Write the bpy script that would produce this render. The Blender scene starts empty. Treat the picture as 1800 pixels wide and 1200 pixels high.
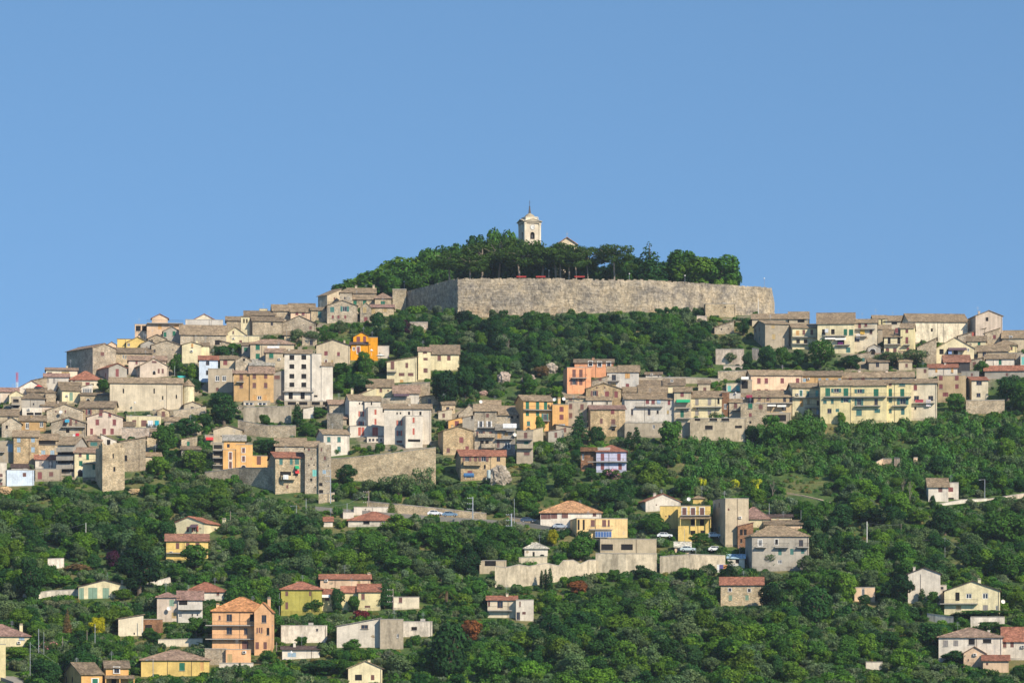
import bpy, math, random
import numpy as np
from mathutils import Vector, Matrix

# ------------------------------------------------------------------ camera, light, sky
SC = bpy.context.scene
COL = SC.collection
PX, YH, CX = 5682.0, 1200.0, 900.0          # focal length in photo pixels, horizon row, centre column
cam = bpy.data.cameras.new('camera')
camo = bpy.data.objects.new('camera', cam)
COL.objects.link(camo)
camo.location = (0, 0, 0)
camo.rotation_euler = (math.radians(90), 0, 0)
cam.sensor_width = 36.0
cam.lens = PX / 1800.0 * 36.0
cam.shift_y = 600.0 / 1800.0
cam.clip_start = 1.0
cam.clip_end = 30000.0
SC.camera = camo

SUN_EL, SUN_AZ = 35.0, 40.0                  # degrees; azimuth measured from the camera's back towards its right
world = bpy.data.worlds.new('World')
SC.world = world
world.use_nodes = True
wn = world.node_tree
bg = wn.nodes['Background']
sky = wn.nodes.new('ShaderNodeTexSky')
sky.sky_type = 'NISHITA'
sky.sun_disc = False
sky.sun_elevation = math.radians(SUN_EL)
sky.sun_rotation = math.radians(180 - SUN_AZ)
sky.altitude = 600
sky.air_density = 1.0
sky.dust_density = 0.0
sky.ozone_density = 4.0
_tc = wn.nodes.new('ShaderNodeTexCoord'); _ad = wn.nodes.new('ShaderNodeVectorMath'); _ad.operation = 'ADD'; _ad.inputs[1].default_value = (0, 0, 0.30)
_nm = wn.nodes.new('ShaderNodeVectorMath'); _nm.operation = 'NORMALIZE'
wn.links.new(_tc.outputs['Generated'], _ad.inputs[0]); wn.links.new(_ad.outputs[0], _nm.inputs[0]); wn.links.new(_nm.outputs[0], sky.inputs['Vector'])
_mx = wn.nodes.new('ShaderNodeMix'); _mx.data_type = 'RGBA'; _mx.blend_type = 'MULTIPLY'; _mx.inputs[0].default_value = 1.0
_mx.inputs[7].default_value = (0.90, 1.04, 0.985, 1)
wn.links.new(sky.outputs[0], _mx.inputs[6]); wn.links.new(_mx.outputs[2], bg.inputs['Color'])
bg.inputs['Strength'].default_value = 0.15
sl = bpy.data.lights.new('sun', 'SUN')
sl.energy = 4.45
sl.angle = math.radians(0.53)
sl.color = (1.0, 0.885, 0.70)
so = bpy.data.objects.new('sun', sl)
COL.objects.link(so)
_a, _e = math.radians(SUN_AZ), math.radians(SUN_EL)
SUNV = Vector((math.sin(_a) * math.cos(_e), -math.cos(_a) * math.cos(_e), math.sin(_e)))
so.rotation_euler = SUNV.to_track_quat('Z', 'Y').to_euler()
so.location = (300, 0, 500)
vs = SC.view_settings
vs.view_transform = 'Standard'
vs.look = 'None'
vs.exposure = 0.40
vs.gamma = 1.0
vs.use_curve_mapping = False
SC.cycles.max_bounces = 5
SC.cycles.diffuse_bounces = 2
SC.cycles.glossy_bounces = 1
SC.cycles.transparent_max_bounces = 4

R = random.Random(7)

# ------------------------------------------------------------------ object helpers
def tag(o, label=None, cat=None, group=None, kind=None):
    if label: o['label'] = label
    if cat: o['category'] = cat
    if group: o['group'] = group
    if kind: o['kind'] = kind
    return o

def empty(name, loc=(0, 0, 0), rz=0.0):
    o = bpy.data.objects.new(name, None)
    o.empty_display_size = 0.5
    o.location = loc
    o.rotation_euler = (0, 0, rz)
    COL.objects.link(o)
    return o

def link(name, me, parent=None, color=None):
    o = bpy.data.objects.new(name, me)
    COL.objects.link(o)
    if parent: o.parent = parent
    if color: o.color = (*color, 1.0)
    return o

class MB:
    """collects faces with material slots"""
    def __init__(s):
        s.v, s.f, s.m, s.mats = [], [], [], []
    def slot(s, mat):
        if mat not in s.mats: s.mats.append(mat)
        return s.mats.index(mat)
    def face(s, pts, mat=None):
        b = len(s.v)
        s.v.extend([tuple(p) for p in pts])
        s.f.append(tuple(range(b, b + len(pts))))
        s.m.append(s.slot(mat))
    def box(s, x0, x1, y0, y1, z0, z1, mat=None, M=None):
        P = [(x0,y0,z0),(x1,y0,z0),(x1,y1,z0),(x0,y1,z0),(x0,y0,z1),(x1,y0,z1),(x1,y1,z1),(x0,y1,z1)]
        if M is not None: P = [tuple(M @ Vector(p)) for p in P]
        b = len(s.v); s.v.extend(P)
        k = s.slot(mat)
        for q in ((0,3,2,1),(4,5,6,7),(0,1,5,4),(1,2,6,5),(2,3,7,6),(3,0,4,7)):
            s.f.append(tuple(b + i for i in q)); s.m.append(k)
    def tube(s, p, q, r0, r1=None, n=6, mat=None, cap=True):
        p, q = Vector(p), Vector(q); r1 = r0 if r1 is None else r1
        d = (q - p).normalized()
        a = d.orthogonal().normalized(); c = d.cross(a)
        b = len(s.v); k = s.slot(mat)
        for (o, r) in ((p, r0), (q, r1)):
            for i in range(n):
                t = 2 * math.pi * i / n
                s.v.append(tuple(o + a * (r * math.cos(t)) + c * (r * math.sin(t))))
        for i in range(n):
            j = (i + 1) % n
            s.f.append((b + i, b + j, b + n + j, b + n + i)); s.m.append(k)
        if cap:
            s.f.append(tuple(b + n + i for i in range(n))); s.m.append(k)
            s.f.append(tuple(b + i for i in reversed(range(n)))); s.m.append(k)
    def slab(s, poly, t, mat=None):
        """a polygon (top side) thickened downwards by t"""
        poly = [Vector(p) for p in poly]; n = len(poly)
        low = [p - Vector((0, 0, t)) for p in poly]
        b = len(s.v); s.v.extend([tuple(p) for p in poly + low]); k = s.slot(mat)
        s.f.append(tuple(b + i for i in range(n))); s.m.append(k)
        s.f.append(tuple(b + n + i for i in reversed(range(n)))); s.m.append(k)
        for i in range(n):
            j = (i + 1) % n
            s.f.append((b + i, b + n + i, b + n + j, b + j)); s.m.append(k)
    def lathe(s, prof, n=12, mat=None, c=(0, 0)):
        b = len(s.v); k = s.slot(mat)
        for (r, z) in prof:
            for i in range(n):
                t = 2 * math.pi * i / n
                s.v.append((c[0] + r * math.cos(t), c[1] + r * math.sin(t), z))
        for j in range(len(prof) - 1):
            for i in range(n):
                i2 = (i + 1) % n
                s.f.append((b+j*n+i, b+j*n+i2, b+(j+1)*n+i2, b+(j+1)*n+i)); s.m.append(k)
    def mesh(s, name):
        me = bpy.data.meshes.new(name)
        me.from_pydata(s.v, [], s.f)
        for m in s.mats: me.materials.append(m)
        me.polygons.foreach_set('material_index', s.m)
        me.update()
        return me
    def obj(s, name, parent=None, color=None):
        return link(name, s.mesh(name), parent, color)

# ------------------------------------------------------------------ materials
def N(t, kind, **kw):
    n = t.nodes.new(kind)
    for k, v in kw.items():
        if k.startswith('i_'): n.inputs[k[2:].replace('_', ' ')].default_value = v
        elif hasattr(n, k): setattr(n, k, v)
    return n

def newmat(name, rough=0.9):
    m = bpy.data.materials.new(name); m.use_nodes = True
    t = m.node_tree; b = t.nodes['Principled BSDF']
    b.inputs['Roughness'].default_value = rough
    b.inputs['Specular IOR Level'].default_value = 0.2
    return m, t, b

def coords(t, rnd=True):
    tc = N(t, 'ShaderNodeTexCoord'); oi = N(t, 'ShaderNodeObjectInfo')
    if not rnd: return tc.outputs['Object'], oi
    mul = N(t, 'ShaderNodeMath', operation='MULTIPLY'); mul.inputs[1].default_value = 317.0
    t.links.new(oi.outputs['Random'], mul.inputs[0])
    add = N(t, 'ShaderNodeVectorMath', operation='ADD')
    t.links.new(tc.outputs['Object'], add.inputs[0]); t.links.new(mul.outputs[0], add.inputs[1])
    return add.outputs[0], oi

def noise(t, vec, scale, detail=4.0, rough=0.6, sc=None):
    if sc:
        mp = N(t, 'ShaderNodeMapping'); mp.inputs['Scale'].default_value = sc
        t.links.new(vec, mp.inputs['Vector']); vec = mp.outputs[0]
    n = N(t, 'ShaderNodeTexNoise'); n.inputs['Scale'].default_value = scale
    n.inputs['Detail'].default_value = detail; n.inputs['Roughness'].default_value = rough
    t.links.new(vec, n.inputs['Vector']); return n.outputs['Fac']

def ramp(t, fac, stops):
    r = N(t, 'ShaderNodeValToRGB'); e = r.color_ramp.elements
    while len(e) < len(stops): e.new(0.5)
    for i, (p, c) in enumerate(stops):
        e[i].position = p; e[i].color = (c, c, c, 1) if isinstance(c, (int, float)) else (*c, 1)
    t.links.new(fac, r.inputs['Fac']); return r.outputs['Color']

def mulc(t, a, b, fac=1.0, mode='MULTIPLY'):
    m = N(t, 'ShaderNodeMix', data_type='RGBA', blend_type=mode)
    m.inputs[0].default_value = fac if not hasattr(fac, 'links') else 0
    if hasattr(fac, 'links'): t.links.new(fac, m.inputs[0])
    for s, x in ((m.inputs[6], a), (m.inputs[7], b)):
        if hasattr(x, 'links'): t.links.new(x, s)
        else: s.default_value = (*x, 1)
    return m.outputs[2]

def bump(t, b, h, dist, strength=1.0):
    n = N(t, 'ShaderNodeBump'); n.inputs['Distance'].default_value = dist; n.inputs['Strength'].default_value = strength
    t.links.new(h, n.inputs['Height']); t.links.new(n.outputs[0], b.inputs['Normal'])

def m_plaster():
    m, t, b = newmat('plaster'); v, oi = coords(t)
    c = mulc(t, oi.outputs['Color'], ramp(t, noise(t, v, 0.35, 5, 0.65), [(0.3, 0.74), (0.62, 1.08)]))
    c = mulc(t, c, ramp(t, noise(t, v, 1.0, 4, 0.6, (1.6, 1.6, 0.12)), [(0.32, 0.70), (0.52, 1.0)]), 0.6)
    c = mulc(t, c, ramp(t, noise(t, v, 2.6, 3, 0.7), [(0.3, 0.88), (0.7, 1.06)]))
    t.links.new(c, b.inputs['Base Color']); bump(t, b, noise(t, v, 3.0, 4), 0.03)
    return m
def m_stained():
    m, t, b = newmat('stained_plaster'); v, oi = coords(t)
    c = mulc(t, oi.outputs['Color'], ramp(t, noise(t, v, 0.55, 6, 0.7, (1.0, 1.0, 0.28)), [(0.36, 0.50), (0.56, 1.05)]), 0.85)
    c = mulc(t, c, ramp(t, noise(t, v, 1.2, 4, 0.7), [(0.3, 0.75), (0.65, 1.1)]))
    t.links.new(c, b.inputs['Base Color']); return m
def m_stone(name='rubble_stone', cell=2.9, lo=0.68, hi=1.2, mort=0.74):
    m, t, b = newmat(name, 0.95); v, oi = coords(t)
    mp = N(t, 'ShaderNodeMapping'); mp.inputs['Scale'].default_value = (1, 1, 1.55); t.links.new(v, mp.inputs['Vector'])
    vo = N(t, 'ShaderNodeTexVoronoi'); vo.inputs['Scale'].default_value = cell; t.links.new(mp.outputs[0], vo.inputs['Vector'])
    ve = N(t, 'ShaderNodeTexVoronoi', feature='DISTANCE_TO_EDGE'); ve.inputs['Scale'].default_value = cell; t.links.new(mp.outputs[0], ve.inputs['Vector'])
    sep = N(t, 'ShaderNodeSeparateColor'); t.links.new(vo.outputs['Color'], sep.inputs[0])
    c = mulc(t, oi.outputs['Color'], ramp(t, sep.outputs[0], [(0.0, lo), (1.0, hi)]))
    c = mulc(t, c, ramp(t, sep.outputs[1], [(0.0, (1.08, 0.99, 0.88)), (1.0, (0.94, 1.0, 1.06))]), 0.6)
    c = mulc(t, c, ramp(t, ve.outputs['Distance'], [(0.0, mort), (0.09, 1.0)]))
    c = mulc(t, c, ramp(t, noise(t, v, 0.3, 6, 0.7), [(0.36, 0.62), (0.6, 1.14)]))
    c = mulc(t, c, ramp(t, noise(t, v, 1.1, 4, 0.6, (1.3, 1.3, 0.2)), [(0.34, 0.7), (0.5, 1.0)]), 0.5)
    t.links.new(c, b.inputs['Base Color']); bump(t, b, ve.outputs['Distance'], 0.12, 0.7)
    return m
def m_roof():
    m, t, b = newmat('clay_tiles'); v, oi = coords(t)
    mp = N(t, 'ShaderNodeMapping'); mp.inputs['Scale'].default_value = (1, 0.6, 1); t.links.new(v, mp.inputs['Vector'])
    vo = N(t, 'ShaderNodeTexVoronoi'); vo.inputs['Scale'].default_value = 2.6; t.links.new(mp.outputs[0], vo.inputs['Vector'])
    sep = N(t, 'ShaderNodeSeparateColor'); t.links.new(vo.outputs['Color'], sep.inputs[0])
    c = mulc(t, oi.outputs['Color'], ramp(t, sep.outputs[0], [(0.0, 0.62), (0.8, 1.12), (1.0, 1.4)]))
    c = mulc(t, c, ramp(t, noise(t, v, 0.4, 5, 0.7), [(0.3, 0.66), (0.65, 1.18)]))
    c = mulc(t, c, ramp(t, noise(t, v, 1.4, 4, 0.7), [(0.45, (1, 1, 1)), (0.7, (0.86, 0.92, 0.8))]))
    t.links.new(c, b.inputs['Base Color'])
    w = N(t, 'ShaderNodeTexWave'); w.inputs['Scale'].default_value = 1.25; w.inputs['Distortion'].default_value = 0.4
    t.links.new(v, w.inputs['Vector']); bump(t, b, w.outputs['Fac'], 0.07, 0.8)
    return m
def m_objcol(name, rough=0.7, var=0.15, spec=0.2):
    m, t, b = newmat(name, rough); v, oi = coords(t)
    c = mulc(t, oi.outputs['Color'], ramp(t, noise(t, v, 2.5, 3), [(0.3, 1 - var), (0.7, 1 + var)]))
    t.links.new(c, b.inputs['Base Color']); b.inputs['Specular IOR Level'].default_value = spec
    return m
def m_flat(name, col, rough=0.7, metal=0.0, spec=0.2):
    m, t, b = newmat(name, rough); v, oi = coords(t)
    c = mulc(t, col, ramp(t, noise(t, v, 3.0, 3), [(0.3, 0.86), (0.7, 1.1)]))
    t.links.new(c, b.inputs['Base Color']); b.inputs['Metallic'].default_value = metal
    b.inputs['Specular IOR Level'].default_value = spec
    return m
def m_foliage(name, inst=False):
    m, t, b = newmat(name, 0.75)
    if inst:
        a = N(t, 'ShaderNodeAttribute', attribute_type='INSTANCER', attribute_name='tint'); col = a.outputs['Color']
    else:
        col = N(t, 'ShaderNodeObjectInfo').outputs['Color']
    g = N(t, 'ShaderNodeNewGeometry')
    c = mulc(t, col, ramp(t, g.outputs['Random Per Island'], [(0.0, (0.66, 0.70, 0.68)), (0.7, (1.08, 1.08, 1.0)), (1.0, (1.45, 1.4, 1.25))]))
    c = mulc(t, c, ramp(t, noise(t, g.outputs['Position'], 0.45, 3, 0.6), [(0.33, (0.78, 0.84, 0.88)), (0.62, (1.18, 1.14, 0.98))]))
    t.links.new(c, b.inputs['Base Color'])
    b.inputs['Specular IOR Level'].default_value = 0.12
    tr = N(t, 'ShaderNodeBsdfTranslucent'); mx = N(t, 'ShaderNodeMixShader'); mx.inputs[0].default_value = 0.26
    out = t.nodes['Material Output']
    c2 = mulc(t, c, (0.9, 1.3, 0.35)); t.links.new(c2, tr.inputs['Color'])
    t.links.new(b.outputs[0], mx.inputs[1]); t.links.new(tr.outputs[0], mx.inputs[2]); t.links.new(mx.outputs[0], out.inputs['Surface'])
    return m
def m_ground():
    m, t, b = newmat('hillside_soil', 1.0)
    v = N(t, 'ShaderNodeTexCoord').outputs['Object']
    g = ramp(t, noise(t, v, 0.35, 6, 0.7), [(0.35, (0.035, 0.075, 0.020)), (0.55, (0.075, 0.125, 0.030)), (0.7, (0.13, 0.165, 0.05))])
    d = ramp(t, noise(t, v, 0.8, 5, 0.7), [(0.3, (0.10, 0.115, 0.035)), (0.55, (0.19, 0.17, 0.07)), (0.75, (0.30, 0.20, 0.10))])
    f = ramp(t, noise(t, v, 0.035, 5, 0.6), [(0.50, 0.0), (0.60, 1.0)])
    c = mulc(t, g, d, f, 'MIX')
    at_ = N(t, 'ShaderNodeAttribute', attribute_name='trodden')
    e = ramp(t, noise(t, v, 0.7, 5, 0.7), [(0.3, (0.13, 0.11, 0.07)), (0.5, (0.27, 0.225, 0.16)), (0.7, (0.36, 0.31, 0.24))])
    tm = N(t, 'ShaderNodeMath', operation='MULTIPLY'); t.links.new(at_.outputs['Fac'], tm.inputs[0]); t.links.new(ramp(t, noise(t, v, 0.12, 4, 0.6), [(0.38, 0.15), (0.5, 1.0)]), tm.inputs[1])
    c = mulc(t, c, e, tm.outputs[0], 'MIX')
    t.links.new(c, b.inputs['Base Color']); bump(t, b, noise(t, v, 0.6, 6, 0.7), 0.6)
    return m
def m_bigstone():
    m, t, b = newmat('limestone_block', 0.95)
    g = N(t, 'ShaderNodeNewGeometry'); P = g.outputs['Position']; oi = N(t, 'ShaderNodeObjectInfo')
    r1 = N(t, 'ShaderNodeMath', operation='ADD'); t.links.new(g.outputs['Random Per Island'], r1.inputs[0]); t.links.new(oi.outputs['Random'], r1.inputs[1])
    fr = N(t, 'ShaderNodeMath', operation='FRACT'); t.links.new(r1.outputs[0], fr.inputs[0])
    base = ramp(t, noise(t, P, 0.12, 7, 0.78), [(0.36, (0.24, 0.225, 0.21)), (0.47, (0.40, 0.355, 0.295)), (0.56, (0.50, 0.43, 0.33)), (0.66, (0.62, 0.51, 0.37))])
    base = mulc(t, base, ramp(t, noise(t, P, 0.35, 6, 0.75, (1, 1, 0.22)), [(0.38, 0.56), (0.52, 1.0)]), 0.6)
    base = mulc(t, base, (1.03, 0.97, 0.88))
    sepz = N(t, 'ShaderNodeSeparateXYZ'); t.links.new(P, sepz.inputs[0])
    zf = N(t, 'ShaderNodeMapRange'); zf.inputs[1].default_value = 131; zf.inputs[2].default_value = 124; t.links.new(sepz.outputs[2], zf.inputs[0])
    no = N(t, 'ShaderNodeMath', operation='MULTIPLY'); t.links.new(zf.outputs[0], no.inputs[0])
    t.links.new(ramp(t, noise(t, P, 0.16, 5, 0.7), [(0.47, 0.0), (0.6, 1.0)]), no.inputs[1])
    base = mulc(t, base, (0.55, 0.37, 0.19), no.outputs[0], 'MIX')
    c = mulc(t, base, ramp(t, fr.outputs[0], [(0.0, 0.84), (1.0, 1.12)]))
    c = mulc(t, c, ramp(t, noise(t, P, 1.1, 5, 0.75), [(0.34, 0.55), (0.58, 1.12)]))
    c = mulc(t, c, ramp(t, noise(t, P, 0.5, 4, 0.7), [(0.3, 0.75), (0.55, 1.05)]))
    t.links.new(c, b.inputs['Base Color']); bump(t, b, noise(t, P, 1.3, 5, 0.7), 0.25)
    return m

MAT = dict(
    plaster=m_plaster(), stained=m_stained(), stone=m_stone(), roof=m_roof(), paint=m_objcol('painted_wood'),
    cloth=m_objcol('cloth', 0.9, 0.08), glass=m_flat('dark_glass', (0.02, 0.025, 0.035), 0.12, 0, 0.5),
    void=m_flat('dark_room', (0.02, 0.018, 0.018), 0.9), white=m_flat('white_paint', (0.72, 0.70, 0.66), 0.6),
    iron=m_flat('wrought_iron', (0.06, 0.055, 0.05), 0.5, 0.3), concrete=m_flat('concrete', (0.40, 0.37, 0.33), 0.9),
    bark=m_flat('bark', (0.15, 0.115, 0.085), 0.95), pale_bark=m_flat('pale_bark', (0.27, 0.225, 0.18), 0.95),
    leaf=m_foliage('foliage'), leafi=m_foliage('foliage_mass', True), ground=m_ground(), block=m_bigstone(),
    metal=m_flat('galvanised_metal', (0.45, 0.47, 0.48), 0.45, 0.6), asphalt=m_flat('asphalt', (0.27, 0.25, 0.22), 0.95),
    copper=m_flat('dark_metal', (0.10, 0.09, 0.09), 0.5, 0.5), paintcar=m_objcol('car_paint', 0.25, 0.02, 0.5),
    tyre=m_flat('rubber', (0.02, 0.02, 0.02), 0.9), earth=m_flat('pale_earth', (0.42, 0.33, 0.23), 0.95), solar=m_flat('solar_cell', (0.06, 0.12, 0.28), 0.2, 0, 0.6))

COLS = dict(C=(0.60,0.51,0.37), z=(0.80,0.57,0.28), s=(0.49,0.40,0.285), S=(0.57,0.455,0.30), k=(0.50,0.42,0.315), g=(0.42,0.38,0.32), b=(0.56,0.46,0.32),
    c=(0.74,0.64,0.47), w=(0.74,0.66,0.55), y=(0.74,0.53,0.18), Y=(0.76,0.65,0.36), V=(0.76,0.66,0.42), o=(0.79,0.45,0.17), a=(0.80,0.46,0.24),
    O=(0.85,0.36,0.02), p=(0.82,0.38,0.20), P=(0.66,0.54,0.43), u=(0.62,0.70,0.80), l=(0.42,0.37,0.09), q=(0.78,0.56,0.38),
    x=(0.56,0.42,0.25), X=(0.58,0.37,0.17), G=(0.46,0.385,0.285), n=(0.30,0.16,0.09), L=(0.52,0.52,0.66), e=(0.06,0.06,0.065), W=(0.60,0.555,0.49))
ROOFS = dict(B=(0.25,0.185,0.125), T=(0.335,0.245,0.16), t=(0.50,0.27,0.14), R=(0.36,0.15,0.095), O=(0.52,0.24,0.105), D=(0.11,0.075,0.065),
    P=(0.33,0.20,0.16), r=(0.35,0.17,0.115), G=(0.34,0.31,0.27), M=(0.35,0.235,0.17), u=(0.45,0.62,0.75), w=(0.62,0.56,0.47))
SHUT = dict(b=(0.20,0.10,0.085), m=(0.25,0.085,0.085), g=(0.025,0.16,0.10), t=(0.07,0.19,0.17), y=(0.46,0.34,0.17),
    k=(0.33,0.45,0.55), r=(0.52,0.14,0.10), f=(0.62,0.36,0.14), q=(0.20,0.55,0.50), z=(0.32,0.29,0.27), h=(0.22,0.33,0.24), o=(0.42,0.15,0.04), w=(0.75,0.73,0.70))

# ------------------------------------------------------------------ the lie of the land
_ty = [1500, 1400, 1300, 1200, 1100, 1000, 870, 760, 650, 560, 500, 400]
_td = [520, 600, 680, 745, 800, 850, 920, 980, 1045, 1110, 1150, 1230]
def D_of(y): return float(np.interp(-y, [-a for a in _ty], _td))
_tz = [(YH - y) * d / PX for y, d in zip(_ty, _td)]
_sx = [-900, -300, 0, 100, 200, 300, 420, 560, 640, 700, 1340, 1400, 1600, 1750, 1900, 2200, 2900]
_sy = [900, 770, 705, 690, 640, 600, 590, 562, 548, 545, 548, 572, 588, 600, 640, 720, 900]
_sz = [(YH - y) * D_of(y) / PX for y in _sy]
def ground(X, Y):
    X = np.asarray(X, float); Y = np.asarray(Y, float)
    p = np.interp(Y, _td, _tz, left=_tz[0]) + np.maximum(0, Y - 1230) * 0.2
    p = np.where(Y < 520, np.maximum(-30.0, _tz[0] - (520 - Y) * 0.08), p)
    px = CX + X / np.maximum(Y, 300) * PX
    c = np.interp(px, _sx, _sz)
    far = np.abs(X) > 420
    c = np.where(far, np.maximum(c - (np.abs(X) - 420) * 0.12, -30), c)
    back = np.maximum(0, Y - 1180) * 0.12
    c = np.maximum(c - back, -30)
    k = 3.0
    h = np.clip(0.5 + 0.5 * (c - p) / k, 0, 1)
    z = c * (1 - h) + p * h - k * h * (1 - h)
    z = z + 0.7 * np.sin(X * 0.07 + Y * 0.03) * np.sin(Y * 0.06) * (Y > 600) * (Y < 1150)
    return np.maximum(z, -30.0)
def gz(X, Y): return float(ground(X, Y))
def at(x, y, Y): return Vector(((x - CX) * Y / PX, Y, (YH - y) * Y / PX))
def on_hill(x, y):
    """the point of the hillside seen at pixel (x, y)"""
    d = D_of(y)
    for _ in range(6):
        Xg = (x - CX) * d / PX
        yy = YH - gz(Xg, d) * PX / d
        d += (yy - y) * 0.55
        d = min(max(d, 500), 1400)
    Xg = (x - CX) * d / PX
    return Vector((Xg, d, gz(Xg, d)))

def build_ground():
    xs = np.concatenate([[-9000, -5000, -2500, -1400, -900, -650], np.arange(-480, 481, 5.0), [650, 900, 1400, 2500, 5000, 9000]])
    ys = np.concatenate([[-1500, -400, 0, 200, 350, 450], np.arange(500, 1300, 5.0), [1320, 1400, 1600, 2000, 3000, 6000, 14000]])
    XX, YY = np.meshgrid(xs, ys)
    ZZ = ground(XX, YY)
    v = np.stack([XX, YY, ZZ], -1).reshape(-1, 3)
    nx, ny = len(xs), len(ys)
    i = np.arange(ny - 1)[:, None] * nx + np.arange(nx - 1)[None, :]
    f = np.stack([i, i + 1, i + nx + 1, i + nx], -1).reshape(-1, 4)
    me = bpy.data.meshes.new('hillside')
    me.from_pydata(v.tolist(), [], f.tolist()); me.materials.append(MAT['ground'])
    me.polygons.foreach_set('use_smooth', [True] * len(f)); me.update()
    tag(link('hillside', me), kind='structure')
build_ground()
KEEP = []      # x0, x1, ytop, ybase, depth0, depth1 : what stands where in the view
# ------------------------------------------------------------------ windows, doors, shutters as shared unit meshes (x 0..1, z 0..1)
def unit_window(kind):
    b = MB()
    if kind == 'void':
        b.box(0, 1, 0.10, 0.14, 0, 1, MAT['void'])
    elif kind in ('glazed', 'whiteframe'):
        b.box(0, 1, 0.05, 0.09, 0, 1, MAT['glass'])
        w = 0.07 if kind == 'glazed' else 0.12
        fm = MAT['paint'] if kind == 'glazed' else MAT['white']
        for (x0, x1, z0, z1) in ((0, w, 0, 1), (1 - w, 1, 0, 1), (0.5 - w / 2, 0.5 + w / 2, w, 1 - w)):
            b.box(x0, x1, 0.0, 0.045, z0, z1, fm)
        for (z0, z1) in ((0, w), (1 - w, 1)):
            b.box(w, 1 - w, 0.002, 0.044, z0, z1, fm)
    elif kind == 'shutter':
        for (x0, x1) in ((0.0, 0.485), (0.515, 1.0)):
            b.box(x0, x1, 0.02, 0.06, 0, 1, MAT['paint'])
            for k in range(6):
                z = 0.06 + k * 0.15
                b.box(x0 + 0.05, x1 - 0.05, -0.01, 0.02, z, z + 0.09, MAT['paint'])
        b.box(0.485, 0.515, 0.05, 0.06, 0, 1, MAT['void'])
    elif kind == 'leaf':
        b.box(0, 1, 0.0, 0.05, 0, 1, MAT['paint'])
        for k in range(6):
            z = 0.06 + k * 0.15
            b.box(0.1, 0.9, -0.03, 0.0, z, z + 0.09, MAT['paint'])
    elif kind == 'surround':
        for (x0, x1, z0, z1) in ((-0.22, -0.01, -0.12, 1.12), (1.01, 1.22, -0.12, 1.12)):
            b.box(x0, x1, -0.06, 0.02, z0, z1, MAT['white'])
        b.box(-0.01, 1.01, -0.058, 0.018, 1.01, 1.12, MAT['white']); b.box(-0.01, 1.01, -0.058, 0.018, -0.12, -0.01, MAT['white'])
    elif kind == 'sill':
        b.box(-0.08, 1.08, -0.12, 0.1, -0.09, 0.0, MAT['concrete'])
    elif kind == 'arch':
        n = 8
        pts = [(0.5 + 0.5 * math.cos(a), 0.6 + 0.4 * math.sin(a)) for a in [math.pi * i / n for i in range(n + 1)]]
        poly = [(1, 0)] + pts + [(0, 0)]
        b.face([(x, -0.015, z) for x, z in reversed(poly)], MAT['void'])
        for (x0, z0), (x1, z1) in zip(pts[:-1], pts[1:]):
            s = 1.22
            o0 = (0.5 + (x0 - 0.5) * s, 0.6 + (z0 - 0.6) * s); o1 = (0.5 + (x1 - 0.5) * s, 0.6 + (z1 - 0.6) * s)
            b.face([(x0, -0.05, z0), (x1, -0.05, z1), (o1[0], -0.05, o1[1]), (o0[0], -0.05, o0[1])], MAT['white'])
    return b.mesh(kind)
UM = {k: unit_window(k) for k in ('void', 'glazed', 'whiteframe', 'shutter', 'leaf', 'surround', 'sill', 'arch')}

def put(name, mesh, parent, x, y, z, sx, sz, color=None, rz=0.0):
    o = link(name, mesh, parent, color)
    o.location = (x, y, z); o.scale = (sx, 1, sz)
    if rz: o.rotation_euler = (0, 0, rz)
    return o

def add_window(root, code, x, z, w, h, y=0.0, rz=0.0, ox=0.0):
    """code: letter(s); x, z lower corner on the wall"""
    sur = '+' in code; k = code.replace('+', '')
    X = x
    def P(name, mesh, px, py, pz, sx, sz, col=None, par=root):
        if rz:
            c, s_ = math.cos(rz), math.sin(rz)
            return put(name, mesh, par, ox + px * c - py * s_, y + px * s_ + py * c, pz, sx, sz, col, rz)
        return put(name, mesh, par, ox + px, y + py, pz, sx, sz, col)
    nm = 'door' if h > 2.0 and h / w > 1.75 else 'window'
    if k == 'a': P('arched_window', UM['arch'], X, 0, z, w, h); return
    if k == 'v': P(nm, UM['void'], X, 0, z, w, h)
    elif k == 'd': P(nm, UM['glazed'], X, 0.08, z, w, h, (0.20, 0.13, 0.09))
    elif k == 'w': P(nm, UM['whiteframe'], X, 0.08, z, w, h)
    elif k[0] == 'n':                                          # open: leaves either side of the panes
        col = SHUT[k[1]]
        wdw = P('window', UM['glazed'], X, 0.08, z, w, h, (0.5, 0.45, 0.38))
        for s in (-1, 1):
            P('shutter', UM['leaf'], X + (w * 1.02 if s > 0 else -w * 0.52), -0.07, z, w * 0.5, h, col)
    else:
        P('shutter' if nm == 'window' else 'shutter_door', UM['shutter'], X, 0.04, z, w, h, SHUT[k[0]])
    if sur: P('window_surround', UM['surround'], X, 0, z, w, h)
    elif nm == 'window' and R.random() < 0.5: P('sill', UM['sill'], X, 0, z, w, 1.0)

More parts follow.
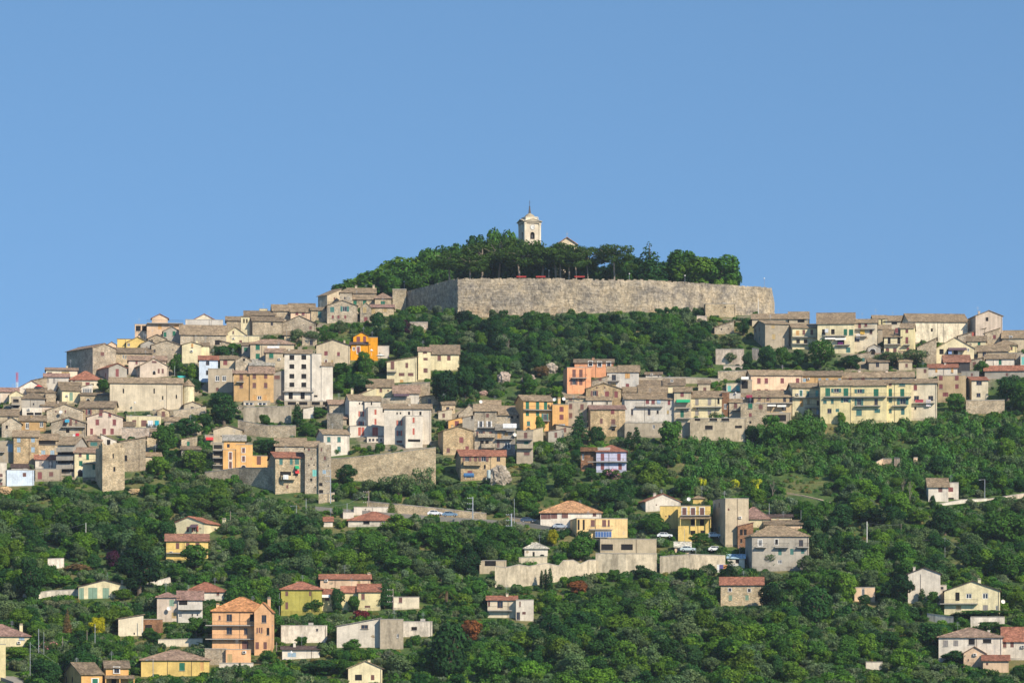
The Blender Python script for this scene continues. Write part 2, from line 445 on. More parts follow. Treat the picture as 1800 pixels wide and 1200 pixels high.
def wall_face(b, p0, ux, uy, width, z0, z1, holes, mat, depth=0.2):
    """vertical face from p0 along (ux,uy); outward normal = (uy,-ux); holes (u0,u1,z0,z1) get reveals"""
    us = sorted({0.0, width, *[h[0] for h in holes], *[h[1] for h in holes]})
    zs = sorted({z0, z1, *[h[2] for h in holes], *[h[3] for h in holes]})
    us = [u for u in us if 0 <= u <= width]; zs = [z for z in zs if z0 <= z <= z1]
    P = lambda u, z, d=0.0: (p0[0] + ux * u - uy * d, p0[1] + uy * u + ux * d, z)
    for zi in range(len(zs) - 1):
        run = None
        for ui in range(len(us) - 1):
            uc, zc = (us[ui] + us[ui + 1]) / 2, (zs[zi] + zs[zi + 1]) / 2
            inside = any(h[0] < uc < h[1] and h[2] < zc < h[3] for h in holes)
            if not inside:
                if run is None: run = us[ui]
            if (inside or ui == len(us) - 2) and run is not None:
                e = us[ui] if inside else us[ui + 1]
                b.face([P(run, zs[zi]), P(e, zs[zi]), P(e, zs[zi + 1]), P(run, zs[zi + 1])], mat); run = None
    for (a, c, d0, d1) in holes:
        b.face([P(a, d0), P(a, d1), P(a, d1, depth), P(a, d0, depth)], mat)
        b.face([P(c, d1), P(c, d0), P(c, d0, depth), P(c, d1, depth)], mat)
        b.face([P(a, d1), P(c, d1), P(c, d1, depth), P(a, d1, depth)], mat)
        b.face([P(c, d0), P(a, d0), P(a, d0, depth), P(c, d0, depth)], mat)
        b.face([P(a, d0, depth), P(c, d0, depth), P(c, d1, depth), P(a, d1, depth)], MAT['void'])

def cat_of(name):
    return {'house': 'house', 'church': 'church', 'shed': 'shed', 'apartment_block': 'apartment block', 'ruined_tower': 'tower',
            'bell_gable': 'bell gable', 'villa': 'villa', 'farmhouse': 'farmhouse', 'school': 'school', 'garage': 'garage',
            'workshop': 'workshop', 'hut': 'hut', 'turret': 'turret', 'pavilion': 'pavilion'}.get(name, name.replace('_', ' '))

NH = [0]; HL = []
def parse_windows(s):
    out = []
    for tok in s.split():
        if '@' not in tok: continue
        a, xs, ys = tok.split('@')
        i = max(j for j, ch in enumerate(a) if not (ch.isdigit() or ch in 'x.')) + 1
        code, wh = a[:i], a[i:]
        w, h = [float(q) for q in wh.split('x')]
        for x in xs.split(','):
            for y in ys.split(','):
                out.append((code, float(x), float(y), w, h))
    return out

def house(line):
    F = [q.strip() for q in line.split('|')]
    g = F[0].split(); name, label = F[1] or 'house', F[2]
    wins = F[3] if len(F) > 3 else 'auto'; extras = F[4] if len(F) > 4 else ''
    x0, x1, ye, yb = map(float, g[:4]); rt, yr, side = g[4], float(g[5]), float(g[6]); wc, rc = g[7], g[8]
    rng = random.Random(int(x0 * 7 + ye * 13)); NH[0] += 1
    D = D_of(yb); xa, xb = (x0 - CX) / PX, (x1 - CX) / PX
    ze = (YH - ye) * D / PX
    Wm = (x1 - x0) * D / PX
    dp = 9.0 if Wm > 6 else max(5.0, Wm)
    if len(g) > 9: dp = float(g[9])
    elif rt in 'gh':
        vis = (ye - yr) * D / PX
        dp = min(max(2 * vis / (0.42 - (YH - ye) / PX), 7.0), 15.0)
    # yaw: the side wall shows `side` pixels; 0 means the house faces the camera
    if side <= 0:
        xs = (x0 + side - CX) / PX
        ps = math.asin(max(-0.8, min(0.8, (xa - xs) * D / (dp * math.hypot(1, xs))))) - math.atan(xs)
        O = Vector((xa * D, D)); Wd = (xb - xa) * D / (math.cos(ps) - xb * math.sin(ps))
    else:
        xs = (x1 + side - CX) / PX
        ph = math.asin(max(-0.8, min(0.8, (xs - xb) * D / (dp * math.hypot(1, xs))))) + math.atan(xs)
        Wd = (xb - xa) * D / (math.cos(ph) + xa * math.sin(ph)); ps = -ph
        O = Vector((xb * D - Wd * math.cos(ph), D + Wd * math.sin(ph)))
    cp, sp = math.cos(ps), math.sin(ps)
    zb = (YH - yb) * D / PX
    root = empty(name, (O.x, O.y, zb), ps)
    tag(root, label, cat_of(name))
    def U(px, Yd=None):
        xn = (px - CX) / PX
        return (xn * O.y - O.x) / (cp - xn * sp)
    def Z(py, u): return (YH - py) / PX * (O.y + u * sp) - zb
    ze = Z(ye, U((x0 + x1) / 2)); H = ze
    low = -5.0
    HL.append((x0, x1, yr, yb, label)); KEEP.append((x0 + min(side, 0), x1 + max(side, 0), yr, yb, D - 1, D + dp + 1))
    # openings
    W = []
    if wins == 'auto':
        nst = max(1, int(round(H / 3.0))); sh = H / nst
        nc = max(1, int(Wd / 3.4)); kind = rng.choice('bbbmmtgdd')
        for r in range(nst):
            for c in range(nc):
                if rng.random() < 0.28: continue
                ww = rng.choice([0.8, 0.95, 1.05]); hh = min(rng.choice([1.2, 1.45, 1.6]), sh - 0.7)
                if hh < 0.5: continue
                u = (c + 0.5 + rng.uniform(-0.14, 0.14)) * Wd / nc - ww / 2; z = r * sh + sh * 0.32
                if u > 0.25 and u + ww < Wd - 0.25: W.append((kind if rng.random() < 0.75 else 'd', u, z, ww, hh))
    else:
        for (code, px, py, pw, ph_) in parse_windows(wins):
            u = U(px); k = (O.y + u * sp) / PX
            ww, hh = pw * k * 1.22, ph_ * k * 1.14; z = Z(py, u) - hh / 2; u -= ww / 2
            u = min(max(u, 0.12), max(Wd - ww - 0.12, 0.13))
            if ww < Wd - 0.24: W.append((code, u, z, ww, hh))
    if wins == '-' and Wd > 4:
        for _ in range(rng.randint(1, 3)):
            ww, hh = rng.choice([(.5, .6), (.7, .95), (.8, 1.1), (.35, .35)]); u = rng.uniform(.5, Wd - ww - .5); z = rng.uniform(.35, .8) * H
            if 0.2 < z < H - hh - .3: W.append((rng.choice(['d', 'b', 'v', 'b']), u, z, ww, hh))
    apex = rt == 'f'; mat = {'s': 'stone', 'S': 'stone', 'k': 'stone', 'n': 'stone'}.get(wc, 'plaster')
    if len(g) > 10: mat = {'S': 'stone', 'P': 'plaster', 'X': 'stained'}[g[10]]
    m = MAT[mat]
    jit = rng.uniform(0.9, 1.08)
    col = tuple(min(0.85, c * jit) for c in COLS[wc]); rcol = ROOFS[rc]; j2 = rng.uniform(0.88, 1.15); rcol = tuple(c * j2 for c in rcol)
    cut = [w for w in W if w[2] > low + 0.3 and w[2] + w[4] < H - 0.05]; cut2 = []
    for w in list(cut):
        if all(w[1] >= q[1] + q[3] or w[1] + w[3] <= q[1] or w[2] >= q[2] + q[4] or w[2] + w[4] <= q[2] for q in cut2): cut2.append(w)
        else: W.remove(w)
    b = MB()
    HF = H if rt != 't' else H
    wall_face(b, (0, 0), 1, 0, Wd, low, HF, [(w[1], w[1] + w[3], w[2], w[2] + w[4]) for w in cut2 if w[0] != 'a'], m)
    for w in W:
        deep = w in cut2
        add_window(root, w[0], w[1], w[2], w[3], w[4], 0.0 if deep else -0.14)
    # side walls
    for sd in (-1, 1):
        hs = []; show = (side < 0 and sd < 0) or (side > 0 and sd > 0)
        if show and abs(side) >= 8 and 'N' not in extras.split():
            nst = max(1, int(round(H / 3.1))); nc = max(1, int(dp / 4.0))
            for r in range(nst):
                for c in range(nc):
                    if rng.random() < 0.35: continue
                    u = (c + 0.5) * dp / nc - 0.45; z = r * H / nst + H / nst * 0.35
                    if z + 1.3 < H - 0.2: hs.append((u, u + 0.9, z, z + 1.3))
        if sd < 0: wall_face(b, (0, dp), 0, -1, dp, low, H, hs, m)
        else: wall_face(b, (Wd, 0), 0, 1, dp, low, H, hs, m)
        for h_ in hs:
            kd = rng.choice(['d', 'b', 't'])
            if sd < 0: add_window(root, kd, h_[0], h_[2], 0.9, 1.3, dp, -math.pi / 2, 0.0)
            else: add_window(root, kd, h_[0], h_[2], 0.9, 1.3, 0.0, math.pi / 2, Wd)
    wall_face(b, (Wd, dp), -1, 0, Wd, low, H, [], m)
    ov = 0.45 if Wd > 5 else 0.3; th = 0.16
    rb = MB(); rm = MAT['roof']
    if rt in 'g':
        zr = (YH - yr) / PX * (D + dp / 2) - zb; s = max((zr - H) / (dp / 2), 0.12); zr = H + s * dp / 2
        b.face([(0, dp, H), (0, 0, H), (0, dp / 2, zr)], m); b.face([(Wd, 0, H), (Wd, dp, H), (Wd, dp / 2, zr)], m)
        rb.slab([(-ov, -ov, H - s * ov + th), (Wd + ov, -ov, H - s * ov + th), (Wd + ov, dp / 2, zr + th), (-ov, dp / 2, zr + th)], th, rm)
        rb.slab([(-ov, dp / 2, zr + th + .004), (Wd + ov, dp / 2, zr + th + .004), (Wd + ov, dp + ov, H - s * ov + th), (-ov, dp + ov, H - s * ov + th)], th, rm)
        rb.tube((-ov, dp / 2, zr + th), (Wd + ov, dp / 2, zr + th), 0.11, mat=rm)
    elif rt == 'f':
        zr = Z(yr, Wd / 2); s = max((zr - H) / (Wd / 2), 0.1); zr = H + s * Wd / 2
        b.face([(0, 0, H), (Wd, 0, H), (Wd / 2, 0, zr)], m); b.face([(Wd, dp, H), (0, dp, H), (Wd / 2, dp, zr)], m)
        rb.slab([(-ov, -ov * .7, H - s * ov + th), (Wd / 2, -ov * .7, zr + th), (Wd / 2, dp + ov, zr + th), (-ov, dp + ov, H - s * ov + th)], th, rm)
        rb.slab([(Wd / 2, -ov * .7, zr + th + .004), (Wd + ov, -ov * .7, H - s * ov + th), (Wd + ov, dp + ov, H - s * ov + th), (Wd / 2, dp + ov, zr + th + .004)], th, rm)
        rb.tube((Wd / 2, -ov * .7, zr + th), (Wd / 2, dp + ov, zr + th), 0.11, mat=rm)
    elif rt == 'h':
        hp = min(dp / 2, Wd * 0.46); zr = (YH - yr) / PX * (D + dp / 2) - zb; s = max((zr - H) / (dp / 2), 0.14); zr = H + s * dp / 2
        e = H - s * ov + th; a0 = (-ov, -ov, e); a1 = (Wd + ov, -ov, e); a2 = (Wd + ov, dp + ov, e); a3 = (-ov, dp + ov, e)
        r0 = (hp, dp / 2, zr + th); r1 = (Wd - hp, dp / 2, zr + th)
        rb.slab([a0, a1, r1, r0], th, rm); rb.slab([a1, a2, r1], th, rm); rb.slab([a2, a3, r0, r1], th, rm); rb.slab([a3, a0, r0], th, rm)
        for p, q in ((a0, r0), (a1, r1), (r0, r1)): rb.tube(p, q, 0.1, mat=rm)
    elif rt in 'lj':
        zr = Z(yr, Wd if rt == 'l' else 0); zl, zh = (H, zr) if rt == 'l' else (zr, H)
        b.face([(0, 0, H), (Wd, 0, H), (Wd, 0, zh) if rt == 'l' else (0, 0, zl)], m)
        b.face([(Wd, dp, H), (0, dp, H), (Wd, dp, zh) if rt == 'l' else (0, dp, zl)], m)
        if rt == 'l': b.face([(Wd, 0, H), (Wd, dp, H), (Wd, dp, zh), (Wd, 0, zh)], m)
        else: b.face([(0, dp, H), (0, 0, H), (0, 0, zl), (0, dp, zl)], m)
        s = (zh - zl) / Wd
        rb.slab([(-ov, -ov * .7, zl - s * ov + th), (Wd + ov, -ov * .7, zh + s * ov + th), (Wd + ov, dp + ov, zh + s * ov + th), (-ov, dp + ov, zl - s * ov + th)], th, rm)
    elif rt == 't' and name == 'ruined_tower':
        q = 0.0
        while q < Wd - .3:
            w_ = min(rng.uniform(.5, 1.3), Wd - q); rb.box(q, q + w_ - .02, .0, .55, H, H + rng.choice([0.05, .3, .6, .9, 1.3]), m); q += w_
        q = .6
        while q < dp - .3:
            w_ = min(rng.uniform(.5, 1.3), dp - q)
            for xx in (0, Wd - .55): rb.box(xx, xx + .55, q, q + w_ - .02, H, H + rng.choice([0.05, .4, .9, 1.3]), m)
            q += w_
        b.face([(0, 0, H - 0.5), (Wd, 0, H - 0.5), (Wd, dp, H - 0.5), (0, dp, H - 0.5)], m); rcol = col
    elif rt == 't':
        b.face([(0, 0, H - 0.5), (Wd, 0, H - 0.5), (Wd, dp, H - 0.5), (0, dp, H - 0.5)], MAT['concrete'])
        cm = MAT['concrete'] if len(extras) == 0 or 'K' not in extras.split() else MAT['roof']
        for (a0, a1, c0, c1) in ((-.08, Wd + .08, -.08, .22), (-.08, Wd + .08, dp - .22, dp + .08), (-.08, .22, .22, dp - .22), (Wd - .22, Wd + .08, .22, dp - .22)):
            rb.box(a0, a1, c0, c1, H, H + 0.14, cm)
        if Wd > 7 and rng.random() < 0.5:
            rb.box(Wd * .6, Wd * .6 + 1.2, dp * .5, dp * .5 + 1.2, H - 0.49, H + 0.8, MAT['concrete'])
    b.obj('walls', root, col)
    rb.obj('roof' if rt != 't' else ('broken_top' if name == 'ruined_tower' else 'parapet'), root, rcol)
    for q in range(0 if Wd < 6.5 else (1 if Wd < 12 else 2)):
        u = Wd - .35 if q == 0 and rng.random() < .5 else Wd * rng.uniform(.25, .8)
        if not any(w[1] - .15 < u < w[1] + w[3] + .15 for w in W):
            p_ = MB(); p_.tube((u, -.09, low + 1), (u, -.09, H - .1), .045, n=5, mat=MAT['bark']); p_.obj('downpipe', root)
    if mat == 'plaster' and Wd > 5:
        if rng.random() < .5:                                  # rendered plinth
            p_ = MB(); p_.box(-.03, Wd + .03, -.05, -.004, low, rng.uniform(.5, 1.1), MAT['stained']); p_.obj('plinth', root, tuple(c * .8 for c in col))
        for _ in range(1 if rng.random() < .3 else 0):                     # fallen plaster showing the stone
            u = rng.uniform(.6, Wd - .6); z = rng.uniform(.3, max(.5, H * .8)); rr_ = rng.uniform(.3, .6)
            pts = [(u + rr_ * rng.uniform(.3, 1.6) * math.cos(t * .785), -.012, z + rr_ * rng.uniform(.4, 1.1) * math.sin(t * .785)) for t in range(8)]
            if all(.1 < p[0] < Wd - .1 and p[2] < H - .1 for p in pts) and not any(w[1] - rr_ < u < w[1] + w[3] + rr_ and w[2] - rr_ < z < w[2] + w[4] + rr_ for w in W):
                p_ = MB(); p_.face(pts, MAT['stone']); p_.obj('bare_patch', root, COLS['s'])
        if rng.random() < .3:
            u = rng.uniform(.5, Wd - 1.4); z = H * rng.uniform(.4, .8)
            if not any(w[1] - 1.1 < u < w[1] + w[3] + .2 and w[2] - .8 < z < w[2] + w[4] for w in W):
                p_ = MB(); p_.box(u, u + .85, -.4, -.004, z, z + .6, MAT['white']); p_.box(u + .12, u + .6, -.42, -.402, z + .1, z + .5, MAT['iron']); p_.obj('air_conditioner', root)
    # extras
    toks = extras.split(); i = 0; nchim = 0
    while i < len(toks):
        t = toks[i]
        if t in 'BS' and len(t) == 1:
            bx0, bx1, by = map(float, toks[i + 1:i + 4]); i += 4
            u0, u1 = U(bx0), U(bx1); z = Z(by, (u0 + u1) / 2); dpt = 1.15
            s_ = MB(); s_.box(u0, u1, -dpt, 0.0 - 0.003, z - 0.2, z, MAT['concrete'] if t == 'B' else m)
            for q in range(max(2, int((u1 - u0) / 2.5))):
                uu = u0 + (q + 0.5) * (u1 - u0) / max(2, int((u1 - u0) / 2.5)); s_.box(uu - .08, uu + .08, -dpt * .8, -0.004, z - 0.38, z - 0.2, MAT['concrete'])
            bo = s_.obj('balcony', root, tuple(c * 0.95 for c in col))
            r_ = MB()
            if t == 'S':
                for (q0, q1, y0, y1) in ((u0, u1, -dpt, -dpt + .1), (u0, u0 + .1, -dpt + .1, -.004), (u1 - .1, u1, -dpt + .1, -.004)):
                    r_.box(q0, q1, y0, y1, z, z + 1.0, m)
                r_.obj('balcony_wall', bo, tuple(c * 0.95 for c in col))
            else:
                r_.box(u0, u1, -dpt, -dpt + .05, z + 0.95, z + 1.0, MAT['iron'])
                r_.box(u0, u1, -dpt + .01, -dpt + .04, z + 0.08, z + 0.11, MAT['iron'])
                n = int((u1 - u0) / 0.22)
                for q in range(n + 1):
                    uu = u0 + (u1 - u0 - .03) * q / max(n, 1); r_.box(uu, uu + .025, -dpt + .012, -dpt + .038, z, z + 0.95, MAT['iron'])
                for uu in (u0, u1 - .04): r_.box(uu, uu + .04, -dpt + .05, -.01, z + .94, z + .98, MAT['iron'])
                r_.obj('railing', bo)
        elif t == 'C':
            cx_, cy_ = float(toks[i + 1]), float(toks[i + 2]); i += 3; nchim += 1
            u = U(cx_); yy = dp * (0.5 if rt in 'ghf' else 0.35)
            z = (YH - cy_) / PX * (D + yy) - zb
            c_ = MB(); w_ = 0.38; c_.box(u - w_, u + w_, yy - w_, yy + w_, H - 0.4, z - .25, MAT['plaster'])
            c_.box(u - w_ - .1, u + w_ + .1, yy - w_ - .1, yy + w_ + .1, z - .25, z - .15, MAT['concrete'])
            c_.box(u - w_ + .1, u + w_ - .1, yy - w_ + .1, yy + w_ - .1, z - .15, z, MAT['void']); c_.box(u - w_, u + w_, yy - w_, yy + w_, z, z + .1, MAT['roof'])
            c_.obj('chimney', root, tuple(min(.8, c * 1.05) for c in col))
        elif t == 'A':
            ax0, ax1, ay = map(float, toks[i + 1:i + 4]); ac = toks[i + 4]; i += 5
            u0, u1 = U(ax0), U(ax1); z = Z(ay, u0)
            a_ = MB(); a_.slab([(u0, -1.4, z - .75), (u1, -1.4, z - .75), (u1, -.003, z), (u0, -.003, z)], .04, MAT['cloth'])
            a_.box(u0, u1, -1.42, -1.4, z - 1.0, z - .76, MAT['cloth'])
            a_.obj('awning', root, dict(w=(.75, .73, .68), g=(.02, .35, .16), m=(.28, .04, .07), r=(.6, .06, .06), n=(.12, .08, .1), u=(.05, .3, .45), t=(.1, .5, .42))[ac])
        elif t == 'F':                                         # lean-to tiled porch roof with posts
            ax0, ax1, ay = map(float, toks[i + 1:i + 4]); i += 4
            u0, u1 = U(ax0), U(ax1); z = Z(ay, u0)
            a_ = MB(); a_.slab([(u0, -1.9, z - .65), (u1, -1.9, z - .65), (u1, -.003, z), (u0, -.003, z)], .15, MAT['roof'])
            po = a_.obj('porch_roof', root, rcol)
            for q in range(3):
                uu = u0 + .15 + (u1 - u0 - .3) * q / 2; c_ = MB(); c_.box(uu - .1, uu + .1, -1.8, -1.6, z - 3.2, z - .82, MAT['plaster']); c_.obj('post', po, col)
        elif t in ('K', 'N'): i += 1
        else: i += 1
    if nchim == 0 and rt in 'ghf' and Wd > 6 and rng.random() < 0.55:
        u = Wd * rng.uniform(.15, .85); yy = dp * rng.uniform(.3, .7); h0 = H + (0.9 if rt != 'f' else 1.2)
        c_ = MB(); c_.box(u - .3, u + .3, yy - .3, yy + .3, H, h0 + 0.7, MAT['plaster']); c_.box(u - .4, u + .4, yy - .4, yy + .4, h0 + .7, h0 + .82, MAT['roof'])
        c_.obj('chimney', root, tuple(c * .95 for c in col))
    if rt in 'gfht' and rng.random() < 0.45:                   # television aerial fixed to the roof
        u = Wd * rng.uniform(.2, .8); yy = dp * .5; z = H + (1.4 if rt != 't' else 0)
        c_ = MB(); c_.tube((u, yy, z - 1.2), (u, yy, z + 2.4), .03, n=4, mat=MAT['metal'])
        for q in range(3): c_.tube((u - .55 + q * .1, yy, z + 1.6 + q * .3), (u + .55 - q * .1, yy, z + 1.6 + q * .3), .025, n=4, mat=MAT['metal'])
        c_.obj('aerial', root)
    return root

def wall_strip(pts, label, col='s', thick=0.8, matk='stone', name='retaining_wall', cat='wall', cap=True, down=4.0, kind='thing'):
    """pts: (x, ytop, ybottom) in photo pixels; stands at the depth of its foot"""
    b = MB(); c = MB(); m = MAT[matk]
    P = []
    for (x, yt, yb) in pts:
        d = D_of(yb); X = (x - CX) * d / PX; P.append((X, d, (YH - yt) * d / PX, (YH - yb) * d / PX - down))
    org = Vector((P[0][0], P[0][1], P[0][3] + down))
    n = len(P)
    for i in range(n - 1):
        a, e = P[i], P[i + 1]
        KEEP.append((pts[i][0], pts[i + 1][0], min(pts[i][1], pts[i + 1][1]), min(pts[i][2], pts[i + 1][2]) - min(7, .3 * (pts[i][2] - pts[i][1])), min(a[1], e[1]) - .5, max(a[1], e[1]) + thick + .5))
        q = lambda p, t, z: (p[0] - org.x, p[1] + t - org.y, z - org.z)
        b.face([q(a, 0, a[3]), q(e, 0, e[3]), q(e, 0, e[2]), q(a, 0, a[2])], m)
        b.face([q(e, thick, e[3]), q(a, thick, a[3]), q(a, thick, a[2]), q(e, thick, e[2])], m)
        b.face([q(a, 0, a[2]), q(e, 0, e[2]), q(e, thick, e[2]), q(a, thick, a[2])], m)
        if cap: c.slab([q(a, -.08, a[2] + .16), q(e, -.08, e[2] + .16), q(e, thick + .08, e[2] + .16), q(a, thick + .08, a[2] + .16)], .155, MAT['concrete'])
    for (p, s) in ((P[0], 1), (P[-1], -1)):
        f = [(p[0] - org.x, p[1] + t - org.y, z - org.z) for (t, z) in ((thick, p[3]), (0, p[3]), (0, p[2]), (thick, p[2]))]
        b.face(f if s > 0 else f[::-1], m)
    if cap:
        r = empty(name, org)
        b.obj('wall_body', r, COLS[col]); c.obj('coping', r)
    else:
        r = b.obj(name, None, COLS[col]); r.location = org
    tag(r, label, cat, kind=kind)
    return r
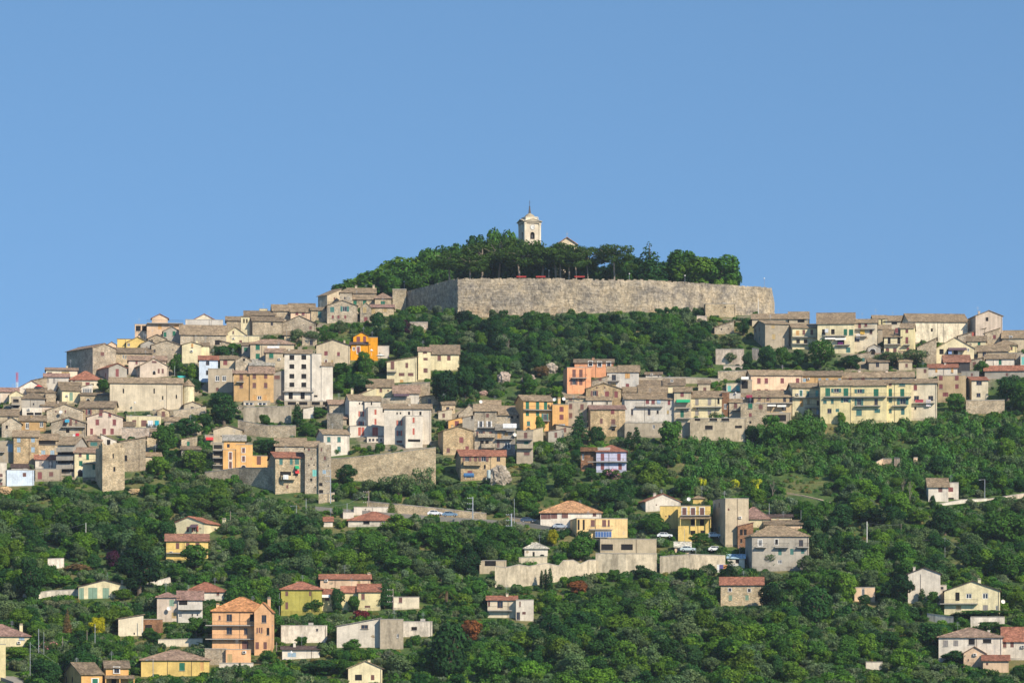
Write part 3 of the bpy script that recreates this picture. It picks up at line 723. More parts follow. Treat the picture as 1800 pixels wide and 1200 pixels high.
HOUSES = '''
0 32 688 702 g 682 0 P P | | pinkish roofed house at the far left edge of the skyline | - |
34 77 681 694 f 669 0 w P | | low white gabled house on the skyline beside the red parasol | - |
55 82 669 692 l 663 0 s B | | stone house with a sloping roof behind the white gable at far left | - |
81 136 650 666 g 647 0 c M | | long low cream house on the skyline beside the stone corner building | d7x4@87@656 y11x4@115@655 | K
78 121 662 686 g 657 0 W P | | whitish house with two narrow shutters below the long low cream house | z3x7@84,95@669 |
124 178 667 684 h 653 0 c R | | cream house under the bright red hipped roof on the left skyline | m6x6@154@675 n.b3x5@130@668 |
163 204 612 658 f 604 -46 k M 17 | apartment_block | tall brown stone corner building ending the left skyline | b6x6@180@622 | N
185 208 608 616 f 601 0 q T | | small apricot gable peeping above the brown stone corner building | - |
206 247 596 616 t 586 0 y B | | bright yellow house with a flat roof on the left skyline | - | K
222 262 602 617 f 592 0 y T | | mustard gabled house before the flat roofed yellow one | w4x5@226@606 |
247 277 605 618 f 598 0 g T | | small grey gable wedged beside the mustard gable | - |
260 292 595 608 f 588 0 s B | | stone gable below the apricot terrace villa | - |
258 322 569 594 t 562 0 q M | villa | apricot terrace villa topping the skyline at left | f5x8@281@574 f5x5@310@572 | B 258 322 568
237 262 570 590 t 565 0 q M | | shaded open veranda joined to the apricot terrace villa | v7x8@243,254@577 |
267 295 559 570 f 552 0 q R | pavilion | small gabled rooftop room above the apricot terrace villa | - |
338 380 563 574 f 552 0 c R | pavilion | white edged gabled room crowning the grey roof terrace on the skyline | - |
326 392 562 584 t 559 0 W G | | grey house with roof terrace between the apricot villa and yellow bell gable | - |
287 317 582 602 f 574 0 g T | | small grey gabled house with two green shutters near the apricot villa | g4x7@290@588 g4x7@306@586 |
317 398 588 610 g 572 0 k T | church | long striped stone nave with a broad tiled roof below the skyline | v7x8@382@602 | N
395 432 588 606 f 575 0 V T | church | pale yellow church front gable beside the bell gable | b2x4@410@584 |
405 456 591 606 t 589 0 V T | | low pale yellow annex with a flat roof beside the yellow church front | b4x4@423@600 |
398 427 563 575 g 557 0 s B | | dark roofed stone house behind the yellow bell gable | - |
430 484 554 567 g 547 0 G B | | grey house with a glazed roof terrace above the bell gable | d5x5@478@557 |
456 470 543 551 t 541 0 V T | pavilion | tiny cream rooftop room on the skyline above the bell gable | - |
444 498 564 592 g 557 -5 s B | | stone house with weathered pale patch below the skyline terrace | - |
497 555 568 586 f 555 0 k B | | broad ruined stone gable above the round green thicket | - |
480 513 546 562 g 536 -3 s T | | stone house with tan roof on the skyline left of the twin roofs | - |
508 553 541 552 g 534 0 b T | | upper of the twin tan roofed houses on the skyline | - |
511 548 548 564 g 543 0 q T | | lower of the twin tan roofed houses, with maroon windows | m4x5@522,533@551 |
547 574 545 564 g 541 0 S T | | narrow stone house with one teal window by the steep hill houses | t5x10@562@553 |
575 628 537 569 f 528 -3 k T | | large stone gabled house with teal windows under the acropolis trees | t6x8@584@544 nt6x8@606@543 m3x5@585,595,607@557 |
575 600 520 533 l 508 -16 b T | | pale upper house with a steep side roof under the acropolis trees | - | N
597 619 514 541 h 509 0 k T | turret | square stone turret house under the acropolis trees | d2x3@606@524 |
611 660 515 524 g 507 0 b T | | topmost tan roofed house against the acropolis trees | - | C 626 502 C 657 501
618 660 526 538 g 519 0 S T | | middle house of three stacked tan roofs, with two green shutters | g5x8@624@533 g5x8@641@532 |
659 688 524 542 h 516 0 S M | | hip roofed house with a green window beside the pink oleander | g6x5@673@532 |
633 653 541 568 f 532 0 k T | | narrow stone gable with two straw coloured shutters | y5x9@641@545 m5x7@643@561 |
652 692 540 558 g 536 0 S P | | low stone house with two tall straw coloured shutters | y6x10@656@546 y5x7@677@545 |
556 615 607 644 f 597 0 b D | | broad beige gabled house with maroon windows beside the vivid orange house | m5x7@573@621 m4x6@595@622 +b3x5@573@635 y3x6@584@636 |
621 651 592 608 f 584 0 O D | villa | upper storey of the vivid orange house with a white edged gable | m5x8@630@596 m4x9@641@596 |
648 664 593 634 t 592 0 O D | villa | set back wing of the vivid orange house | - | N
616 649 605 634 g 602 0 O D | villa | front of the vivid orange house with white window surrounds | +m4x10@630@615 +w3x5@622@613 |
664 684 608 629 t 606 0 W T | shed | small whitish flat roofed shed right of the vivid orange house | - |
680 733 636 674 l 627 0 V T | | cream house with a lopsided roof and small balcony | b5x12@690@642 b4x8@715@642 b8x5@706,722@658 f5x5@706@670 | B 680 697 653
735 757 617 670 g 611 0 V M | | narrow cream house joined to the balcony house near the chestnut | b6x3@747@620 b6x4@748@631 b6x7@748@651 |
757 807 622 652 g 607 0 V B | | broad cream house with brown tiled roof beside the great dark chestnut | b5x8@772,789@629 | C 800 606
425 442 607 630 g 603 0 g B | | narrow grey annex with one green window behind the white townhouse | g5x6@432@614 |
440 517 604 640 h 597 0 b M | | wide tan house with green shutters and hipped roof above the white block | g6x8@453@610,626 | C 508 600
467 500 619 650 g 613 0 b M | | projecting middle bay with one big green shutter | g6x9@477@624 |
350 383 632 676 g 626 0 u R | | tall bluish white townhouse with a red roof near the chapel wall | d5x7@365@638 v3x7@364@655 | N
387 416 631 648 g 626 0 b B | | small beige house with one crimson shutter | m6x8@396@637 |
414 441 633 652 f 626 0 k B | | small stone gable between crimson shutter house and long roof | v3x4@429@632 |
440 482 642 655 g 632 0 k G | | stone house with a long weathered roof behind the ochre pair | v4x3@445@642 |
366 411 648 695 t 647 0 G T | apartment_block | tall taupe flat roofed house with two white windows | w6x9@382,394@665 b4x5@382@684 |
411 440 656 710 g 652 0 X M | apartment_block | ochre townhouse with a small balcony behind the round tree | b5x9@424@663 b5x7@424@678 | B 416 429 671
439 481 656 710 g 645 0 X M | apartment_block | ochre townhouse with orange roof and orange ground floor doors | b5x8@447,467@661,677 f5x9@447,466@699 w6x6@456@699 |
480 501 655 704 l 650 0 g T | | narrow grey house squeezed between ochre and white blocks | b8x6@487@663 |
500 548 621 706 g 615 0 w T 10 P | apartment_block | tall white unfinished block with eight dark square windows | v7x7@513,534@628,644,661,676 v6x12@511,532@695 | B 497 552 688 N
548 565 622 706 t 620 0 w T | apartment_block | blank white stair tower on the unfinished white block | v5x3@555@696 | N
565 585 643 706 g 638 0 w T | apartment_block | pale blank wing right of the unfinished white block | - |
500 602 705 716 t 704 0 G T | garage | row of open garages under the unfinished white block | v12x7@513,533,555,575,592@710 |
428 475 705 716 t 703 0 b T | garage | beige garage with two white doors below the ochre pair | w13x5@438,461@710 |
533 552 718 737 l 714 0 w B | hut | little white hut below the garages | - |
569 614 763 804 g 755 -13 w T 12 P | | white house with green shutters and one shaded flank | t5x8@578@772 t5x8@596@772,789 t5x3@578@786 | N
193 321 673 726 g 664 0 C T 12 P | church | long blank cream chapel with four slit windows | v2x7@217@687 v2x8@271@687 v2x6@286@699 v2x6@310@697 |
246 296 643 669 f 630 -11 P T | | pinkish gabled house with arched niche above the long chapel | a4x6@271@655 b7x3@271@636 b3x7@279,286@652 |
226 292 633 660 g 626 0 P M | | long dull red roof behind the pinkish gabled house | m3x5@240@637 |
191 223 646 670 f 639 -22 g R 11 | | grey gabled house with one maroon shutter above the long chapel | m5x12@206@655 |
203 268 620 642 g 612 0 S B | | long low stone wing joined to the brown corner building | w2x6@217,221@627 |
266 320 607 636 f 598 0 k T | | broad weathered stone gable beside the yellow gable | - |
320 354 606 638 f 601 0 V T | | yellow gabled house left of the dark shrubs | f3x6@338@607 |
353 368 608 632 g 603 0 V B | | shaded corner wing of the yellow gabled house | - |
16 42 694 706 f 687 0 V T | | little yellow gable among brown roofs at far left | - |
37 79 700 724 h 690 0 g B | | grey house with a wide hipped roof at far left | v2x3@59@710 |
20 37 698 726 t 697 0 G B | | shaded balcony house at far left | v8x5@28@704,714 | B 20 36 711
48 81 688 698 g 681 0 s B | | brown roof cottage beneath the red parasol | - |
80 98 690 708 h 685 0 s B | | small round ended stone cottage left of the yellow house | - |
104 142 677 690 g 670 0 c B | | upper roof with a band of white skylights on the yellow house | w12x2@117@679 |
109 141 686 709 g 679 -9 V B | | cream yellow house with a tall green door panel | h5x13@125@697 | N
143 163 680 694 l 675 0 w B | pavilion | white framed glass veranda beside the cream yellow house | w3x9@147,151,155,159@687 |
141 193 694 710 g 691 0 S B | | low stone wall house with one arched window | a5x6@155@704 |
82 146 721 744 f 710 0 k T | | broad stone gable with small windows in the left quarter | b2x4@115@723 b3x2@98@723 |
73 116 713 724 g 707 0 P B | | pinkish house with brown roof behind the broad stone gable | - |
139 200 716 740 g 706 8 S B | | stone house with long brown roof and two maroon shutters | nm4x8@156@724 b6x5@178@722 |
39 74 716 736 t 715 0 w T | | white upper storey with two shaded windows | v10x4@53,67@727 |
36 80 739 762 g 731 0 X B | | ochre house with two white windows | w5x10@48@748 w5x8@73@746 |
3 38 744 768 f 733 0 k B | | grey stone gable with a crooked edge at far left | - |
-14 32 730 744 g 720 0 b B | | brown roofed house cut by the left picture edge | - |
153 216 733 770 f 723 0 P P 12 P | | pale pink gabled house with seven maroon shutters | m5x6@177@728 m4x6@193@729 m5x9@171,201@742 m4x9@161@758 m5x9@183,197@758 |
90 151 743 778 f 733 0 k B | | stone gabled house with blue awning and hanging washing | b4x10@113,124@742 b3x6@134@741 v5x6@119@757 y4x8@141@757 | B 108 150 750 A 114 122 737 u
222 283 731 755 t 727 0 V M | | flat roofed yellow and white house with washing on its balcony | b6x11@236@744 b8x12@253@745 w7x10@264@744 k6x9@276@744 | B 262 283 752
24 68 767 818 g 757 0 x T 10 S | | tall ochre stone house with four bluish windows | k5x7@33,58@773 k5x8@33,58@790 |
67 102 773 806 g 763 0 S T | | tan stone house with a dark window band and arches | v24x7@83@777 k6x7@76,92@795 |
101 131 781 838 g 768 24 g T | | grey balcony house with three solid balconies | v24x4@115@797,812,827 | S 101 130 793 S 101 130 808 S 101 130 823
131 169 795 840 g 787 0 V M | | cream yellow house with green shutters beside the ruined tower | b4x6@141@799 g4x9@154@803 g5x8@142@814 g4x8@165@820 a7x11@141@831 | B 147 168 813
154 179 774 790 h 764 0 s M | | small hip roofed cottage with teal window | t10x6@165@780 |
178 205 774 788 j 763 0 w T | | little white house with a lone dark doorway | v5x8@191@777 |
180 219 786 862 t 782 -12 S T 9 S | ruined_tower | tall ruined stone tower rising from the bushes | v2x7@199@801 v3x7@201@824 | N
210 256 776 830 l 768 0 s T | ruined_tower | crumbling stone house behind the ruined tower | v4x9@221@805 |
62 106 807 826 g 800 0 w R | | low white house with red roof and flower boxes | z4x9@72@812 z6x12@89@814 w5x5@101@811 |
62 108 824 848 t 822 0 G T | | low grey house under the red roofed white one | b6x7@90@833 m6x12@70@836 |
12 60 826 858 t 825 0 u T 9 P | workshop | bluish white blank house at the foot of the left quarter | b5x6@43@834 |
-10 12 813 858 t 812 0 w T | | white house cut by the left picture edge | b4x5@2@835,850 | B -6 5 841
-12 24 775 815 t 772 0 G T | | grey house with light blue bay at the left picture edge | k7x12@18@787 | B -10 8 794
20 50 822 832 g 816 0 w D | shed | dark sheet roof shed above the bluish white house | - |
375 426 755 778 f 747 0 b B | | beige blank gable behind the orange balcony house | - |
360 376 765 780 t 764 0 G T | | shaded terrace with a red awning beside the beige gable | v10x6@368@772 | A 362 375 768 r
374 393 778 826 t 777 0 G B | | dark shaded balcony stack on the orange house | v12x6@383@785,797,810 | B 374 392 791 B 374 392 804 B 374 392 817
392 416 790 828 t 789 0 o B 11 P | | left bay of the orange house with two white edged windows | +b4x11@405@801 +b4x10@405@817 | N
415 444 781 828 t 780 0 o B 11 P | | right bay of the orange house with an arched doorway | +b4x7@428@791 +b4x8@428@806 a6x6@428@821 | N
393 431 774 794 g 765 0 o G | | set back top storey of the orange house under grey roof | - |
444 470 801 824 t 799 0 o B | | small orange annex with one tall shuttered door | b6x13@455@809 |
484 537 804 872 g 795 -12 S R 12 S | | tall tan stone house with green shutters and red awning | t5x9@494@811 t4x9@512@811 t6x9@522@811 v5x5@521@833 b3x5@505@855 v16x8@502@833 | S 493 518 842 A 518 525 826 r A 518 525 818 g N
484 537 783 806 g 770 0 k T | | rear stone house with sagging tan roof above red awning house | - |
536 561 785 872 g 776 0 k T 10 S | | tall rubble house with pigeon holes | b3x4@543@790 b2x3@547@806 q6x10@553@831 v3x4@547@843 v2x2@554@856 v2x2@543,552@817 |
560 582 785 873 t 783 0 k T 10 S | ruined_tower | ruined rubble tower end beside the pigeon hole house | b2x5@565@790 b3x6@571@805 k5x6@570@829 v6x8@563@865 v5x5@561@851 v2x2@577@818 |
614 641 703 750 g 694 -8 w T 12 P | school | left block of the cream school with paired red windows | v2x3@632,638@709 nr4x8@635@727 nr4x7@635@744 | N
641 669 705 750 g 697 0 w T 12 P | school | recessed centre of the cream school under the sloping roof | v2x5@653@709 | N
647 676 716 757 t 714 -7 w T 8 P | school | left square stair tower of the cream school | r3x8@660@724 r3x9@660@741 | N
615 683 749 772 t 747 -4 w T | school | front terrace block of the cream school | r4x13@632,638,657,662@758 | N
645 687 768 782 t 766 0 w T | school | glazed veranda strip under the cream school | d3x4@650,656,663,670,676,681@773 |
675 758 718 786 g 711 0 w T 12 P | school | right block of the cream school with paired red windows | v2x3@698,704@726 nr4x8@702@743 nr4x8@702@761 b8x4@702@776 v3x5@719,739@726 | N
713 743 731 793 t 730 -8 w T 8 P | school | right square stair tower of the cream school | r3x8@727@738 v3x5@727@745 r3x10@727@758 v18x4@728@774 | N
645 691 680 700 g 667 0 V T | | cream house with a tall chimney behind the school | - | C 667 673
621 662 697 704 l 681 0 V M | | cream lean to house behind the school roof | - | C 619 683
692 737 691 716 g 678 0 w M | | white walled house with a dark awning above the school | z16x5@703@695 | A 692 719 691 n
779 832 757 804 f 749 -9 x T 11 S | | tan stone gabled house with three maroon shutters | m6x9@811@773 b5x7@788@791 m5x6@821@787 | N
788 814 739 756 l 733 0 o T | | little orange house with one shutter behind the tan stone gable | m6x8@803@744 |
813 836 734 768 l 729 0 g T | | plain grey house between stone gable and balcony house | v3x5@830@733 |
834 873 722 800 g 711 0 k T 11 S | apartment_block | tall stone balcony house with white open shutters | b4x6@857@730 nw.4x11@845,860@746 nb6x7@845@762 b5x7@863@762 v5x7@847,856@778 | B 841 869 751 S 840 870 768 S 846 870 786
871 906 746 800 t 744 0 g T 9 S | apartment_block | stone balcony house with an orange door | f6x10@878@765 f5x5@890@763 v4x5@905@745 b4x12@876@781 w9x10@892@783 | S 870 904 755 B 872 901 771 B 874 889 787 B 890 905 757
908 937 757 816 t 755 0 G T | apartment_block | narrow beige balcony house with a green door | b5x9@924@765 g6x10@925@781 b8x5@926@797 | B 909 936 772 S 909 937 787
873 921 729 750 g 714 0 k T | | stone house with a fan shaped tan roof below the orange balcony house | v4x4@900@733 v3x5@910@732 |
845 879 714 724 g 704 0 V T | | small roof level house with satellite dish | - |
806 846 728 742 f 711 0 k D | | weathered dark gable above the little orange house | - |
920 972 704 758 g 695 -14 o T 10 P | apartment_block | orange house with a long balcony and three green doors | g5x13@927,945,959@713 g5x7@927,945@727 nt5x11@958@733 t5x7@929,945@744 | B 920 971 720 B 953 965 739 N C 990 697
971 999 711 757 t 706 0 o T 10 P | apartment_block | plain orange block with two maroon shutters | m6x8@987@719,733 k9x7@988@749 b3x7@976@749 |
997 1039 646 692 t 643 -7 p R 10 P | | salmon pink house with two tall shuttered balcony doors | b5x12@1009,1021@656 nb5x9@1009@671 b5x10@1021@671 | B 1004 1031 664 N
1010 1078 637 662 g 632 0 p B | | salmon red upper house with three white edged windows | +d5x7@1038@639 +d5x7@1054@640 +d5x7@1070@640 | C 1043 629
1088 1123 653 686 g 643 0 W T 10 P | | pale grey house with one orange brown shutter | f7x8@1103@660 m5x5@1103@677 |
1067 1090 654 686 g 645 0 W T | | bluish grey balcony bay beside the pale grey house | d6x10@1079@664 V.y8x6@1078@676 | B 1067 1089 669
1030 1092 683 710 f 673 0 x T 11 S | | tan stone gabled house below the salmon pink house | nb5x8@1045@691 m6x8@1067@692 m5x10@1083@693 b2x2@1049,1063@681 |
1040 1068 669 690 l 661 0 k B | | stone lean to behind the tan stone gable | b4x5@1055@666 |
994 1032 699 712 g 695 0 b T | | low upper storey right of the plain orange block | b5x5@1003@701 b4x4@1017@699 |
998 1032 707 754 t 705 0 G T | | grey beige house behind the tall conifer | b5x8@1003@714,730 b5x9@1023@715 |
1032 1076 703 718 g 698 0 w T | | white strip of house above the rough stone house | v2x5@1041,1067@708 |
1038 1099 719 768 g 713 -5 x P 11 S | | rough tan stone house rising behind the green conifers | m5x8@1077@723 b4x8@1057@740 b6x8@1078@741 v5x4@1078@755 | B 1074 1084 748 N
1098 1186 701 745 g 692 -5 W T 9 P | apartment_block | long whitish house with washing on its upper balcony | m5x7@1138,1148@706 k5x8@1158@705 m4x8@1176@707 d3x10@1111@724 d4x10@1141@724 v3x5@1156@724 y3x6@1174@724 | B 1117 1165 714 N
1098 1216 743 772 t 741 0 G T | | long low stained terrace under the whitish washing house | w3x6@1149@750 |
1185 1215 688 745 g 681 0 b T | apartment_block | beige house with a bright green awning | m5x8@1199@693 g5x11@1199@727 | A 1189 1213 702 g B 1190 1213 717 B 1190 1213 735
1095 1138 688 698 g 681 0 c T | | low cream roof house behind the long whitish house | v4x4@1103@689 |
1124 1172 690 702 g 680 0 b T | | tan roofed house behind the washing balcony | v8x3@1145@692 |
1167 1203 677 690 g 667 0 V B | | low yellow house with a roof dormer | w4x4@1181@669 |
1122 1168 681 690 g 669 0 k B | | long dark tiled roof beneath the road wall | - |
1135 1163 658 667 g 655 0 w B | hut | small white hut on the road wall above the long roofs | - |
1215 1270 698 736 g 688 0 V T | apartment_block | pale yellow house with pale grey shutters | z5x9@1225,1247@706 v3x9@1263@705 z5x7@1225,1247@725 | B 1219 1269 715
1213 1312 735 778 t 733 0 b T 9 X | | long blank concrete basement storey with small grilles | v11x4@1254,1275@737 v11x6@1246@751 v10x4@1298@750 v8x4@1226@737 |
1269 1282 689 737 t 688 0 n T | | narrow brick faced house left of the white cube | w4x8@1275@714 |
1281 1302 691 714 t 689 0 W T | | plain whitish cube house behind the street lamp | - |
1277 1307 674 692 t 672 0 c T | | cream house with two turquoise windows | q5x9@1282,1297@683 |
1302 1322 668 700 t 662 0 G T | | shaded alley house left of the long apricot terrace | v9x12@1309@676 | A 1303 1316 662 w
1282 1304 707 738 g 702 0 b T | | small beige house with a balcony beside the brick faced house | b5x8@1293@713 | B 1288 1301 720
1320 1411 659 694 g 651 -8 q T 10 P | apartment_block | long apricot terrace house with maroon shutters | m5x8@1334,1347,1375,1402@669 m5x4@1334,1347,1375@686 | N
1410 1480 660 684 g 653 0 X B 10 | | ochre roof level terrace with light blue shutters | k5x6@1414@668 k4x4@1441,1454,1476@667 |
1478 1606 663 676 g 655 0 P T | | long pinkish white upper storey with brown windows | m5x5@1495,1517@665 m4x3@1548,1566,1583@665 | C 1511 650 C 1559 651
1510 1560 655 662 t 651 0 w T | | white parapet wall atop the pinkish white terrace | - |
1325 1394 697 730 g 687 0 x T 10 | | brown walled house with white awnings and a timber balcony | b4x7@1335,1350@699 d4x8@1379,1390@702 v6x8@1378@717 w5x7@1391@704 | B 1340 1393 708 A 1349 1364 709 w A 1366 1382 710 w
1302 1348 709 754 t 707 0 b T 9 S | | beige stone house with one green shutter over the ravine | g6x8@1319@713 b6x7@1337@715 m4x6@1319@729 v3x4@1319@742 |
1300 1330 697 712 g 692 0 G T | | small house with a maroon awning above the green shutter house | d6x8@1319@704 | A 1312 1328 694 m
1340 1390 726 744 t 724 0 G T | pavilion | open pergola basement with white posts | v16x11@1352,1372@735 |
1393 1443 681 732 g 674 -9 V T 10 P | | cream balcony house with an outside stair | +t4x9@1408@691 t4x9@1420@692 q4x9@1436@691 f5x12@1409@708 y4x8@1421@706 d4x8@1438@708 v6x8@1423@722 k6x8@1440@723 | B 1394 1442 698 B 1414 1444 716 N
1442 1497 677 744 g 669 -3 Y T 11 P | apartment_block | yellow apartment house with green shutters, left of three | g7x13@1455@689 nt7x6@1470@686 g7x12@1487@689 t5x5@1450@706 t4x7@1463@705 nt7x7@1487@703 d6x7@1458@722 t5x5@1472@721 | B 1449 1497 697 N
1497 1559 677 744 g 669 0 Y T 11 P | apartment_block | yellow apartment house with green shutters, middle of three | nt7x6@1511@687 g7x12@1540@690 nt6x11@1510@706 d5x10@1540@706 t8x9@1510@725 t8x6@1542@722 | B 1497 1558 697 B 1502 1548 713
1558 1602 673 743 g 668 0 Y T 11 P | apartment_block | yellow apartment house with green shutters, right of three | b4x5@1565@675 t8x5@1586@675 g5x12@1565@690 g6x12@1586@690 t5x7@1565@703 nt8x10@1587@705 t4x6@1565@722 t5x10@1587@723 | B 1558 1602 697 B 1568 1595 713
1602 1647 673 740 g 667 0 c T 11 P | apartment_block | cream house with a recessed red balcony beside the yellow row | m5x8@1609@681 d7x8@1611,1636@700 v3x4@1609@717 | B 1604 1643 708
1611 1632 647 672 t 644 0 b T | turret | small beige stair turret house above the yellow row | b4x6@1626@652 |
1648 1698 660 706 t 656 0 x P 10 P | | square tan house with five maroon windows | m5x7@1654,1682@664 m5x7@1654,1682@679 m8x6@1662@693 |
1632 1683 646 662 g 641 0 w R | | white upper house with two brown doors | f3x8@1646,1674@650 |
1690 1721 653 670 t 652 0 g T | | plain grey wall house behind the square tan house | - |
1708 1737 668 706 g 663 -11 c R 10 P | | cream house with a dark window and red creeper | d8x6@1721@673 d6x6@1720@694 | N
1660 1705 636 656 g 625 -4 e r 11 P | shed | black timber shed with brown tiled roof | v5x6@1684@640 |
1645 1712 612 638 f 593 -4 V T 12 P | | big yellow gabled house with an awning | v6x8@1655,1668,1680@618 +w2x4@1702@615 | A 1667 1699 611 n N
1612 1646 610 640 l 594 0 s B 10 S | ruined_tower | dark roofless stone ruin left of the yellow gable | - |
1598 1701 565 600 g 552 -14 c T 13 X | church | long church nave with streaked grey wall on the right skyline | v3x5@1638@580 | N
1715 1762 555 604 f 546 -15 P T 12 P | church | tall blank church front gable on the right skyline | v4x6@1735@561 | N
1684 1732 590 602 l 577 0 k T | | sloping roof annex with a red wall patch by the church | r6x7@1712@588 |
1731 1757 585 604 l 577 0 s T | | brown annex with maroon door under the church gable | m4x6@1748@592 |
1535 1560 560 580 g 555 -4 Y T | | small yellow house left of the long church | v2x7@1550@566 |
1556 1590 564 580 g 556 0 c T | | pale house with a row of dark windows left of the church | v8x3@1572@568 |
1500 1542 567 622 g 562 0 c T | apartment_block | pale house with an orange cloth on the balcony | m4x8@1511@572 m4x5@1522@571 b4x7@1531@583 d8x6@1506@597 | B 1503 1538 578 B 1503 1524 591
1543 1566 578 604 g 572 0 G T | | grey house between orange cloth house and tall cream one | m4x6@1559@583 |
1554 1585 592 624 g 580 0 V T | | balcony house with a deep shaded loggia | v4x11@1563,1580@598 b5x8@1560,1573@616 m4x8@1576@581 | B 1555 1583 605
1583 1606 577 626 g 569 3 Y T 10 P | apartment_block | tall narrow cream yellow house with one balcony | m4x6@1594@582 m4x10@1594@598 m4x6@1596@614 | B 1588 1600 606
1525 1548 611 630 f 605 0 g T | hut | small arched grey hut above the olive trees | a8x9@1534@618 |
1700 1733 599 614 g 592 0 V B | | pale house with a single green window below the church | g4x6@1721@604 |
1719 1773 617 634 g 608 0 b T | | wide brown roofed house right of the yellow gable | d5x7@1730@622 |
1748 1787 606 626 h 599 0 Y T | | pale yellow hipped house near the right edge | b3x5@1771,1778@612 |
1762 1806 594 610 g 582 0 b T | | tan roofed house with a dormer at the right edge | w5x5@1777@593 |
1733 1783 630 648 g 624 0 w T | | white house with a green door near the right edge | g4x8@1758@636 |
1773 1797 620 638 t 618 0 k T | | square stone house near the right edge | b4x7@1784@626 |
1794 1830 622 646 t 620 0 w T | | white and turquoise house at the right edge | q4x12@1798@634 |
1731 1806 651 668 g 644 0 g R | | grey house with a long reddish roof at the right edge | - |
1345 1387 569 616 g 564 -20 G T 13 P | apartment_block | plain grey house with a shaded flank on the right ridge | y5x6@1359@574 y5x8@1360@592 b4x8@1365@589 |
1322 1385 560 574 g 553 0 b T | | long roofed house at the foot of the acropolis wall end | - |
1387 1421 560 576 g 549 0 b T | | tan roofed house with a dark arch on the right ridge | v10x5@1408@564 |
1393 1438 576 618 g 570 -8 V T 10 P | apartment_block | cream house with two balconies on the right ridge | f5x7@1402@585 b4x8@1413,1427@584 v5x7@1403,1416@600 | B 1393 1437 592 B 1393 1420 604 N
1437 1502 568 624 g 551 0 V T 11 P | apartment_block | large pale yellow and white house with awnings on the right ridge | v5x8@1448,1464@583 g5x10@1486@584 g6x9@1496@584 v10x8@1478@602 t6x8@1491@615 | B 1447 1488 590 A 1450 1468 592 w A 1468 1487 593 w B 1469 1494 606 C 1469 554
1256 1290 575 588 l 564 0 k T | | small stone cottage on the terraces below the acropolis | - |
1240 1293 534 555 t 533 -3 S T 6 S | hut | square stone bastion room against the acropolis wall | - | N
810 864 801 845 g 791 -9 x R 10 S | | brown stone house with red roof and white balcony | nb6x8@821@806 b5x8@836@806 nb7x8@850@806 v3x6@852@820 m7x5@826@830 | S 814 845 817 N
863 889 801 828 g 792 0 x R | | smaller red roofed house on the pale rock | d5x7@876@807 |
1048 1101 793 832 h 783 0 L R 11 P | villa | lilac and brick villa with maroon shutters | m5x11@1059@803 m5x11@1088@803 m5x10@1059@820 m5x10@1090@820 | B 1033 1103 811 N
1021 1049 793 830 t 790 0 n T | villa | brick faced terrace bay of the lilac villa | w3x9@1025@803 v6x12@1037@821 | S 1020 1050 792
950 1057 900 930 h 881 0 w t 15 P | villa | wide villa with a spreading orange tan hipped roof | b9x9@955@907 b5x9@965@907 b9x9@974@906 b9x9@993@905 b5x5@1045@904 | N
1014 1103 911 950 t 909 -12 z T 11 P | villa | orange yellow villa with roof slab and solar panels | v3x16@1017@922 v3x16@1026@922 b6x10@1042@919 b6x10@1062@919 b3x10@1070@919 | B 1036 1076 930 N
1012 1036 899 915 t 896 -8 o T | turret | orange upper box on the solar panel villa | - | N
1055 1154 947 976 t 945 -7 b T 10 P | workshop | long pale concrete building with two white windows | v17x9@1067,1102@961 w9x7@1067,1102@962 | N
922 963 963 982 h 954 0 w w | hut | white hut with a pale domed roof among the trees | v3x8@938@974 a6x4@953@976 |
1135 1196 881 904 f 868 -17 w R 11 P | | white gabled house with a tall chimney beside the yellow villa | - | C 1159 866 N
1160 1193 889 930 t 885 0 y T 9 P | villa | plain left wing of the bright yellow villa | - | N
1192 1249 889 950 t 884 0 y T 10 P | villa | bright yellow villa with three maroon shutters | +b6x12@1203,1218,1234@899 v6x11@1218,1234@917 v7x7@1218@936 v6x11@1235@938 | B 1197 1248 905 F 1195 1250 907 N
1218 1238 876 888 h 872 0 y T | turret | small rooftop turret of the bright yellow villa | - |
1275 1316 876 960 t 874 -22 b T 12 P | apartment_block | tall windowless beige grey tower block with shaded balconies | - | 
1297 1353 911 928 h 892 0 V P | | cream house with a brown hipped roof behind the tower block | k5x8@1312@917 |
1327 1392 908 922 g 905 0 V D | | low cream house with a thin dark roof | v3x6@1345@912 |
1297 1324 924 962 l 918 -4 n P 10 S | | reddish brick house with dark windows | v4x9@1303,1310@935 v3x6@1303@950 |
1322 1422 941 1002 h 924 -12 g T 11 P | apartment_block | weathered grey house with three small balconies | +w5x10@1336@954 +v4x8@1365@952 d6x10@1408@954 t5x9@1371@970 t5x9@1392@969 t5x8@1411@968 w6x6@1371@987 | B 1327 1347 961 B 1361 1386 961 B 1400 1421 961
1345 1410 921 934 g 915 0 q B | | peach house with a long dark roof behind the weathered grey house | - |
1186 1214 961 972 g 953 0 q w | garage | small peach garage with a pale roof | d12x6@1197@967 |
1279 1309 981 994 g 975 0 w u | shed | shed with a light blue metal roof | v5x6@1296@986 |
1267 1341 1027 1066 g 1015 0 S R 10 S | farmhouse | long pale stone farmhouse with a plain red roof | +d4x5@1283@1036 +d4x5@1317@1037 h5x8@1284,1313@1050 |
1596 1653 1008 1060 f 997 0 w D 12 P | villa | tall blank white modern villa with a shallow gable | - | N
1600 1632 1018 1056 l 1009 0 w D 5 P | villa | projecting lower gable of the blank white modern villa | - | N
1652 1664 1028 1056 t 1026 0 w D | villa | narrow annex of the blank white modern villa | d4x4@1656@1033 |
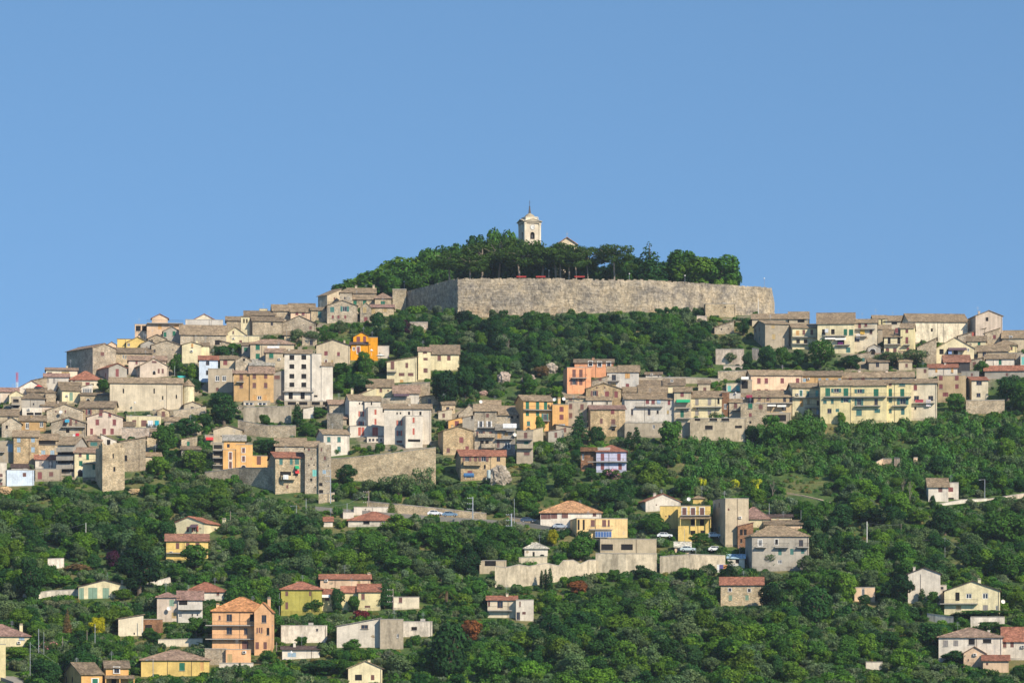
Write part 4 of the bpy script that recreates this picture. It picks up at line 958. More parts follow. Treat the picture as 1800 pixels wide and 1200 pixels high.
1660 1758 1038 1078 f 1021 0 V D 12 P | villa | cream yellow villa with a wide dark roof and long terrace | w8x8@1703@1047 w8x9@1732@1047 v6x13@1683@1048 z7x9@1732@1068 f7x6@1685@1067 w3x8@1752@1068 | B 1652 1719 1060 C 1722 1017
1650 1762 1119 1160 h 1104 0 w M 15 P | farmhouse | broad hipped house in the bottom corner with shaded loggia | v9x9@1708@1127 v12x6@1735@1126 z7x9@1662,1680@1130 |
1762 1840 1126 1160 g 1103 0 w R 14 P | farmhouse | red roofed white house cut by the bottom right edge | b5x9@1766@1132 b5x9@1779@1132 |
1728 1773 1160 1178 g 1152 0 q R | shed | small apricot outbuilding before the broad hipped house | - |
1694 1732 1147 1170 f 1136 0 q M | shed | apricot gabled outbuilding before the broad hipped house | - |
1522 1551 1163 1175 t 1160 0 w T | shed | low white shed alone in the bottom trees | - |
1502 1538 1032 1060 t 1029 0 q T | | ruined pinkish wall house left of the white modern villa | w4x12@1517@1040 |
1632 1667 855 886 g 841 -4 w T 9 P | | small white house on the bend of the right hand road | b6x8@1653@860 |
1666 1685 848 882 t 846 0 w T | | white side wing with a maroon window on the road bend | m7x7@1671@860 v8x5@1671@877 |
138 230 1031 1058 f 1019 0 V D 12 P | villa | pale yellow bungalow with green panels | h7x18@142@1043 h13x19@163@1043 h9x18@186@1043 P.r8x8@151,175@1040 | N
-50 52 1117 1142 h 1098 0 V P 15 P | | cream house with a low red brown hip at the left edge | k8x4@38@1122 | C 38 1096
-20 10 1132 1200 t 1129 0 Y T | | plain yellow annex at the bottom left edge | - |
143 180 1184 1230 g 1165 -32 o B 12 P | villa | larger orange house of the bottom left pair | +g8x10@167@1198 |
186 226 1173 1225 g 1162 -4 o B 10 P | villa | smaller orange house of the bottom left pair | +d7x9@205@1177 v7x10@200@1197 | F 184 236 1186
248 368 1159 1186 h 1143 0 y M 14 P | villa | low yellow house with a mottled tiled roof | g8x12@320@1171 f5x14@355@1170 |
276 314 1049 1096 h 1042 0 P P 10 P | | pinkish grey house with one green window | h7x10@302@1059 y7x9@306@1081 | N
313 356 1053 1096 g 1039 0 W P 10 | | grey house with an open loggia beside the pinkish one | v12x11@322@1059 w4x6@317@1081 v2x3@338,347@1080 | S 313 356 1070
326 399 1039 1056 h 1024 0 w R 13 | | white house under a low red hipped roof behind the loggia house | b4x5@383@1043 |
373 478 1073 1150 h 1050 0 a O 15 P | apartment_block | big orange balcony block with bright orange roof | d8x11@403@1085 v6x11@443@1085 d8x11@403@1108 d5x10@432@1109 b9x14@431@1134 b3x6@386@1085 | B 361 480 1098 B 361 480 1122 C 383 1060 C 424 1060 C 474 1050
447 477 1074 1153 f 1059 5 a O 8 P | apartment_block | gabled right bay of the big orange balcony block | d7x12@464@1087 b2x8@452,456,460@1107 b5x11@452@1134 b5x11@466@1134 v4x11@471@1109 | N
397 441 1141 1168 t 1139 0 a T | apartment_block | ground floor bay beneath the big orange balcony block | y7x14@404@1157 v5x14@411@1157 |
494 566 1035 1078 h 1023 0 l R 12 P | | olive green house with a red hipped roof | b4x7@504@1043 b4x11@504@1064 b3x7@545@1043 | C 523 1021
563 651 1017 1036 g 1010 0 q R 10 P | | peach upper house with a long low red roof | y4x4@631@1023 | C 649 1006
630 669 1039 1074 g 1027 0 Y R 11 P | | yellow house wing with a pinkish red roof and blue window | b5x9@638@1048 b8x4@646@1066 |
600 631 1041 1072 g 1031 0 Y R | | yellow middle wing behind the dark round tree | - |
552 602 1044 1072 g 1036 0 Y R | | yellow lower wing with a pale awning | b6x5@575@1052 | A 552 580 1043 w
692 737 1049 1074 t 1048 0 c T | | low cream house beside the utility pole | b5x8@704@1054 |
592 668 1100 1142 l 1086 0 w G 10 P | workshop | pale warehouse with a slanting roofline | d10x6@641@1101 | N
668 709 1088 1144 t 1086 0 G T 10 X | workshop | brown concrete end of the pale warehouse | w3x6@699@1117 |
494 575 1099 1132 t 1097 0 w T 9 X | workshop | long white wall building with black streaks | - |
496 562 1141 1162 g 1136 0 w D | shed | low white shed with a dark sheet roof | k12x7@513@1150 |
708 760 1092 1120 t 1090 0 w T 8 X | workshop | crumbling white wall house beside the warehouse | v8x5@728@1104 |
857 908 1054 1090 g 1048 0 c R 10 P | | white and cream house alone among dark trees | d8x11@879@1062 b3x8@859@1060 | B 858 900 1072
907 938 1054 1094 t 1051 0 w R 9 P | | white right wing of the lone house among dark trees | b2x8@914@1061 b5x4@921@1077 d5x12@909@1082 |
612 704 914 928 h 900 0 w R 15 P | villa | low villa under a wide bright red hipped roof | v9x5@644@918 |
622 682 891 910 t 888 0 w T | | flat roofed whitish house behind the red hipped villa | - |
603 622 900 915 t 898 0 w T | hut | small white hut beside the flat roofed whitish house | - |
569 585 916 928 g 909 0 w R | hut | tiny red roofed hut among the trees | - |
612 672 1174 1204 f 1161 0 V T 10 P | | cream gabled house with loggia at the bottom edge | v10x9@630@1190 b5x8@655@1190 |
843 890 985 1008 t 982 0 b T | shed | low shed with a dark opening at the end of the long wall | v16x9@862@989 |
304 359 919 948 f 908 28 V R 11 P | | cream gabled house with a red roof above the golden one | b4x8@330@930 nr5x9@343@929 | A 336 349 921 n C 380 911 N
292 366 950 988 g 939 0 y r 10 P | | golden yellow house with a brown red roof | b5x9@312@959 b5x11@330@960 b6x11@347@960 b9x6@350@978 | B 293 366 971
208 252 1087 1120 l 1080 0 c B 9 P | workshop | white shed wall beside the shaded lean to | v2x3@236@1113 |
250 286 1088 1116 t 1084 0 n D | shed | dark open lean to behind the white shed | v10x12@261@1104 |
'''
for ln in HOUSES.strip().split('\n'):
    house(ln.replace('V.y', 'y').replace('P.r', 'r').replace('nw.', 'nw').replace('n.b', 'b'))

def infill():
    rng = random.Random(12); used = set(); n = 0
    K = [k for k in KEEP]
    for (xa, xb, ya, yb_) in ((2, 345, 668, 838), (1300, 1395, 690, 735), (1500, 1795, 590, 655), (575, 760, 690, 760), (770, 1040, 705, 790), (1030, 1300, 672, 735), (350, 560, 570, 640)):
        y = ya + 24
        while y < yb_:
            x = xa + rng.uniform(0, 10)
            while x < xb - 20:
                w = rng.uniform(20, 36); h = rng.uniform(14, 22); x0, x1, y0, y1 = x, x + w, y - h, y; x += 9
                cov = 0
                for i in range(6):
                    for j in range(5):
                        px, py = x0 + w * (i + .5) / 6, y0 + h * (j + .5) / 5
                        if any(k[0] <= px <= k[1] and k[2] <= py <= k[3] for k in K): cov += 1
                if cov > 12 or (x1 < 90 and y0 < 694): continue
                if any(k[4] > D_of(y1) - 1 and k[1] > x0 + 3 and k[0] < x1 - 3 and k[3] > y0 + 7 and k[2] < y1 for k in K): continue
                d = sorted(HL, key=lambda q: abs((q[0] + q[1]) / 2 - (x0 + x1) / 2) + 1.3 * abs((q[2] + q[3]) / 2 - (y0 + y1) / 2))
                for q in d[:4]:
                    dx, dy = (x0 + x1) / 2 - (q[0] + q[1]) / 2, (y0 + y1) / 2 - (q[2] + q[3]) / 2
                    rel = ('below' if dy > 0 else 'above') if abs(dy) > abs(dx) * .7 else ('right of' if dx > 0 else 'left of')
                    lab = f'small house {rel} the ' + q[4]
                    if (rel, q[4]) not in used and len(lab.split()) <= 15 and not q[4].startswith('small house'): break
                else: continue
                used.add((rel, q[4])); rt = rng.choice('ggfglj'); yr = y0 - rng.uniform(4, 7)
                house(f'{x0:.1f} {x1:.1f} {y0:.1f} {y1:.1f} {rt} {yr:.1f} {rng.choice([0, 0, -3, -5])} {rng.choice("sSkgGbbPC")} {rng.choice("BTTBM")} | | {lab} | auto |')
                K.append((x0, x1, yr, y1, D_of(y1) - 1, D_of(y1) + 9)); n += 1; x += w
            y += 9
    print('infill', n)
infill()
# ------------------------------------------------------------------ acropolis: plateau, polygonal wall, church, bell tower
ZT, ZB = 139.4, 116.0
from mathutils import noise as _mn
MNn = _mn.noise
def acropolis():
    pts = [((713 - CX) * 1152 / PX, 1152), ((805 - CX) * 1113 / PX, 1113), ((985 - CX) * 1114 / PX, 1114),
           ((1140 - CX) * 1118 / PX, 1118), ((1356 - CX) * 1140 / PX, 1140), ((1361 - CX) * 1185 / PX, 1185)]
    root = empty('acropolis_wall', (pts[1][0], pts[1][1], ZB))
    tag(root, 'massive ancient wall of fitted grey and tan blocks around the wooded hilltop', 'wall')
    ox, oy = pts[1]
    rng = random.Random(3)
    back = MB(); stones = []
    for i in range(len(pts) - 1):
        (xa, ya), (xb, yb) = pts[i], pts[i + 1]
        L = math.hypot(xb - xa, yb - ya); ux, uy = (xb - xa) / L, (yb - ya) / L; nx, ny = uy, -ux
        q = lambda u, o, z: (xa + ux * u + nx * o - ox, ya + uy * u + ny * o - oy, z - ZB)
        zt = ZT - 0.5
        back.face([q(0, 0, ZB - 3), q(L, 0, ZB - 3), q(L, 0, zt), q(0, 0, zt)], MAT['block'])
        back.face([q(0, 0, zt), q(L, 0, zt), q(L, -2.2, zt), q(0, -2.2, zt)], MAT['block'])
        back.face([q(L, -2.2, ZB), q(0, -2.2, ZB), q(0, -2.2, zt), q(L, -2.2, zt)], MAT['block'])
        z = ZB + 3.0
        bounds = [0.0] * 400
        while z < ZT:
            small = (i == 3 and z > ZT - 3.4) or z > ZT - 1.2 or (i == 3)
            hgt = rng.uniform(0.55, 0.95) if small and z > ZT - 3.6 else rng.uniform(0.6, 1.15)
            if i == 3 and z <= ZT - 3.6: hgt = rng.uniform(0.8, 1.4)
            if z + hgt > ZT: hgt = ZT - z
            u = -0.1; wv = lambda uu, zz: (0.30 * MNn(Vector((uu * .28, i * 9.1, zz * .5))) + .22 * MNn(Vector((uu * .9, i * 5.3, zz * 1.7)))) * min(1, max(0, ZT - zz) * .8 + .45) * 1.5
            while u < L:
                w = rng.uniform(0.6, 1.9) * (hgt + 0.25); w = min(w, 2.8)
                if u + w > L - 0.5: w = L - u + 0.05
                top = z + hgt >= ZT - 0.05
                out = rng.uniform(0.04, 0.15) if not small else rng.uniform(0.03, 0.10)
                if not (top and rng.random() < (.45 if i in (1, 2) else .12)):
                    g = 0.012; s0, s1, s2, s3 = [rng.uniform(-.16, .16) for _ in range(4)]
                    hh = hgt * (2.0 if rng.random() < .10 and z + 2 * hgt < ZT else 1)
                    P = [(u + g + s0, z + g + wv(u, z)), (u + w - g + s1, z + g + wv(u + w, z)), (u + w - g + s2, z + hh - g + wv(u + w, z + hh)), (u + g + s3, z + hh - g + wv(u, z + hh))]
                    c = (sum(p[0] for p in P) / 4, sum(p[1] for p in P) / 4)
                    I = [(c[0] + (p[0] - c[0]) * 0.88, c[1] + (p[1] - c[1]) * 0.86) for p in P]
                    tilt = [out + rng.uniform(-.04, .04) + (.05 if hh > hgt else 0) for _ in range(4)]
                    V = [q(p[0], -0.05, p[1]) for p in P] + [q(p[0], t * .45, p[1]) for p, t in zip(P, tilt)] + [q(p[0], t, p[1]) for p, t in zip(I, tilt)]
                    stones.append((w * hh * (1.6 if i in (0, 1, 2) else 1), V))
                u += w
            z += hgt
    back.obj('wall_core', root)
    stones.sort(key=lambda s: -s[0])
    F = []
    for o in (0, 4):
        for k in range(4):
            F.append((o + k, o + (k + 1) % 4, o + 4 + (k + 1) % 4, o + 4 + k))
    F.append((8, 9, 10, 11))
    for k, (_, V) in enumerate(stones[:290]):
        me = bpy.data.meshes.new('stone'); me.from_pydata(V, [], F); me.materials.append(MAT['block'])
        link('stone', me, root)
    vv, ff = [], []
    for (_, V) in stones[290:]:
        b = len(vv); vv += V; ff += [tuple(b + i for i in f) for f in F]
    me = bpy.data.meshes.new('small_stones'); me.from_pydata(vv, [], ff); me.materials.append(MAT['block'])
    o = link('small_stones', me, root); o['kind'] = 'stuff'
    for _k in ((690, 810, 486, 543, 1128, 1190), (805, 1150, 486, 545, 1111, 1190), (1150, 1360, 486, 538, 1124, 1190)): KEEP.append(_k)
    # level ground inside the wall
    b = MB(); zt = ZT - 1.4
    inner = [(p[0], p[1] + 2.0) for p in pts] + [((1361 - CX) * 1290 / PX, 1290), ((560 - CX) * 1300 / PX, 1300), ((640 - CX) * 1195 / PX, 1195)]
    b.slab([(x, y, zt) for x, y in inner], 14.0, MAT['ground'])
    tag(b.obj('hilltop_terrace'), kind='structure')
acropolis()

# little forward tower at the wall's far end, and the wall that runs on from it
b = MB(); d = 1150; x0, x1 = (690 - CX) * d / PX, (714 - CX) * d / PX
b.box(0, x1 - x0, 0, 4, 0, 22, MAT['stone']); b.box(-.1, x1 - x0 + .1, -.1, 4.1, 22, 22.25, MAT['concrete'])
o = b.obj('wall_tower', None, (0.48, 0.40, 0.28)); o.location = (x0, d, (YH - 509) * d / PX - 22)
tag(o, 'square pale stone tower where the acropolis wall meets the oleander', 'tower')

def bell_tower():
    d = 1150; k = d / PX
    xl, xr = (923 - CX) * k, (950 - CX) * k
    W = (xr - xl) / math.cos(0.42) * .94; zc = (YH - 392) * k; z0 = ZT - 1.4
    r = empty('bell_tower', (xl, d, z0), 0.36)
    tag(r, 'baroque church bell tower with white clock face and iron spire above the pines', 'bell tower')
    H = zc - z0; m = MAT['plaster']; col = (0.70, 0.60, 0.46)
    b = MB(); hole = (W / 2 - .85, W / 2 + .85, H - 5.6, H - 3.0)
    wall_face(b, (0, 0), 1, 0, W, 0, H, [hole], m, 0.9)
    wall_face(b, (0, W), 0, -1, W, 0, H, [hole], m, 0.9)
    wall_face(b, (W, 0), 0, 1, W, 0, H, [hole], m, 0.9)
    wall_face(b, (W, W), -1, 0, W, 0, H, [], m)
    b.obj('shaft', r, col)
    for (cx_, cy_) in ((0, 0), (W, 0), (0, W), (W, W)):
        p = MB(); p.box(cx_ - .32, cx_ + .32, cy_ - .32, cy_ + .32, 0, H - .3, m); p.box(cx_ - .42, cx_ + .42, cy_ - .42, cy_ + .42, H - .3, H + .1, m); p.obj('pilaster', r, (0.74, 0.65, 0.5))
    c = MB(); c.box(-.4, W + .4, -.4, W + .4, H + .1, H + .45, m); c.box(-.58, W + .58, -.58, W + .58, H + .45, H + .7, m)
    for (rot) in (0, 1):
        # pediments over the faces
        if rot == 0:
            c.face([(-.4, -.76, H + .7), (W + .4, -.76, H + .7), (W / 2, -.76, H + 1.55)], m)
            c.slab([(-.6, -.95, H + .8), (W / 2, -.95, H + 1.75), (W / 2, .6, H + 1.75), (-.6, .6, H + .8)], .22, m)
            c.slab([(W / 2, -.95, H + 1.75), (W + .6, -.95, H + .8), (W + .6, .6, H + .8), (W / 2, .6, H + 1.75)], .22, m)
        else:
            c.slab([(-.95, -.6, H + .8), (-.95, W / 2, H + 1.75), (.6, W / 2, H + 1.75), (.6, -.6, H + .8)][::-1], .22, m)
            c.slab([(-.95, W / 2, H + 1.75), (-.95, W + .6, H + .8), (.6, W + .6, H + .8), (.6, W / 2, H + 1.75)][::-1], .22, m)
    c.obj('cornice', r, (0.62, 0.52, 0.38))
    a = MB(); a.box(.7, W - .7, .7, W - .7, H + .7, H + 2.3, m); a.box(.5, W - .5, .5, W - .5, H + 2.3, H + 2.5, m)
    a.obj('attic', r, (0.70, 0.62, 0.48))
    dm = MB(); h = W / 2
    dm.lathe([(1.9, H + 2.5), (1.75, H + 2.9), (1.35, H + 3.35), (.75, H + 3.7), (.35, H + 4.0)], 12, MAT['stone'], (h, h)); dm.obj('dome', r, (0.40, 0.34, 0.24))
    for (cx_, cy_) in ((.5, .5), (W - .5, .5), (.5, W - .5), (W - .5, W - .5)):
        f = MB(); f.lathe([(.2, H + .7), (.3, H + 1.2), (.1, H + 1.6), (.24, H + 1.9), (.02, H + 2.4)], 8, m, (cx_, cy_)); f.obj('finial', r, (0.6, 0.55, 0.45))
    s = MB()
    for q in range(4):
        t = math.pi / 4 + q * math.pi / 2; s.tube((h + .5 * math.cos(t), h + .5 * math.sin(t), H + 3.2), (h + .12 * math.cos(t), h + .12 * math.sin(t), H + 6.2), .10, n=4, mat=MAT['copper'])
    for zz, rr in ((3.9, .46), (4.7, .36), (5.5, .26)): s.lathe([(rr, H + zz), (rr + .05, H + zz + .08), (rr, H + zz + .16)], 8, MAT['copper'], (h, h))
    s.tube((h, h, H + 3.2), (h, h, H + 8.6), .11, .06, mat=MAT['copper']); s.tube((h - .35, h, H + 7.9), (h + .35, h, H + 7.9), .06, n=4, mat=MAT['copper'])
    s.lathe([(.0, H + 6.0), (.36, H + 6.3), (.0, H + 6.6)], 8, MAT['copper'], (h, h))
    s.obj('spire', r)
    zc_ = H - 1.35
    ck = MB(); n = 24
    ck.face([(W / 2 + .82 * math.cos(2 * math.pi * i / n), -.08, zc_ + .82 * math.sin(2 * math.pi * i / n)) for i in reversed(range(n))][::-1], MAT['white'])
    for i in range(n):
        t0, t1 = 2 * math.pi * i / n, 2 * math.pi * (i + 1) / n
        ck.face([(W/2 + .82*math.cos(t0), -.14, zc_ + .82*math.sin(t0)), (W/2 + .82*math.cos(t1), -.14, zc_ + .82*math.sin(t1)), (W/2 + 1.0*math.cos(t1), -.04, zc_ + 1.0*math.sin(t1)), (W/2 + 1.0*math.cos(t0), -.04, zc_ + 1.0*math.sin(t0))], MAT['concrete'])
    co = ck.obj('clock_face', r)
    for i in range(12):
        t = i * math.pi / 6; hm = MB(); M = Matrix.Translation((W / 2, -.1, zc_)) @ Matrix.Rotation(t, 4, 'Y')
        hm.box(-.03, .03, -.02, .0, .62, .74, MAT['iron'], M); hm.obj('hour_mark', co)
    for nm, t, l in (('hour_hand', 1.25, .42), ('minute_hand', 1.9, .62)):
        hm = MB(); M = Matrix.Translation((W / 2, -.13, zc_)) @ Matrix.Rotation(t, 4, 'Y'); hm.box(-.035, .035, -.02, .0, -.08, l, MAT['iron'], M); hm.obj(nm, co)
    ar = MB(); ar.lathe([(.5, H - 5.2), (.42, H - 4.6), (.3, H - 4.2), (.05, H - 4.0)], 12, MAT['copper'], (W / 2, .45)); ar.tube((W / 2 - .85, .45, H - 3.9), (W / 2 + .85, .45, H - 3.9), .07, n=5, mat=MAT['bark']); ar.obj('bell', r)
    n = 10                                                       # arched hood over the belfry opening
    ah = MB()
    for i in range(n):
        t0, t1 = math.pi * i / n, math.pi * (i + 1) / n
        pts = [(W/2 + .85*math.cos(t0), -.05, H - 3.9 + .85*math.sin(t0)), (W/2 + 1.05*math.cos(t0), -.05, H - 3.9 + 1.05*math.sin(t0)), (W/2 + 1.05*math.cos(t1), -.05, H - 3.9 + 1.05*math.sin(t1)), (W/2 + .85*math.cos(t1), -.05, H - 3.9 + .85*math.sin(t1))]
        ah.face(pts, MAT['plaster'])
    ah.obj('arch_moulding', r, (0.66, 0.55, 0.4))
bell_tower()

def hill_church():
    d = 1168; k = d / PX; x0, x1 = (978 - CX) * k, (1036 - CX) * k; z0 = ZT - 1.4
    r = empty('church', (x0, d, z0)); tag(r, 'cream church front glimpsed between the pine trunks on the hilltop', 'church')
    W = x1 - x0; H = (YH - 430) * k - z0; Wc = W * .62
    b = MB(); wall_face(b, (0, 0), 1, 0, W, 0, H * .78, [(1.0, 1.8, 0, 2.4), (W - 3.4, W - 2.4, 0, 2.4)], MAT['plaster'], .3)
    b.face([(0, .01, H * .78), (W, .01, H * .78), (W, 14, H * .78), (0, 14, H * .78)], MAT['roof'])
    b.box(0, W, .02, 14, -.5, H * .779, MAT['plaster']); b.obj('nave_walls', r, (0.72, 0.60, 0.40))
    c = MB(); c.box(0.3, Wc, -.3, 12, 0, H, MAT['plaster']); c.face([(0.3, -.3, H), (Wc, -.3, H), (Wc / 2 + .15, -.3, H + 2.4)], MAT['plaster']); c.obj('gabled_front', r, (0.74, 0.62, 0.42))
    g = MB(); g.slab([(-.1, -.8, H + .1), (Wc / 2 + .15, -.8, H + 2.75), (Wc / 2 + .15, 12, H + 2.75), (-.1, 12, H + .1)], .25, MAT['roof']); g.slab([(Wc / 2 + .15, -.8, H + 2.75), (Wc + .4, -.8, H + .1), (Wc + .4, 12, H + .1), (Wc / 2 + .15, 12, H + 2.75)], .25, MAT['roof']); g.obj('roof', r, (0.42, 0.24, 0.16))
    x = MB(); cx_ = Wc / 2 + .15; x.box(cx_ - .05, cx_ + .05, -.6, -.5, H + 2.7, H + 4.6, MAT['concrete']); x.box(cx_ - .45, cx_ + .45, -.6, -.5, H + 3.7, H + 3.8, MAT['concrete']); x.obj('cross', r)
    u = MB(); u.lathe([(.3, H * .78), (.5, H * .78 + .6), (.25, H * .78 + 1.2), (.4, H * .78 + 1.6), (.02, H * .78 + 2.4)], 8, MAT['plaster'], (W - .7, .3)); u.obj('urn', r, (0.6, 0.52, 0.4))
hill_church()

def bell_gable():
    d = D_of(588); k = d / PX; x0, x1 = (424 - CX) * k, (439 - CX) * k; z0 = (YH - 600) * k; H = (YH - 557) * k - z0
    r = empty('bell_gable', (x0, d - .5, z0)); tag(r, 'flat yellow bell gable with two small arches beside the long nave', 'bell gable')
    W = x1 - x0; b = MB(); h1 = (W * .24, W * .42, H - 2.1, H - .7); h2 = (W * .58, W * .76, H - 2.1, H - .7)
    wall_face(b, (0, 0), 1, 0, W, 0, H, [h1, h2], MAT['plaster'], .6); wall_face(b, (0, 1.4), 0, -1, 1.4, 0, H, [], MAT['plaster']); wall_face(b, (W, 0), 0, 1, 1.4, 0, H, [], MAT['plaster'])
    b.face([(W, 1.4, 0), (0, 1.4, 0), (0, 1.4, H), (W, 1.4, H)], MAT['plaster']); b.obj('wall', r, COLS['V'])
    c = MB(); c.slab([(-.3, -.3, H + .2), (W + .3, -.3, H + .2), (W + .3, 1.7, H + .5), (-.3, 1.7, H + .5)], .2, MAT['roof']); c.obj('roof', r, ROOFS['T'])
    KEEP.append((424, 439, 557, 588, d - 2, d + 3))
bell_gable()

def apse():
    d = D_of(724) + 2; k = d / PX; c = (330 - CX) * k; r_ = 10.5 * k; z1 = (YH - 678) * k; z0 = (YH - 724) * k - 4
    r = empty('church_apse', (c, d + 2, z0)); tag(r, 'rounded cream apse closing the end of the long blank chapel', 'church apse')
    b = MB(); b.lathe([(r_, 0), (r_, z1 - z0)], 20, MAT['stained']); b.obj('wall', r, COLS['V'])
    q = MB(); q.lathe([(r_ + .3, z1 - z0), (r_ + .25, z1 - z0 + .15), (.1, z1 - z0 + 2.2)], 20, MAT['roof']); q.obj('roof', r, ROOFS['T'])
    KEEP.append((319, 341, 672, 724, d - 3, d + 6))
apse()

# ------------------------------------------------------------------ retaining walls, road, path
WALLS = [
 ([(305,722,736),(362,715,733)], 'low grey retaining wall below the rounded apse', 'k', 'stone'),
 ([(428,716,742),(512,714,744)], 'tall grey retaining wall beneath the garages', 'k', 'stained'),
 ([(418,738,760),(470,748,766),(520,748,768)], 'rough pale terrace wall above the beige gable', 's', 'stone'),
 ([(575,726,756),(603,727,760)], 'grey terrace wall between the white hut and the school', 'k', 'stone'),
 ([(360,830,842),(420,822,850),(482,822,866)], 'rubble wall below the orange balcony house', 's', 'stone'),
 ([(578,806,842),(615,804,846),(690,796,850),(766,786,852)], 'long sloping stone wall below the cream school', 'S', 'stone'),
 ([(214,752,776),(262,752,778)], 'pinkish stone terrace wall under the washing balcony', 'P', 'stone'),
 ([(700,676,700),(756,672,704)], 'rough stone wall left of the great chestnut', 's', 'stone'),
 ([(1122,664,674),(1200,663,676),(1266,666,678)], 'long road wall above the dark tiled roofs', 'k', 'stained'),
 ([(1262,653,672),(1320,651,672)], 'stone terrace wall left of the apricot terrace', 's', 'stone'),
 ([(1258,614,640),(1308,614,642)], 'cream terrace wall on the slope below the acropolis', 'P', 'stained'),
 ([(1322,612,632),(1334,613,634)], 'short cream terrace wall beside the dark trees', 'P', 'stained'),
 ([(1272,643,650),(1306,644,651)], 'low white terrace wall below the small olive tree', 'P', 'plaster'),
 ([(1225,555,568),(1243,556,568)], 'beige wall fragment under the bastion room', 'P', 'stone'),
 ([(720,566,578),(752,566,580)], 'pinkish terrace wall above the dark wood', 'P', 'stone'),
 ([(1698,704,728),(1766,703,728)], 'stone terrace wall right of the tan house', 's', 'stone'),
 ([(645,881,900),(700,886,906),(770,893,909),(855,902,913)], 'long tan wall along the road of parked cars', 'S', 'stone'),
 ([(895,909,915),(950,914,924)], 'low tan wall where the road reaches the hipped villa', 'S', 'stone'),
 ([(870,995,1034),(890,997,1033),(912,992,1032),(930,995,1030),(950,991,1028),(962,990,1026),(982,994,1023),(990,985,1022),(1008,984,1018),(1020,991,1016),(1035,984,1013),(1048,984,1010)], 'long tan concrete wall above the cypresses', 'C', 'stained'),
 ([(912,980,996),(962,978,994)], 'short upper concrete wall below the white domed hut', 'C', 'stained'),
 ([(1047,972,1008),(1100,973,1010),(1155,973,1006)], 'tall stained wall under the long concrete building', 'C', 'stained'),
 ([(1160,978,1008),(1215,974,1008),(1275,976,1002)], 'beige concrete wall hung with ivy beside the billboard', 'C', 'stained'),
 ([(40,1044,1056),(90,1038,1054),(138,1036,1052)], 'white streaked retaining wall left of the yellow bungalow', 'w', 'stained'),
 ([(84,982,997),(112,981,994)], 'small white wall in the garden above the bungalow', 'w', 'stained'),
 ([(256,1026,1034),(300,1014,1026)], 'pale curved wall under the dark oak', 'w', 'stained'),
 ([(278,1124,1136),(356,1122,1136)], 'cream garden wall left of the orange balcony block', 'c', 'plaster'),
 ([(1648,886,894),(1690,878,890),(1736,876,884)], 'bright white curved wall at the road bend', 'w', 'plaster'),
 ([(1736,877,884),(1800,867,876),(1900,857,868)], 'pale road wall climbing to the picture edge', 'P', 'stained'),
 ([(1630,1078,1090),(1676,1084,1100)], 'slanting white wall below the yellow terrace villa', 'w', 'stained'),
 ([(1706,1084,1100),(1766,1084,1100)], 'white wall beneath the clipped hedge', 'w', 'stained'),
 ([(360,1140,1166),(398,1140,1166)], 'grey block wall beside the big orange balcony block', 'G', 'stone'),
 ([(385,1165,1172),(445,1165,1172)], 'pale low fence wall in front of the orange balcony block', 'w', 'plaster'),
 ([(1540,812,820),(1552,806,818),(1568,806,820)], 'ruined pinkish wall stub in the scrub', 'q', 'stone'),
 ([(1572,804,826),(1582,805,828)], 'taller ruined wall stub in the scrub', 'q', 'stone'),
 ([(1606,804,820),(1613,804,820)], 'narrow ruined wall stub in the scrub', 'q', 'stone'),
 ([(1080,1000,1008),(1088,1000,1008)], 'short stub of wall below the stained wall', 'q', 'stone'),
 ([(560,868,890),(588,866,886)], 'rubble footing wall beneath the ruined tower end', 's', 'stone'),
 ([(655,700,716),(722,700,716)], 'stone parapet wall above the school roof', 'k', 'stone'),
 ([(1165,988,1003),(1230,992,1006)], 'low concrete wall among junk by the mural', 'G', 'stained'),
]
for (p, lab, c, mk) in WALLS: wall_strip(p, lab, c, matk=mk)

def ribbon(name, pts, width, mat, thick=3.0, lift=0.4):
    """a level strip of road set into the hillside along photo pixels (x, y)"""
    P = [on_hill(x, y) for x, y in pts]; b = MB()
    for i in range(len(P) - 1):
        a, e = P[i], P[i + 1]; d = (e - a); n = Vector((-d.y, d.x, 0)).normalized() * width / 2
        z0, z1 = Vector((0, 0, lift)), Vector((0, 0, lift))
        b.slab([a - n + z0, e - n + z1, e + n + z1, a + n + z0], thick, mat)
    tag(b.obj(name), kind='structure')
    for (x, y), (x2, y2) in zip(pts[:-1], pts[1:]): KEEP.append((min(x, x2), max(x, x2), min(y, y2) - 7, max(y, y2) - 5, D_of(max(y, y2)) - 3, D_of(min(y, y2)) + 3))
ribbon('road', [(560, 893), (640, 900), (700, 905), (780, 911), (860, 916), (930, 921), (1000, 932)], 6.0, MAT['asphalt'])
ribbon('path', [(1385, 866), (1410, 870), (1440, 877), (1462, 884)], 1.8, MAT['earth'], 1.0, 0.1)
ribbon('track', [(-20, 1187), (12, 1190), (40, 1200)], 5.0, MAT['asphalt'], 1.5, 0.3)

